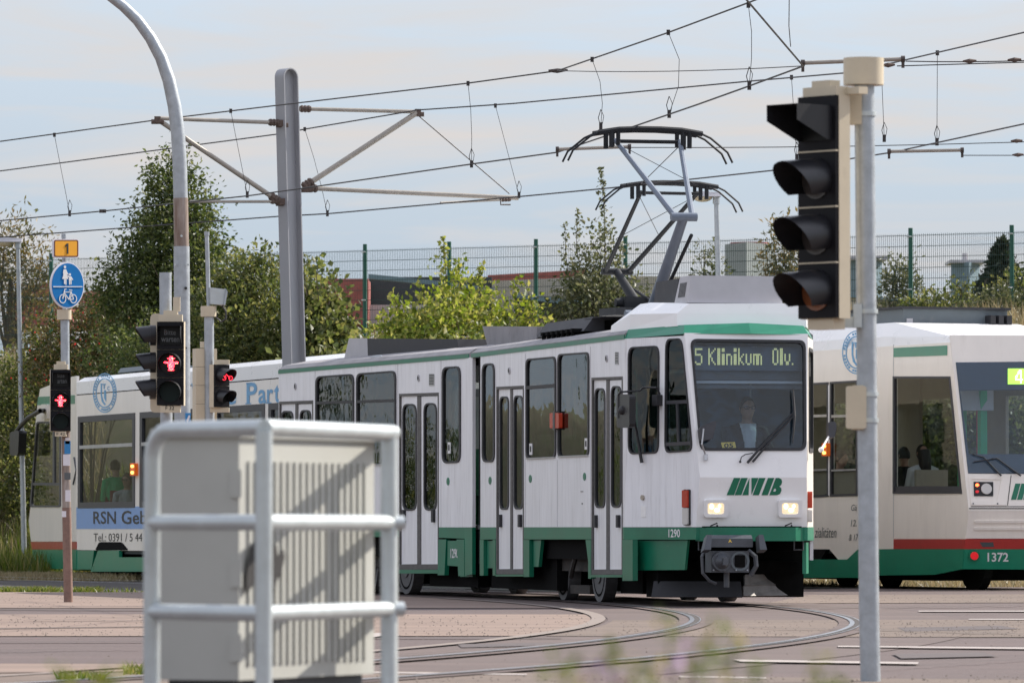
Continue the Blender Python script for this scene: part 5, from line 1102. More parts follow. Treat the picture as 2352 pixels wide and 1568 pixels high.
def pole(pts, r, name, mt, parent, n=16): mb = MB(); mb.tube(pts, r, n); return mb.obj(name, mt, parent, smooth=True)
def drum(u0, v0, u1, v1, d, name, mt, parent):  # upright cylinder spanning a pixel box at depth d
    a, b = at((u0 + u1) / 2, v1, d), at((u0 + u1) / 2, v0, d); mb = MB(); mb.cyl(a, b, (u1 - u0) / 2 * d / F, 24); return mb.obj(name, mt, parent, smooth=True)
def fig(pl, cx, cy, k, mt, core, parent):      # red standing figure with hat, arms spread
    half = [(.0, -.66), (.13, -.64), (.17, -.50), (.36, -.47), (.34, -.40), (.17, -.38), (.17, -.20), (.22, -.13), (.60, -.16), (.70, -.07), (.60, .00), (.28, .02), (.30, .30), (.24, .40), (.22, .56), (.30, .66), (.04, .68), (.02, .48)]
    body = half + [(-x, y) for x, y in reversed(half[1:])]
    o = plate(pl, [[(cx + x * k, cy + y * k) for x, y in body]], 'red_figure', mt, parent, -.004, -.001)
    mb = MB(); rnd = random.Random(3)
    for i in range(60):
        x, y = rnd.uniform(-.6, .6), rnd.uniform(-.5, .65)
        if abs(x) > .16 and not (-.06 < y < .07): continue
        mb.plate([[(cx + (x - .025) * k, cy + (y - .025) * k), (cx + (x + .025) * k, cy + (y - .025) * k), (cx + (x + .025) * k, cy + (y + .025) * k), (cx + (x - .025) * k, cy + (y + .025) * k)]], pl.on, pl.n, -.008, -.005)
    c_ = mb.obj('led_dots', core, o); c_['kind'] = 'stuff'
    return o
# --- right signal post
D = 33.6
rs = thing('signal_post', 'galvanised post with tall four-lamp black signal head and round cream cap', 'traffic signal', at(2000, 1627, D))
pole([at(2001, 1634, D), at(1996, 1400, D), at(1985, 190, D)], .0555, 'pole', 'galv', rs, 24)
drum(1937, 134, 2030, 196, D, 'cap', 'signal_cream', rs)
yw = radians(-48); f, e = axes(yw); hb = at(1880, 732, D - .12)
hd = head(rs, hb, yw, .30, .3065, ['lens_dark', 'lens_grey', 'lens_grey', 'lens_amber'], .085, .27, (0,), vr=.118)
for i in range(1, 4): mb = MB(); mb.box(hb + UP * (i * .3065) + f * .004, e * .149, f * .011, UP * .004); mb.obj('seam', 'signal_cream', hd)
mb = MB(); c = hb + UP * (4 * .3065 + .025) - f * .06; mb.box(c, e * .13, f * .05, UP * .025); mb.box(c + UP * .04, e * .07, f * .04, UP * .02); mb.box(c + e * .10 - f * .06 + UP * .0, e * .13, f * .035, UP * .02); mb.obj('top_bracket', 'signal_cream', rs)
mb = MB(); a = at(1960, 245, D - .02); mb.box(a, (.045, 0, 0), (0, .04, 0), (0, 0, .10)); mb.obj('bracket', 'signal_cream', rs)
mb = MB(); c = hb - UP * .03 - f * .06; mb.box(c, e * .10, f * .045, UP * .028); mb.obj('bottom_bracket', 'signal_cream', rs)
mb = MB(); mb.box(at(1952, 740, D - .02), (.05, 0, 0), (0, .025, 0), (0, 0, .03)); mb.box(at(1970, 725, D - .03), (.022, 0, 0), (0, .03, 0), (0, 0, .065)); mb.obj('bracket', 'galv_rail', rs)
mb = MB(); p0 = Pl(at(1975, 935, D - .10), (0, 1, 0)); mb.plate([rr(1944, 886, 1990, 984, 6, 6)], p0.on, p0.n, 0, .05); mb.plate([rr(1958, 884, 2000, 986, 5, 5)], p0.on, p0.n, .05, .13); mb.obj('push_button_box', 'signal_cream', rs)
for v in (262, 715, 905, 965): drum(1960 + (v - 190) * .0085, v - 5, 2012 + (v - 190) * .0085, v + 5, D, 'clamp_band', 'galv_rail', rs)
for u, v in ((1951, 420), (1951, 540), (1951, 660)): mb = MB(); c = at(u - 12, v, D - .15); mb.cyl(c, c - Vector((0, .01, 0)), .007, 8); mb.obj('housing_screw', 'print_black', rs)
# --- left crossing signal with signs
D = 70.0
ls = thing('crossing_signal', 'rusty signal post carrying the yellow number 1 plate and round blue path sign', 'pedestrian signal', at(157, 1383, D))
pole([at(157, 1384, D), at(153, 1165, D)], .052, 'pole', 'rust_brown', ls); pole([at(153, 1165, D), at(151, 990, D)], .05, 'pole', 'galv_rust', ls); pole([at(151, 990, D), at(149, 735, D)], .05, 'pole', 'galv', ls); pole([at(149, 740, D), at(147, 546, D)], .026, 'pole_extension', 'galv', ls)
drum(141, 537, 152, 548, D, 'pole_cap', 'galv', ls); drum(131, 711, 164, 734, D, 'collar', 'signal_cream', ls)
yw = radians(8); hb = at(139, 990, D - .12); hd = head(ls, hb, yw, .235, .236, ['lens_dark', 'lens_dark', 'lens_green'], .08, .09, (0,))
mb = MB(); c = hb + UP * (3 * .236 + .03) + Vector((0, .06, 0)); mb.box(c, (.08, 0, 0), (0, .05, 0), (0, 0, .03)); mb.box(c + UP * .045, (.05, 0, 0), (0, .04, 0), (0, 0, .02)); mb.obj('top_bracket', 'signal_cream', ls)
mb = MB(); c = hb - UP * .03 + Vector((0, .05, 0)); mb.box(c, (.065, 0, 0), (0, .05, 0), (0, 0, .028)); lbq = mb.obj('tag_plate', 'signal_cream', ls)
fp = Pl(hb - Vector((0, .025, 0)), (0, 1, 0))
mb = MB(); text(mb, 'F 42', (130, 993, 149, 999), Pl(c - Vector((0, .052, 0)), (0, 1, 0)).on, (0, 1, 0), 0); mb.obj('tag_print', 'print_black', lbq)
for t_, v in (('Bitte', 858), ('warten', 871)): mb = MB(); text(mb, t_, (129 if t_ == 'Bitte' else 124, v, 148 if t_ == 'Bitte' else 153, v + 9), fp.on, fp.n, 0, .01); mb.obj('wait_print', 'print_grey', ls)
fig(fp, 139, 920, 19, 'red_glow', 'red_core', ls)
for u, v, w_, h_, mt in ((155, 1027, 7, 30, 'print_blue'), (153, 1056, 8, 26, 'sign_white'), (155, 1093, 7, 16, 'print_grey'), (156, 1138, 6, 26, 'sign_white'), (147, 1180, 5, 14, 'sign_white'), (155, 1012, 5, 14, 'sign_white')):
    o = plate(Pl(at(u, v, D - .056), (0, 1, 0)), [rr(u - w_, v - h_ / 2, u + w_, v + h_ / 2)], 'sticker', mt, ls, 0, .004)
syw = radians(44); f, e = axes(syw); sp = Pl(at(152, 600, D - .10), -f)
yb = plate(sp, [rr(122, 549, 181.5, 592, 4, 5)], 'number_sign', 'sign_white', ls, 0, .02)
plate(sp, [rr(124, 551, 179.5, 590, 4, 5), rr(126.3, 553.3, 177, 587.6, 3, 4)], 'sign_border', 'sign_brown', yb, -.004, 0); plate(sp, [rr(126.3, 553.3, 177, 587.6, 3, 4)], 'sign_face', 'sign_yellow', yb, -.003, 0)
mb = MB(); mb.plate([[(152.6, 559), (156.2, 559), (156.2, 583), (152.6, 583), (152.6, 564.5), (149, 567.5), (149, 563.8)]], sp.on, sp.n, -.009, -.005); mb.obj('sign_print', 'print_black', yb)
rd = plate(sp, [ell(154.7, 655, 38.7, 53.6, 48)], 'path_sign', 'sign_white', ls, 0, .02); plate(sp, [ell(155, 655, 36.2, 50.4, 48)], 'sign_face', 'sign_blue', rd, -.004, 0)
mb = MB()
def pic(*lp): mb.plate([list(lp)], sp.on, sp.n, -.010, -.005)
X0, Y0 = 0.1748, 0.1757                       # sketch units of the enlarged view
def g_(x, y): return (x * .17565 + 0.0, 514.4 + y * .17565)
pic(*[g_(843 + 15 * cos(a), 562 + 19 * sin(a)) for a in [2 * pi * i / 12 for i in range(12)]])
pic(*[g_(x, y) for x, y in ((828, 592), (858, 592), (868, 620), (888, 660), (882, 668), (866, 650), (886, 718), (808, 718), (824, 660), (818, 640), (822, 610))])
for a in ((832, 720, 846, 785), (850, 720, 862, 795)): pic(g_(a[0], a[1]), g_(a[2], a[1]), g_(a[2], a[3]), g_(a[0], a[3]))
pic(*[g_(908 + 14 * cos(a), 660 + 16 * sin(a)) for a in [2 * pi * i / 10 for i in range(10)]])
pic(*[g_(x, y) for x, y in ((882, 672), (898, 682), (926, 686), (950, 728), (944, 735), (930, 716), (930, 740), (896, 740), (896, 704), (876, 678))])
for a in ((898, 740, 911, 795), (917, 740, 929, 790)): pic(g_(a[0], a[1]), g_(a[2], a[1]), g_(a[2], a[3]), g_(a[0], a[3]))
pic(g_(690, 814), g_(1072, 814), g_(1072, 826), g_(690, 826))
for cx in (814, 955):
    lo_ = [ell(*g_(cx, 978), 45 * .17565, 60 * .17565, 24), ell(*g_(cx, 978), 36 * .17565, 49 * .17565, 24)]; mb.plate(lo_, sp.on, sp.n, -.010, -.005)
def stroke(x0, y0, x1, y1, k=5.5):
    a, b = Vector(g_(x0, y0)), Vector(g_(x1, y1)); d = (b - a).normalized(); n_ = Vector((-d.y, d.x)) * k * .17565; pic(tuple(a + n_), tuple(b + n_), tuple(b - n_), tuple(a - n_))
for q in ((814, 978, 840, 862), (836, 855, 862, 850), (836, 892, 920, 888), (838, 905, 895, 985), (895, 985, 925, 880), (895, 985, 955, 985), (925, 890, 955, 980), (898, 864, 938, 866)): stroke(*q)
o = mb.obj('sign_pictogram', 'print_white', rd); o['kind'] = 'stuff'
# --- middle pedestrian signal (please-wait sign) with back-board signal
D = 52.0
ms = thing('crossing_signal', 'pedestrian signal showing red figure below Bitte warten, tag F 32, beside the arched lamp column', 'pedestrian signal', at(384, 1442, D))
pole([at(385, 1442, D), at(380, 640, D)], .052, 'pole', 'galv', ms); drum(366, 626, 394, 641, D, 'pole_cap', 'galv', ms)
hb = at(391, 931, D - .16); hd = head(ms, hb, radians(-4), .232, .238, ['lens_dark', 'lens_dark', 'lens_green'], .09, .10, (0,))
fp = Pl(hb - Vector((0, .03, 0)), (0, 1, 0)); fig(fp, 393, 834, 25, 'red_glow', 'red_core', ms)
for t_, b_ in (('Bitte', (377, 757, 404, 769)), ('warten', (370, 774, 412, 785))): mb = MB(); text(mb, t_, b_, fp.on, fp.n, 0, .01); mb.obj('wait_print', 'print_grey', ms)
mb = MB(); c = hb + UP * (3 * .238 + .03) + Vector((0, .06, 0)); mb.box(c, (.10, 0, 0), (0, .055, 0), (0, 0, .03)); mb.box(c + UP * .045, (.06, 0, 0), (0, .04, 0), (0, 0, .02)); mb.box(c + Vector((.05, 0, .12)), (.03, 0, 0), (0, .02, 0), (0, 0, .06)); mb.obj('top_bracket', 'signal_cream', ms)
mb = MB(); c = hb - UP * .03 + Vector((0, .05, 0)); mb.box(c, (.085, 0, 0), (0, .05, 0), (0, 0, .028)); tg = mb.obj('tag_plate', 'signal_cream', ms)
mb = MB(); text(mb, 'F 32', (380, 932, 400, 941), Pl(c - Vector((0, .052, 0)), (0, 1, 0)).on, (0, 1, 0), 0, .01); mb.obj('tag_print', 'print_black', tg)
bp = Pl(at(375, 830, D + .04), Vector((.45, .9, 0)).normalized())
mb = MB(); mb.plate([rr(345, 720, 398, 947, 11, 14)], bp.on, bp.n, 0, .02); mb.obj('backboard', 'signal_cream', ms)
for v in (770, 832, 893):
    f, e = axes(radians(-82)); c = at(352, v, D - .05); mb = MB(); visor(mb, c, e, f, .085, .15); mb.cyl(c - f * .02, c + f * .03, .088, 18); mb.obj('visor', 'visor_black', ms, smooth=True, fix=False)
# --- arched lamp column
D = 56.0
al = thing('arched_lamp_column', 'thick galvanised column bending over at the top with a rust-stained joint', 'lamp column', at(420, 1425, D))
path = [(420, 1430), (419, 980), (418, 700), (417, 566)]
pole([at(u, v, D) for u, v in path], .073, 'column', 'galv', al, 24); pole([at(417, 572, D), at(415, 455, D)], .068, 'column_joint', 'galv_rust', al, 24)
cur = [(415, 460), (413, 380), (409, 310), (401, 245), (388, 185), (370, 133), (346, 88), (316, 47), (283, 15), (240, -18), (180, -50)]
pole([at(u, v, D) for u, v in cur], [.066, .066, .065, .063, .060, .057, .054, .051, .048, .045, .042], 'column_arch', 'galv', al, 24)
for u, v in ((417, 542), (432, 608), (402, 608), (427, 662), (427, 799)):
    mb = MB(); c = at(u, v, D - .074); mb.cyl(c, c - Vector((0, .02, 0)), .011 if v != 662 else .014, 8); mb.obj('bolt', 'galv_rail' if v < 650 else 'print_black', al)
o = plate(Pl(at(432, 960, D - .075), (0, 1, 0)), [rr(426, 948, 438, 975)], 'sticker', 'print_blue', al, 0, .003); plate(Pl(at(432, 960, D - .08), (0, 1, 0)), [[(428, 965), (434, 952), (437, 956), (431, 970)]], 'sticker_print', 'sign_white', o, 0, .002)
# --- cycle signal post with detector
D = 58.0
cs = thing('cycle_signal', 'slim post with detector box, cream signal backs and small red bicycle lamp', 'cycle signal', at(481, 1418, D))
pole([at(484, 1418, D), at(480, 720, D)], .046, 'pole', 'galv', cs); pole([at(480, 722, D), at(475, 540, D)], .020, 'pole_extension', 'galv', cs); drum(469, 532, 481, 541, D, 'pole_cap', 'galv', cs); drum(461, 703, 497, 727, D, 'collar', 'signal_cream', cs)
mb = MB(); p0 = Pl(at(500, 680, D - .05), (-.3, 1, 0)); mb.plate([[(483, 660), (518, 664), (514, 700), (484, 698)]], p0.on, p0.n, 0, .11); dt = mb.obj('detector', 'galv_rail', cs)
mb = MB(); mb.plate([[(518, 663), (522, 670), (516, 702), (513, 700)]], p0.on, p0.n, -.02, .12); mb.obj('detector_face', 'galv', dt)
mb = MB(); mb.tube([at(510, 702, D), at(519, 715, D), at(519, 732, D), at(508, 739, D), at(497, 730, D), at(497, 722, D)], .010, 6); mb.obj('cable', 'rubber', cs)
f, e = axes(radians(160)); c = at(470, 970, D + .06); mb = MB()
for i in range(4):
    q = c + UP * (.176 * (i + .5) - .0); mb = MB(); mb.box(q, (.098, .03, 0), (-.02, .06, 0), (0, 0, .0865)); mb.obj('signal_back', 'signal_cream', cs)
mb = MB(); mb.cyl(c + UP * .71, c + UP * .77, .045, 10); mb.obj('signal_back_cap', 'signal_cream', cs)
hb = at(509, 935, D - .12); hd = head(cs, hb, radians(38), .17, .203, ['lens_dark', 'lens_dark'], .07, .17, ())
mb = MB(); c = hb + UP * .43 + Vector((0, .05, 0)); mb.box(c, (.07, 0, 0), (0, .04, 0), (0, 0, .022)); mb.obj('top_bracket', 'signal_cream', cs); mb = MB(); c = hb - UP * .025 + Vector((-.02, .05, 0)); mb.box(c, (.09, 0, 0), (0, .04, 0), (0, 0, .022)); mb.obj('bracket', 'signal_cream', cs)
f, e = axes(radians(38)); bp = Pl(hb + f * .10, -f); mb = MB()
for cx in (515, 530): mb.plate([ell(cx, 868, 5, 5.5, 14), ell(cx, 868, 3.4, 3.8, 14)], bp.on, bp.n, 0, .003)
mb.plate([[(515, 868), (520, 858), (530, 868), (528, 869), (520, 861), (517, 869)]], bp.on, bp.n, 0, .003); mb.obj('bicycle_lamp', 'red_dim', cs)
# --- street lamps in the background
def lamp(u, vt, vb, d, ub, label, dirn):
    t = thing('street_lamp', label, 'street lamp', at(ub, vb, d)); pole([at(ub, vb, d), at(u, vt, d)], [.055, .04], 'pole', 'galv', t, 12)
    k = d / F; a = at(u, vt, d); mb = MB(); x0, x1 = (a.x - 52 * k, a.x + 10 * k) if dirn < 0 else (a.x - 10 * k, a.x + 52 * k)
    mb.hexa([(x0, d - .14, a.z - .0), (x1, d - .12, a.z), (x1, d + .12, a.z), (x0, d + .14, a.z), (x0 + .04, d - .08, a.z + .10), (x1, d - .06, a.z + .07), (x1, d + .06, a.z + .07), (x0 + .04, d + .08, a.z + .10)]); mb.obj('lamp_head', 'ac_light', t)
    mb = MB(); mb.ball(((x0 * 2 + x1) / 3, d, a.z - .01), .17, .10, .08, 14, 8); mb.obj('lamp_glass', 'signal_cream', t, smooth=True)
    mb = MB(); mb.cyl(a - UP * .12, a + UP * .02, .06, 10); mb.obj('lamp_socket', 'galv', t)
lamp(41, 556, 1300, 117, 56, 'street lamp on a thin grey pole beside the tall shrubs at the picture edge', -1)
lamp(1645, 452, 650 + 60, 104, 1652, 'street lamp whose head shows behind the second pantograph', -1)
# ------------------------------------------------------------------ foreground cabinet and railing
mat('cabinet_paint', (0.41, 0.41, 0.378), 0.55, var=0.06, scale=3, dirt=(0.30, 0.29, 0.26, 0.4), dscale=3)
mat('paint_black', (0.015, 0.013, 0.014), 0.6)
ph = radians(66); CO = at(549, 1213, 19.7); CO.z = 0
er = Vector((cos(ph), sin(ph), 0)); el_ = Vector((-sin(ph), cos(ph), 0)); LW, LL = 1.02, .30; Z0, Z1 = .36, 1.143
cb = thing('switch_cabinet', 'beige ribbed steel switch cabinet standing behind the tube railing', 'cabinet', CO + er * LW / 2 + el_ * LL / 2)
def cbox(a0, a1, b0, b1, z0, z1, name, mt, parent=cb):
    mb = MB(); P_ = lambda a, b, z: CO + er * a + el_ * b + UP * z
    mb.hexa([P_(a0, b0, z0), P_(a1, b0, z0), P_(a1, b1, z0), P_(a0, b1, z0), P_(a0, b0, z1), P_(a1, b0, z1), P_(a1, b1, z1), P_(a0, b1, z1)]); return mb.obj(name, mt, parent)
bx_ = cbox(0, LW, 0, LL, Z0, Z1, 'housing', 'cabinet_paint'); cbox(.03, LW - .03, .03, LL - .03, 0, Z0, 'plinth', 'interior_dark'); cbox(-.015, LW + .015, -.015, LL + .015, Z1, Z1 + .03, 'lid', 'cabinet_paint')
for i in range(19): a = .06 + i * .0485; cbox(a, a + .022, -.008, .001, Z0 + .05, Z1 - .075, 'rib', 'cabinet_paint')
for z in (.95, .66, .42): cbox(-.008, .0, -.012, .03, z, z + .09, 'hinge', 'cabinet_paint')
mb = MB(); fpl = Pl(CO - el_ * .012, el_); mb.plate([[(566, 1362), (564, 1330), (573, 1258), (585, 1244), (603, 1256), (603, 1352), (594, 1318), (588, 1308), (582, 1340)]], fpl.on, fpl.n, -.003, 0); mb.plate([[(612, 1248), (634, 1252), (636, 1278), (650, 1262), (652, 1280), (643, 1326), (636, 1318), (630, 1360), (612, 1346)]], fpl.on, fpl.n, -.003, 0)
mb.obj('paint_scrawl', 'paint_black', cb)
rl = thing('tube_railing', 'galvanised tube guard railing standing around the beige cabinet', 'railing', (at(606, 1213, 18.5).x, 18.5, 0))
def rp_(u, d, z): p = at(u, 1213, d); return Vector((p.x, d, z))
ZT = 1.155; dl, dc, dr = 18.95, 18.5, 19.55; R_ = .0262
P1 = lambda z: rp_(349, dl, z); P2 = lambda z: rp_(606, dc, z); P3 = lambda z: rp_(893, dr, z)
arc = [P1(0), P1(ZT - .09)] + [P1(ZT - .09 + .09 * sin(a)) + (P2(0) - P1(0)).normalized() * .09 * (1 - cos(a)) for a in (radians(22), radians(45), radians(68), radians(90))]
pole(arc + [P2(ZT)], R_, 'top_rail', 'galv_rail', rl); dd = (P3(0) - P2(0)).normalized(); pole([P2(ZT), P3(ZT) + dd * .035], R_ * 1.02, 'top_rail', 'galv_rail', rl)
pole([P2(0), P2(ZT - .01)], R_, 'post', 'galv_rail', rl); pole([P3(0), P3(ZT - .01)], R_, 'post', 'galv_rail', rl)
P4 = lambda z: rp_(897, 21.4, z); P3b = lambda z: rp_(896, 20.45, z)
pole([P3(ZT), P4(ZT)], R_, 'top_rail', 'galv_rail', rl); pole([P4(0), P4(ZT)], R_, 'post', 'galv_rail', rl); pole([P3b(0), P3b(ZT)], R_, 'post', 'galv_rail', rl)
for z in (.868, .592, .315):
    pole([P3(z), P4(z)], R_ * .96, 'rail', 'galv_rail', rl)
    pole([P1(z), P2(z)], R_ * .96, 'rail', 'galv_rail', rl); pole([P2(z), P3(z)], R_ * .96, 'rail', 'galv_rail', rl)
    pole([P3(z), P3(z) + Vector((.045, .02, 0))], R_ * .9, 'rail_end', 'galv_rail', rl)
# ------------------------------------------------------------------ fence on the embankment
mat('fence_green', (0.012, 0.085, 0.060), 0.5, 0.1, var=0.1)
mat('fence_wire', (0.018, 0.045, 0.038), 0.5, 0.2)
mat('brick_red', (0.30, 0.085, 0.075), 0.85, var=0.2, scale=5)
mat('wall_beige', (0.40, 0.37, 0.31), 0.85, var=0.08, scale=0.8)
mat('wall_block', (0.25, 0.28, 0.28), 0.85, var=0.06, scale=1.2)
mat('slate_trim', (0.13, 0.20, 0.24), 0.6, var=0.08)
mat('shed_dark', (0.035, 0.038, 0.045), 0.7, var=0.2)
fn = thing('mesh_fence', 'tall green wire mesh fence running along the top of the embankment', 'fence', PF + UP * hbank(PF.x, PF.y))
ZF = 6.55
for k in range(-8, 10):
    ZF = 6.49 - .034 * k; ZN = ZF - .034
    p = PF + DF * 2.5 * k; g0 = hbank(p.x, p.y) - .1; mb = MB(); mb.tube([Vector((p.x, p.y, g0)), Vector((p.x, p.y, ZF + .14))], .042, 8); po = mb.obj('post', 'fence_green', fn)
    for z in (ZF - .02, ZF - 1.0):
        mb = MB(); mb.cyl(Vector((p.x, p.y, z)) - DF * .05 - NF * .045, Vector((p.x, p.y, z)) + DF * .06 - NF * .045, .014, 6); mb.obj('clip', 'galv_rail', po)
    q = PF + DF * 2.5 * (k + 1); mb = MB(); n = 50
    def vbar(a, z0, z1, r):
        d = DF * r; e_ = NF * r; b0, b1 = a + UP * z0, a + UP * z1; mb.add([b0 - d, b0 + e_, b0 + d, b1 - d, b1 + e_, b1 + d], [(0, 1, 4, 3), (1, 2, 5, 4), (2, 0, 3, 5)])
    g1 = hbank(q.x, q.y) - .05
    for i in range(n):
        a = p.lerp(q, (i + .5) / n); vbar(Vector((a.x, a.y, 0)), g0 + .1, ZF + (ZN - ZF) * (i + .5) / n + .03, .0048)
    for i in range(12):
        z = ZF - .2 * i
        for s_ in (-1, 1):
            a = p + NF * .007 * s_ + UP * z; b_ = q + NF * .007 * s_ + UP * (z + ZN - ZF); mb.add([a - UP * .005, b_ - UP * .005, b_ + UP * .005, a + UP * .005], [(0, 1, 2, 3)])
    o = mb.obj('mesh_panel', 'fence_wire', fn); o['kind'] = 'stuff'
# ------------------------------------------------------------------ buildings beyond the fence
def slabpx(u0, v0, u1, v1, d, th, name, mt, parent, pts=None):
    pl = Pl(at((u0 + u1) / 2, v1, d), (0, 1, 0)); mb = MB(); mb.plate([pts or [(u0, v0), (u1, v0), (u1, v1), (u0, v1)]], pl.on, pl.n, 0, th); return mb.obj(name, mt, parent)
bd1 = thing('depot_building', 'low depot shed with red brick wall, slate fascia and dark open bay beyond the fence', 'building', at(1000, 738, 165))
slabpx(735, 640, 846, 745, 165, 8, 'brick_wall', 'brick_red', bd1); slabpx(1120, 621, 1345, 650, 190, 10, 'brick_wall', 'brick_red', bd1, [(1120, 632), (1345, 619), (1345, 745), (1120, 745)])
slabpx(846, 636, 1130, 745, 168, 6, 'open_bay', 'shed_dark', bd1); slabpx(850, 700, 1010, 745, 166.5, .2, 'bay_panel', 'ac_light', bd1)
slabpx(0, 0, 0, 700, 164, .6, 'fascia', 'slate_trim', bd1, [(846, 629), (1010, 645), (1135, 662), (1135, 671), (1010, 655), (846, 640)])
slabpx(0, 0, 0, 740, 167, 8, 'wall', 'wall_beige', bd1, [(1130, 645), (1420, 633), (1780, 640), (1780, 745), (1130, 745)])
slabpx(0, 0, 0, 740, 165.5, .5, 'fascia', 'slate_trim', bd1, [(1180, 672), (1330, 690), (1480, 712), (1480, 722), (1330, 703), (1180, 683)]); slabpx(0, 0, 0, 740, 166, .6, 'open_bay', 'shed_dark', bd1, [(1180, 683.5), (1330, 703.5), (1480, 722.5), (1480, 745), (1180, 745)])
slabpx(0, 0, 0, 740, 162, .8, 'roof_edge', 'slate_trim', bd1, [(1040, 672), (1078, 672), (1078, 683), (1040, 681)])
slabpx(0, 0, 0, 640, 166.8, .3, 'roof_flashing', 'tram_white', bd1, [(1400, 633), (1465, 632), (1465, 637), (1400, 638)])
def block(u0, um, u1, v0, vb, d, name, label, mt, cap=None):
    t = thing(name, label, 'building', at(um, vb, d)); z1 = at(um, v0, d).z; zb = at(um, vb, d).z; a, m, b_ = at(u0, v0, d + 1.2), at(um, v0, d), at(u1, v0, d + 1.2)
    mb = MB(); w_ = [Vector((p.x, p.y, 0)) for p in (a, m, b_)]; w_.append(w_[0] + w_[2] - w_[1]); mb.hexa([p + UP * zb for p in (w_[1], w_[2], w_[3], w_[0])] + [p + UP * z1 for p in (w_[1], w_[2], w_[3], w_[0])]); mb.obj('tower_wall', mt, t)
    return t, w_, z1
t, w_, z1 = block(1665, 1714, 1780, 556, 700, 150, 'vent_block', 'plain grey concrete block rising behind the fence beside the lamp', 'wall_block')
mb = MB(); mb.cyl(w_[1].lerp(w_[3], .5) + UP * z1, w_[1].lerp(w_[3], .5) + UP * (z1 + .04), .5, 12); mb.obj('roof_hatch', 'brick_red', t)
t, w_, z1 = block(1940, 1990, 2026, 594, 720, 152, 'vent_block', 'slate blue flat box partly behind the signal post', 'slate_trim'); mb = MB(); c = w_[1].lerp(w_[3], .5); mb.box(c + UP * (z1 + .04), (.55, 0, 0), (0, .9, 0), (0, 0, .05)); mb.obj('roof_slab', 'ac_light', t)
t, w_, z1 = block(2184, 2226, 2250, 602, 740, 150, 'chimney_tower', 'slate and grey shaft with flat slab and short flue beside the conifer', 'slate_trim'); c = w_[1].lerp(w_[3], .5); mb = MB(); mb.box(c + UP * (z1 + .035), (.44, 0, 0), (0, .9, 0), (0, 0, .035)); mb.obj('roof_slab', 'ac_light', t); mb = MB(); mb.cyl(c + UP * (z1 + .07), c + UP * (z1 + .27), .075, 10); mb.obj('flue', 'ac_light', t)
t = thing('far_wall', 'long low grey wall sloping down behind the fence on the signal side', 'wall', at(2120, 720, 145)); slabpx(0, 0, 0, 730, 145, .3, 'wall', 'wall_beige', t, [(1790, 672), (2030, 688), (2200, 706), (2200, 742), (1790, 742)]); slabpx(0, 0, 0, 730, 144.9, .5, 'coping', 'slate_trim', t, [(1790, 668), (2030, 684), (2200, 702), (2200, 706), (2030, 688), (1790, 672)])
t = thing('brick_house', 'red brick house with pale eaves seen through the fence behind the path sign', 'house', at(90, 740, 160)); slabpx(20, 690, 145, 745, 160, 6, 'brick_wall', 'brick_red', t); slabpx(15, 682, 150, 690, 159.6, 7, 'eaves', 'ac_light', t); slabpx(0, 0, 0, 690, 159.8, 6, 'roof', 'brick_red', t, [(40, 681), (60, 655), (120, 650), (150, 681)])
t = thing('brick_house', 'distant red roof between the fence posts beyond the dark tree', 'house', at(210, 720, 165)); slabpx(0, 0, 0, 745, 165, 6, 'roof', 'brick_red', t, [(165, 690), (200, 668), (260, 668), (290, 745), (165, 745)])
# ------------------------------------------------------------------ plants
leafmat('leaf_dark', [(0.024, 0.042, 0.014), (0.050, 0.074, 0.022), (0.088, 0.115, 0.036), (0.155, 0.17, 0.07)], .45)
leafmat('leaf_mid', [(0.035, 0.052, 0.018), (0.07, 0.093, 0.03), (0.12, 0.14, 0.045), (0.21, 0.205, 0.08)], .48)
leafmat('leaf_lime', [(0.07, 0.11, 0.02), (0.14, 0.19, 0.035), (0.22, 0.25, 0.06), (0.33, 0.32, 0.11)], .5)
leafmat('leaf_olive', [(0.04, 0.05, 0.02), (0.08, 0.085, 0.03), (0.14, 0.12, 0.045), (0.19, 0.14, 0.05)], .4)
leafmat('leaf_sage', [(0.04, 0.055, 0.028), (0.075, 0.09, 0.04), (0.12, 0.13, 0.065), (0.16, 0.16, 0.09)], .4)
leafmat('leaf_rose', [(0.03, 0.05, 0.012), (0.07, 0.085, 0.022), (0.13, 0.12, 0.05), (0.18, 0.12, 0.06)], .4)
leafmat('needle', [(0.010, 0.020, 0.012), (0.020, 0.035, 0.018), (0.035, 0.05, 0.024), (0.06, 0.05, 0.03)], .2)
leafmat('dry_blade', [(0.19, 0.155, 0.085), (0.27, 0.225, 0.13), (0.33, 0.28, 0.17), (0.14, 0.14, 0.06)], .3)
leafmat('green_blade', [(0.04, 0.07, 0.012), (0.08, 0.12, 0.02), (0.13, 0.16, 0.04), (0.25, 0.22, 0.09)], .4)
mat('bark', (0.09, 0.07, 0.05), 0.9, var=0.3, scale=10)
mat('stem_green', (0.08, 0.09, 0.03), 0.8)
mat('petal_violet', (0.34, 0.20, 0.38), 0.7)
def npmesh(name, V, tris, mt, parent=None, org=None):
    me = bpy.data.meshes.new(name); V = np.asarray(V, dtype=np.float32)
    o = bpy.data.objects.new(name, me); COL.objects.link(o)
    org = Vector(org) if org is not None else ORG[parent.name]
    if parent is not None: o.parent = parent
    else: o.location = org
    ORG[o.name] = org
    V = V - np.array(org, dtype=np.float32); nf = len(tris); k = tris.shape[1]
    me.vertices.add(len(V)); me.vertices.foreach_set('co', V.ravel()); me.loops.add(nf * k); me.loops.foreach_set('vertex_index', tris.ravel().astype(np.int32))
    me.polygons.add(nf); me.polygons.foreach_set('loop_start', np.arange(0, nf * k, k, dtype=np.int32)); me.polygons.foreach_set('loop_total', np.full(nf, k, dtype=np.int32))
    me.update(calc_edges=True); me.materials.append(M[mt]); return o
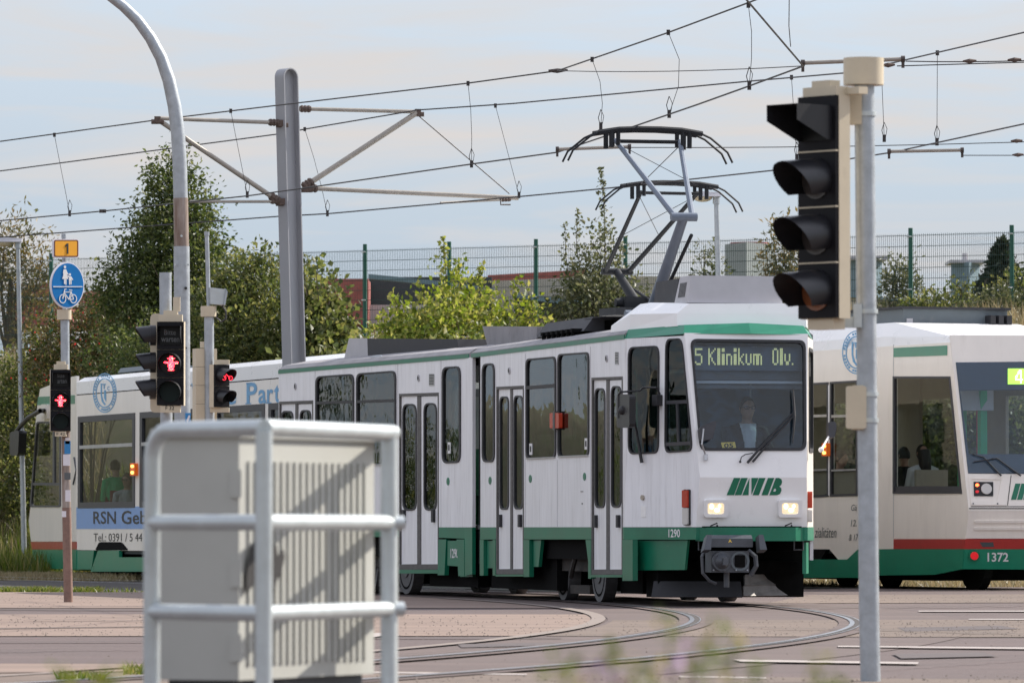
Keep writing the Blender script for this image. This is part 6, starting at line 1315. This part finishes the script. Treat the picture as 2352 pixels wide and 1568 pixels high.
def leafset(P, size, rg, asp=.55, dirs=None, droop=.25):
    n = len(P); d = rg.normal(size=(n, 3)) if dirs is None else dirs + rg.normal(size=(n, 3)) * .6
    d[:, 2] -= droop; d /= np.linalg.norm(d, axis=1)[:, None] + 1e-9
    w = np.cross(d, rg.normal(size=(n, 3))); w /= np.linalg.norm(w, axis=1)[:, None] + 1e-9; nn = np.cross(d, w)
    L_ = (size * rg.uniform(.6, 1.35, n))[:, None]
    A = P; B = P + d * L_ * .5 + w * L_ * asp * .5 + nn * L_ * .12; C = P + d * L_; D_ = P + d * L_ * .5 - w * L_ * asp * .5 + nn * L_ * .12
    V = np.stack([A, B, C, D_], 1).reshape(-1, 3); i = np.arange(n) * 4
    T = np.stack([np.stack([i, i + 1, i + 2], 1), np.stack([i, i + 2, i + 3], 1)], 1).reshape(-1, 3); return V, T
def crown(rg, lobes, n, spread, per=9):
    k = n // per; w = np.array([l[3] ** 2 for l in lobes]); w = w / w.sum(); idx = rg.choice(len(lobes), k, p=w)
    c = np.array([l[:3] for l in lobes])[idx]; r = np.array([l[3] for l in lobes])[idx]; zs = np.array([l[4] if len(l) > 4 else 1.0 for l in lobes])[idx]
    d = rg.normal(size=(k, 3)); d /= np.linalg.norm(d, axis=1)[:, None]; rad = r * rg.uniform(.15, 1.08, k) ** .45
    ctr = c + d * rad[:, None] * np.stack([np.ones(k), np.ones(k), zs], 1)
    tw = d * .6 + np.array([0, 0, .5]) + rg.normal(size=(k, 3)) * .4; tw /= np.linalg.norm(tw, axis=1)[:, None]
    t = rg.uniform(-.5, .5, (k, per)); P = ctr[:, None, :] + tw[:, None, :] * (t * spread * 2.4)[:, :, None] + rg.normal(size=(k, per, 3)) * spread * .38
    return P.reshape(-1, 3), np.repeat(tw, per, axis=0)
def plant(name, label, cat, base, lobes, n, leaf, mt, seed, spread=.16, asp=.55, shoots=(), group=None, trunk=None, berries=0, per=9, droop=.25):
    """lobes in photo units: (u, v, d, radius_m[, zstretch])"""
    rg = np.random.default_rng(seed); bs = Vector(base); t = thing(name, label, cat, bs, group)
    L3 = []
    for l in lobes: p = at(l[0], l[1], l[2]); L3.append((p.x, p.y, p.z, l[3]) + tuple(l[4:5]))
    V_, T_ = [], []; off = 0
    P, tw = crown(rg, L3, n, spread, per); gz = np.array([hbank(x, y) for x, y in P[:, :2]]); keep = P[:, 2] > gz - .05; P, tw = P[keep], tw[keep]
    v, tr = leafset(P, leaf, rg, asp, tw, droop); V_.append(v); T_.append(tr); off = len(v)
    mbs = MB()
    for l in L3:
        q = Vector(l[:3]); m = bs.lerp(q, .5) + Vector((rg.uniform(-.15, .15), rg.uniform(-.15, .15), rg.uniform(0, .2))); mbs.tube([bs, m, q, q + Vector((rg.uniform(-.2, .2), 0, l[3] * .6))], [.05 if trunk else .025, .03 if trunk else .016, .014, .005], 5)
        if trunk or l[3] > .5:
            for k in range(7): e_ = q + Vector(rg.normal(size=3)) * l[3] * .6; mbs.tube([m.lerp(q, rg.uniform(.3, 1)), e_], [.011, .003], 4)
    for (u0, v0, u1, v1, d, den) in shoots:
        a, b = at(u0, v0, d), at(u1, v1, d); k = int(den); f_ = rg.uniform(0, 1, k) ** .9; bend = Vector((rg.uniform(-.1, .1), 0, 0))
        c = a.lerp(b, .5) + bend; mbs.tube([a, c, b], [.014, .009, .003], 4); S_ = np.array([(a.lerp(c, x * 2) if x < .5 else c.lerp(b, x * 2 - 1)) for x in f_])
        v, tr = leafset(S_ + rg.normal(size=S_.shape) * .05 * (1.15 - f_)[:, None] * 1.6, leaf * .9, rg, asp, None, 0.0); V_.append(v); T_.append(tr + off); off += len(v)
    if trunk: p = at(trunk[0], trunk[1], trunk[2]); mbs.tube([bs - UP * .2, bs.lerp(p, .5), p], [.14, .10, .05], 8)
    mbs.obj('trunk' if trunk else 'stem', 'bark', t); fo = npmesh('crown' if trunk else 'foliage', np.concatenate(V_), np.concatenate(T_), mt, t)
    if berries:
        mb = MB()
        for p in P[rg.choice(len(P), berries, replace=False)]: mb.ball(Vector(p) - UP * .03, .015, n=5, m=3)
        o = mb.obj('berries', 'tail_red', t); o['kind'] = 'stuff'
    return t
def bp(u, d, z=None): p = at(u, 1213, d); return Vector((p.x, d, hbank(p.x, d) if z is None else z))
plant('tree', 'tall dark green pear-shaped tree behind the arched lamp column', 'tree', bp(405, 112.5), [(400, 375, 112.5, .30, 1.3), (395, 425, 112.5, .50), (430, 470, 112.5, .62), (365, 480, 112.8, .55), (400, 545, 112.2, .85), (350, 590, 112.5, .65), (450, 560, 112.5, .60), (330, 660, 112.1, .85), (420, 650, 112, .95), (480, 640, 112.5, .65), (300, 720, 112, .7), (380, 745, 111.5, 1.0), (250, 665, 112.5, .5), (455, 740, 111.8, .7)], 26000, .085, 'leaf_dark', 1, .20, trunk=(402, 480, 112.5), droop=.5)
plant('shrub', 'dense green shrub between the arched column and the tall mast', 'shrub', bp(570, 109.5), [(560, 660, 109.5, .6), (540, 720, 109.5, .8), (600, 650, 109.8, .55), (610, 730, 109.1, .85), (560, 790, 108.5, .9), (500, 790, 109, .8), (620, 820, 108.5, .7)], 15000, .088, 'leaf_mid', 2, .18, shoots=((600, 640, 607, 565, 109.5, 60), (575, 650, 585, 580, 109.5, 50)))
plant('shrub', 'vine-leaved shrub with yellowing leaves just past the tall mast', 'shrub', bp(735, 107), [(715, 690, 108, .55), (740, 740, 108, .5), (720, 800, 107.6, .7), (760, 800, 108, .5), (700, 760, 108, .55)], 5000, .115, 'leaf_mid', 3, .2, .8, shoots=((705, 680, 706, 582, 107, 45), (732, 690, 734, 585, 107, 50), (755, 700, 764, 620, 107, 40)))
plant('shrub', 'bright yellow-green backlit shrub in the middle of the embankment', 'shrub', bp(1050, 107), [(1033, 668, 107.5, .36, 1.4), (1060, 715, 107.5, .5), (1000, 742, 107, .5), (1115, 738, 107.5, .45), (930, 758, 107.1, .42), (1187, 728, 107.5, .36), (1060, 775, 106.5, .75), (960, 790, 106.5, .65), (1150, 785, 106.8, .6), (890, 785, 107, .4), (1230, 762, 107.3, .36)], 6000, .105, 'leaf_lime', 4, .2, .62, shoots=((1028, 660, 1018, 545, 107, 110), (1060, 670, 1052, 600, 107, 70), (1105, 680, 1108, 605, 107, 70), (1185, 690, 1192, 632, 107, 60), (910, 740, 900, 672, 106.6, 50), (975, 700, 958, 640, 106.6, 40), (1225, 740, 1205, 650, 107, 40)), droop=.05)
plant('shrub', 'grey-green sparse shrub with tall wand-like shoots behind the pantographs', 'shrub', bp(1365, 109), [(1380, 590, 109, .42, 1.5), (1350, 640, 109, .5), (1390, 670, 108.7, .6), (1330, 690, 108.7, .5), (1420, 700, 108.5, .5), (1310, 720, 108.5, .45), (1370, 730, 108.3, .7), (1290, 735, 108.4, .35)], 4600, .085, 'leaf_sage', 5, .16, .6, shoots=((1390, 600, 1379, 383, 109, 190), (1338, 650, 1326, 482, 109, 110), (1310, 660, 1298, 515, 109, 90), (1480, 720, 1487, 640, 109, 40), (1425, 650, 1430, 560, 109, 60)))
plant('shrub', 'rose-hip shrub with red berries behind the crossing signal', 'shrub', bp(210, 117.5), [(160, 780, 117.5, .7), (240, 760, 117.5, .7), (110, 790, 117.5, .6), (200, 850, 116.9, .8), (280, 800, 117.2, .6), (300, 860, 116.5, .6), (140, 880, 116.8, .7), (240, 740, 117.5, .4)], 12000, .078, 'leaf_rose', 6, .17, berries=110)
plant('shrub', 'tall yellow-green shrub filling the corner beside the lamp pole', 'shrub', bp(40, 121), [(20, 900, 121.5, .8), (70, 880, 121.5, .7), (90, 960, 121, .7), (20, 1010, 120.8, .9), (80, 1050, 120.5, .8), (30, 1120, 120.1, .9), (-30, 960, 121.5, .9), (80, 1150, 120.1, .7), (0, 1200, 119.8, .9), (60, 1220, 119.7, .7), (100, 820, 121.5, .5)], 16000, .088, 'leaf_mid', 7, .19)
plant('willow', 'airy olive willow behind the fence at the picture edge', 'tree', bp(20, 136), [(10, 560, 136, .8), (50, 600, 136, .8), (0, 640, 136, 1.0), (70, 660, 136, .8), (30, 710, 136, 1.0), (95, 610, 136, .4), (-40, 600, 136, 1.0)], 3800, .14, 'leaf_olive', 8, .3, .3, trunk=(25, 640, 136), droop=.1)
plant('shrub', 'grass-green low shrub at the foot of the dark tree', 'shrub', bp(430, 109.5), [(340, 830, 109.5, .7), (430, 830, 109.5, .8), (500, 850, 109.5, .6), (260, 840, 110.1, .6), (560, 860, 109.1, .6)], 8000, .085, 'leaf_dark', 9, .18)
plant('shrub', 'olive shrub with reddish twigs beside the grey concrete block', 'shrub', bp(1810, 127), [(1800, 560, 127, .5), (1810, 620, 127, .6), (1800, 680, 127, .6), (1770, 700, 127, .4), (1830, 660, 127, .4)], 2300, .13, 'leaf_olive', 10, .2, .35)
plant('shrub', 'loose green bush seen through the fence past the signal post', 'shrub', bp(2060, 128), [(2062, 645, 128, .35), (2085, 680, 128, .42), (2040, 690, 128, .4), (2110, 700, 128, .3), (2060, 610, 128, .22)], 1300, .13, 'leaf_sage', 11, .2, .35)
plant('shrub', 'spreading light green sapling in front of the chimney tower', 'shrub', bp(2210, 126), [(2208, 665, 126, .26), (2215, 700, 126, .34), (2180, 700, 126, .28), (2170, 715, 126, .3)], 620, .12, 'leaf_mid', 12, .2, .5)
plant('shrub', 'leafy bush at the picture edge above the coming tram', 'shrub', bp(2340, 112), [(2335, 690, 112, .5), (2350, 730, 112, .5), (2380, 690, 112, .6), (2310, 735, 112, .3)], 2300, .11, 'leaf_mid', 13, .18)
plant('shrub', 'small thin bush by the lamp foot behind the fence', 'shrub', bp(1625, 130), [(1620, 590, 130, .25), (1625, 635, 130, .3), (1645, 640, 130, .25)], 420, .12, 'leaf_sage', 14, .2, .4)
for i, (u, d, sd, mt_) in enumerate(((1760, 104, 21, 'leaf_mid'), (1880, 103, 22, 'leaf_dark'), (2010, 103, 23, 'leaf_mid'), (2130, 102.5, 24, 'leaf_mid'), (2250, 102, 25, 'leaf_dark'), (2370, 101.5, 26, 'leaf_mid'))):
    plant('shrub', ['bush behind the tram seen low beside its bumper', 'dark bush glimpsed behind the tram door windows', 'bush seen through the door glass beside the signal post', 'green bush seen through the big side window of tram 1372', 'dark bush seen through the windscreen edge of tram 1372', 'bush behind the windscreen of tram 1372'][i], 'shrub', bp(u, d), [(u - 30, 1130, d, .9), (u + 40, 1100, d, .9), (u, 1020, d + .4, .8), (u + 60, 960, d + .8, .7), (u - 50, 930, d + .8, .6)], 3000, .13, mt_, sd, .2)
for i, (u, d, sd) in enumerate(((760, 105, 31), (900, 104, 32), (1060, 103.5, 33), (1220, 103, 34), (1400, 103, 35))):
    plant('shrub', ['low bush behind the rear roof of the turning tram', 'low bush behind the dark roof unit', 'bush hidden low behind the tram joint', 'bush low behind the middle tram doors', 'bush low behind the resistor box'][i], 'shrub', bp(u, d), [(u - 50, 900, d, .8), (u + 40, 880, d, .8), (u, 1000, d, .9), (u + 70, 1060, d - .4, .9)], 1800, .14, 'leaf_mid', sd, .22)
# conifer
cf = thing('conifer', 'dark spruce with brownish inner twigs rising at the picture edge', 'tree', bp(2300, 148)); rg = np.random.default_rng(40); cz0 = at(2300, 556, 148); cb0 = bp(2300, 148)
mb = MB(); mb.tube([cb0, Vector((cz0.x, 148, cz0.z))], [.12, .02], 6); mb.obj('trunk', 'bark', cf); Ps = []
for i in range(700):
    h = rg.uniform(0, 1) ** .8; a = rg.uniform(0, 2 * pi); r = (1 - h) * 2.1 + .06; z = cb0.z + .3 + (cz0.z - cb0.z - .3) * h; k = rg.uniform(.3, 1, 12) * r
    Ps.append(np.stack([cz0.x + cos(a) * k, 148 + sin(a) * k, z - k * .28 + rg.normal(size=12) * .04], 1))
P = np.concatenate(Ps); v, tr = leafset(P, .17, rg, .35, None, .1); npmesh('crown', v, tr, 'needle', cf)
# unseen trees added along the bank to darken and vary the window reflections
for i in range(12):
    az = radians(-13 - i * 3.1); rg = np.random.default_rng(200 + i); d = 118 + 5 * rg.uniform(-1, 1) + i * 1.2; x, y = sin(az) * d, cos(az) * d; z0 = hbank(x, y)
    t = thing('reflection_tree', 'unseen leafy tree added along the bank for window reflections', 'tree', (x, y, z0), 'unseen trees added for window reflections'); hh = [4.5, 2.2, 6.5, 3.0, 1.6, 5.5][i % 6]
    lob = [(x + rg.uniform(-2, 2), y + rg.uniform(-1, 1), z0 + rg.uniform(.3, 1) * hh, rg.uniform(.9, 1.5)) for _ in range(9)]
    P, tw = crown(rg, lob, 2400, .3); v, tr = leafset(P, .26, rg, .6, tw); npmesh('crown', v, tr, ['leaf_dark', 'leaf_mid'][i % 2], t); mb = MB(); mb.tube([Vector((x, y, z0 - .1)), Vector((x, y, z0 + hh * .7))], [.16, .06], 6); mb.obj('trunk', 'bark', t)
# grasses
def blades(name, label, P, h, mt, seed, lean=.3, wd=.012):
    rg = np.random.default_rng(seed); n = len(P); H_ = (h * rg.uniform(.45, 1.25, n))[:, None]; d = rg.normal(size=(n, 3)) * lean; d[:, 2] = 1; a = rg.uniform(0, 2 * pi, n); w = np.stack([np.cos(a), np.sin(a), np.zeros(n)], 1) * wd
    V = np.stack([P - w, P + w, P + d * H_ * .6 + w * .7, P + d * H_ + np.array([0, 0, -.1]) * H_ * lean + d * H_ * .15], 1).reshape(-1, 3); i = np.arange(n) * 4
    T = np.stack([np.stack([i, i + 1, i + 2], 1), np.stack([i, i + 2, i + 3], 1)], 1).reshape(-1, 3); o = npmesh(name, V, T, mt, None, P.mean(0)); tag(o, label, 'grass', kind='stuff'); return o
def scatter(n, seed, u0, u1, d0, d1, z=None, zadd=0.0, xy=None):
    rg = np.random.default_rng(seed); out = []
    while len(out) < n:
        d = rg.uniform(d0, d1); u = rg.uniform(u0, u1); x = (u - CU) / F * d; out.append((x, d, (hbank(x, d) if z is None else z) + zadd))
    return np.array(out)
blades('grass', 'dry straw-coloured grass strip beyond the rails', scatter(9000, 1, -120, 420, 104.5, 112, -.06), .12, 'dry_blade', 1, .5, .014)
blades('grass', 'green tall grass under the corner shrubs', scatter(7000, 2, -120, 330, 112, 119, None), .38, 'green_blade', 2, .25, .014)
blades('grass', 'grass tufts growing along the pavement edge before the rails', np.concatenate([scatter(2600, 3, -100, 128, 81.6, 83.4, -.03), scatter(700, 4, 145, 232, 81.6, 83.2, -.03), scatter(200, 44, 128, 330, 81.7, 82.2, -.03)]), .085, 'green_blade', 3, .5, .011)
blades('grass', 'tall tan dry grass covering the embankment', np.concatenate([scatter(11000, 5, 560, 1350, 107, 121), scatter(5000, 6, 1780, 2420, 104, 113.5), scatter(3500, 7, -80, 240, 117, 128)]), .36, 'dry_blade', 4, .38, .012)
blades('grass', 'yellow grass visible under the trams', scatter(5000, 8, 1750, 2420, 90, 100, -.06), .12, 'dry_blade', 5, .5, .014)
blades('grass', 'small grass tuft beside the railing foot', np.concatenate([scatter(260, 9, 130, 240, 33.5, 34.4, .01), scatter(120, 10, 285, 332, 35, 36.5, .01)]), .045, 'green_blade', 6, .6, .006)
# blurred wild flowers near the lens
for i, (u, v, d, kind) in enumerate(((1536, 1449, 7.4, 0), (1626, 1486, 7.2, 0), (1676, 1520, 7.0, 0), (1583, 1507, 7.3, 1), (1411, 1556, 6.9, 1), (1366, 1534, 7.3, 1), (1301, 1548, 7.0, 0), (1551, 1544, 7.1, 1), (1601, 1556, 6.8, 0), (1731, 1553, 6.8, 0), (1881, 1548, 7.0, 0), (1406, 1519, 7.4, 0), (150, 1555, 7.6, 0), (235, 1556, 7.2, 0), (1480, 1548, 7.0, 0))):
    lab = ['green vetch sprig tallest of the blurred stalks', 'green blurred sprig below the wiper side of the tram', 'green blurred sprig nearest the painted line', 'violet vetch flower in the middle of the blurred stalks', 'violet vetch flower lowest of the blurred stalks', 'violet vetch flower farthest towards the railing', 'blurred green sprig just right of the railing', 'violet flower between two green sprigs at the lower edge', 'low green sprig at the lower edge under the coupler', 'dark green sprig at the lower edge below the bumper', 'lone green sprig beside the signal post', 'green sprig above the violet flowers', 'green sprig in the lower corner beside the railing', 'second green sprig in the lower corner', 'thin green sprig between the violet flowers'][i]
    top = at(u, v, d); t = thing('vetch_sprig', lab, 'wildflower', (top.x, d, 0), 'blurred wild flowers before the road'); mb = MB(); mb.tube([Vector((top.x + .03, d, -.06)), Vector((top.x + .01, d, top.z * .5)), top], [.003, .002, .001], 5); mb.obj('stem', 'stem_green', t)
    rg = np.random.default_rng(80 + i); P = np.array(top) + rg.normal(size=(5 if kind else 15, 3)) * np.array([.010, .01, .013]); vv, tr = leafset(P, .019, rg, .5); npmesh('flower' if kind else 'leaves', vv, tr, 'petal_violet' if kind else 'green_blade', t)

plant('shrub', 'low green bush on the crest between the signal post and the chimney tower', 'shrub', bp(2140, 110.5), [(2130, 715, 110.5, .3), (2165, 722, 110.5, .28), (2100, 722, 110.5, .25)], 1500, .075, 'leaf_mid', 51, .14)
plant('shrub', 'low green bush on the crest below the spruce', 'shrub', bp(2275, 110), [(2270, 715, 110, .32), (2300, 700, 110, .3), (2245, 725, 110, .26)], 1600, .075, 'leaf_sage', 52, .14)
plant('shrub', 'low bush beside the tall signal head above the tram roof', 'shrub', bp(1880, 112), [(1870, 705, 112, .32), (1900, 712, 112, .3)], 1100, .08, 'leaf_olive', 53, .14)

# loose grit on the paving
mat('grit', (0.095, 0.075, 0.065), 0.9, var=0.4, scale=3, world=True)
rg = np.random.default_rng(91); P = []
for n, u0, u1, v0, v1 in ((900, -60, 1370, 1412, 1461), (300, 1420, 1950, 1424, 1463), (300, 1990, 2400, 1424, 1464), (260, -60, 500, 1360, 1396), (260, 1760, 2400, 1366, 1386), (240, 640, 2400, 1550, 1566), (60, -60, 2400, 1466, 1540)):
    for u, v in zip(rg.uniform(u0, u1, n), rg.uniform(v0, v1, n)): p = gnd(u, v, .012); P.append((p.x, p.y, p.z))
P = np.array(P); n = len(P); r = rg.uniform(.004, .011, n)[:, None]; o4 = np.array([[1, 0, 0], [-.5, .8, 0], [-.5, -.8, 0], [0, 0, .9]])
V = (P[:, None, :] + o4[None] * r[:, None, :] * rg.uniform(.7, 1.3, (n, 4, 1))).reshape(-1, 3); i = np.arange(n) * 4
T = np.concatenate([np.stack([i + a, i + b, i + c], 1) for a, b, c in ((0, 1, 3), (1, 2, 3), (2, 0, 3))]); o = npmesh('gravel', V, T, 'grit', None, P.mean(0)); tag(o, 'scattered dark grit lying on the paving', 'gravel', kind='stuff')
# ------------------------------------------------------------------ people in the trams
mat('skin', (0.46, 0.27, 0.19), 0.5, var=0.05)
mat('hair_dark', (0.018, 0.013, 0.010), 0.5, var=0.2); mat('hair_brown', (0.09, 0.05, 0.025), 0.6, var=0.2)
mat('shirt_white', (0.72, 0.73, 0.76), 0.8, var=0.05); mat('jacket_dark', (0.02, 0.022, 0.03), 0.8, var=0.1); mat('hoodie_green', (0.05, 0.42, 0.17), 0.8, var=0.15); mat('tee_grey', (0.42, 0.43, 0.45), 0.85, var=0.1); mat('trousers', (0.03, 0.035, 0.05), 0.85)
def person(label, headc, yaw, sc, top, hair, long_hair=False, glasses=False, arms='lap', vest=None, lean=0.0, bald=0.0, turn=0.0):
    """one continuous body (voxel-fused), head centre at headc, facing yaw (0 = towards the viewer)"""
    R = Matrix.Rotation(yaw, 3, 'Z'); H = Vector(headc)
    def X(x, y, z):
        k = max(0., min(1., (z + .22) / .12)) * turn
        if k: x, y = x * cos(k) - y * sin(k), x * sin(k) + y * cos(k)
        return H + R @ (Vector((x, y + lean * min(0, z) , z)) * sc)
    mb = MB()
    mb.ball((0, 0, 0), .078, .098, .118, 16, 12); mb.ball((0, -.012, -.07), .058, .075, .062, 12, 8); mb.tube([(0, -.085, .02), (0, -.112, -.022)], [.010, .017], 6); mb.ball((0, -.104, -.03), .016, .014, .012, 8, 6)
    mb.ball((0, -.088, -.062), .024, .012, .008, 8, 5); mb.ball((0, -.085, .028), .05, .016, .010, 8, 5)
    for s in (-1, 1): mb.ball((s * .080, .012, -.008), .012, .022, .034, 8, 6)
    mb.tube([(0, .02, -.06), (0, .025, -.20)], [.056, .062], 12)
    mb.tube([(0, .03, -.17), (0, .035, -.24), (0, .03, -.38), (0, .03, -.55), (0, .03, -.74)], [.075, .125, .145, .135, .15], 14)
    for s in (-1, 1):
        mb.ball((s * .10, .03, -.40), .085, .10, .19, 12, 8)
        sh, el, wr = (s * .185, .03, -.255), (s * .235, -.02, -.53), (s * .10, -.26, -.60)
        if arms == 'wheel': el, wr = (s * .25, -.10, -.50), (s * .16, -.36, -.47)
        mb.tube([(s * .06, .03, -.22), sh, tuple((a + b) / 2 for a, b in zip(sh, el)), el, wr], [.07, .066, .054, .046, .031], 10)
        hd = Vector(wr); mb.ball(hd + Vector((0, -.045, -.005)), .036, .045, .018, 8, 6)
        for k in range(4): mb.tube([hd + Vector((-.027 + .018 * k, -.08, 0)), hd + Vector((-.027 + .018 * k, -.125 - .012 * (k in (1, 2)), -.006)), hd + Vector((-.027 + .018 * k, -.14 - .012 * (k in (1, 2)), -.03))], [.010, .009, .008], 6)
        mb.tube([hd + Vector((-s * .03, -.03, 0)), hd + Vector((-s * .055, -.065, -.008)), hd + Vector((-s * .05, -.09, -.02))], [.012, .010, .009], 6)
        mb.tube([(s * .08, .02, -.74), (s * .11, -.20, -.74), (s * .11, -.44, -.72), (s * .11, -.46, -.95), (s * .11, -.44, -1.13)], [.095, .088, .065, .055, .045], 10); mb.ball((s * .11, -.50, -1.16), .045, .11, .035, 10, 6)
    me = bpy.data.meshes.new('tmp'); me.from_pydata(mb.v, [], mb.f); o = bpy.data.objects.new('tmp', me); COL.objects.link(o)
    bm = bmesh.new(); bm.from_mesh(me); bmesh.ops.recalc_face_normals(bm, faces=bm.faces); bm.to_mesh(me); bm.free()
    md = o.modifiers.new('r', 'REMESH'); md.mode = 'VOXEL'; md.voxel_size = .011; sm = o.modifiers.new('s', 'SMOOTH'); sm.iterations = 3; sm.factor = .4
    dg = bpy.context.evaluated_depsgraph_get(); e = o.evaluated_get(dg).to_mesh(); V = [v.co.copy() for v in e.vertices]; Fc = [tuple(p.vertices) for p in e.polygons]; o.evaluated_get(dg).to_mesh_clear(); bpy.data.objects.remove(o); bpy.data.meshes.remove(me)
    out = bpy.data.meshes.new('person'); b = bpy.data.objects.new('person', out); COL.objects.link(b); b.location = H; ORG[b.name] = H
    out.from_pydata([X(*v) - H for v in V], [], Fc)
    for m in ('skin', top, 'trousers', vest or top): out.materials.append(M[m])
    for p in out.polygons:
        c = sum((V[i] for i in p.vertices), Vector()) / len(p.vertices); p.use_smooth = True
        hand = c.y < -.22 and c.z > -.70 and abs(c.x) < .3 and (c - Vector((.10 * (1 if c.x > 0 else -1), -.30, -.6))).length < .13 or (arms == 'wheel' and c.y < -.33 and c.z > -.6)
        if c.z < -.66: p.material_index = 2
        elif c.z > -.165 and c.y < .3 or hand: p.material_index = 0
        elif vest and (abs(c.x) > .055 + .10 * max(0, (-.2 - c.z) * -1) + max(0, (c.z + .45)) * .14): p.material_index = 3
        else: p.material_index = 1
    tag(b, label, 'person')
    hb = MB(); n, m = 20, 12                  # hair: shell over the crown and back of the head
    vs = []; fs = []
    for i in range(m + 1):
        th = pi * .62 * i / m if not long_hair else pi * .70 * i / m
        for j in range(n):
            a = 2 * pi * j / n; y = -cos(a); front = max(0, -y); lim = (1 - .48 * front - bald * .2 * front); t2 = th * lim; x = sin(t2) * sin(a); yy = sin(t2) * y; z = cos(t2)
            ext = (.0 if not long_hair else max(0, yy) * .10 * (i / m)); vs.append(X(x * .087, yy * .107 + .004, z * .127 - ext * 1.6))
    for i in range(m):
        for j in range(n): fs.append((i * n + j, i * n + (j + 1) % n, (i + 1) * n + (j + 1) % n, (i + 1) * n + j))
    hb.add(vs, fs); hb.obj('hair', hair, b, smooth=True)
    if long_hair: hb = MB(); hb.tube([X(0, .06, .04), X(0, .09, -.10), X(0, .095, -.24), X(0, .09, -.34)], [.085 * sc, .095 * sc, .085 * sc, .05 * sc], 12); hb.obj('hair_length', hair, b, smooth=True)
    for s in (-1, 1): ey = MB(); ey.ball(X(s * .032, -.091, .004), .010 * sc, .008 * sc, .007 * sc, 8, 6); ey.obj('eye', 'print_black', b)
    if glasses:
        gl = MB()
        for s in (-1, 1): gl.tube([X(s * .036 + .026 * cos(k * pi / 6), -.108, .004 + .018 * sin(k * pi / 6)) for k in range(13)], .004 * sc, 5); gl.tube([X(s * .062, -.105, .008), X(s * .085, -.02, .008)], .004 * sc, 5)
        gl.tube([X(-.01, -.110, .008), X(.01, -.110, .008)], .004 * sc, 5); gl.obj('glasses', 'print_black', b)
    return b
person('tram driver in white shirt, dark waistcoat and glasses behind the windscreen', at(1717, 937, 66.75), KA, 1.0, 'shirt_white', 'hair_dark', glasses=True, arms='wheel', vest='jacket_dark', bald=.6)
ds = MB(); q_, t_, z_ = FK.loc(at(1717, 937, 66.75)); ds.fbox(FK, q_ - .15, q_ + .3, t_ - .24, t_ + .24, z_ - .95, z_ - .86); ds.fbox(FK, q_ + .22, q_ + .30, t_ - .22, t_ + .22, z_ - .9, z_ - .2); ds.fbox(FK, q_, q_ + .15, t_ - .1, t_ + .1, .89, z_ - .9); ds.obj('driver_seat', 'interior_dark', kt)
person('passenger in dark clothes sitting behind the cab side window', FK.w(2.9, .1, 1.72), KA + pi, 1.0, 'jacket_dark', 'hair_brown', turn=1.2)
def inA(u, v, t): return FA.side(t).on(u, v)
A0 = radians(18.5); B0 = radians(23)
person('person in bright green hoodie leaning away at the window of the tram with blue advert', inA(264, 1072, -.62), A0 + pi, 1.08, 'hoodie_green', 'hair_brown', lean=-.25)
person('boy with glasses in grey T-shirt looking out beside the green hoodie', inA(292, 1102, -.82), A0, 1.02, 'tee_grey', 'hair_brown', glasses=True, turn=-.8)
def inB(u, v, t): return FB.side(t).on(u, v)
person('woman with long dark hair and white top seen from behind in tram 1372', inB(2118, 1040, -.62), B0 + pi, 1.0, 'shirt_white', 'hair_dark', long_hair=True)
person('dark-haired passenger behind the window post of tram 1372', inB(2076, 1045, -.6), B0 + pi, .98, 'jacket_dark', 'hair_dark')
person('dark-haired passenger at the door window of tram 1372', inB(1932, 1052, -.7), B0, 1.0, 'jacket_dark', 'hair_dark', turn=.6)

q_, t_, z_ = FA.loc(inA(292, 1102, -.82)); seat(FA, q_ - .08, t_, 'seat_red', ta, -1, .46, z_ - 1.16)
q_, t_, z_ = FA.loc(inA(264, 1072, -.62)); seat(FA, q_ - .1, t_, 'seat_red', ta, 1, .44, z_ - 1.45)
q_, t_, z_ = FB.loc(inB(2118, 1040, -.62)); seat(FB, q_ - .08, t_, 'interior_beige', tb_, -1, .50, z_ - 1.22)
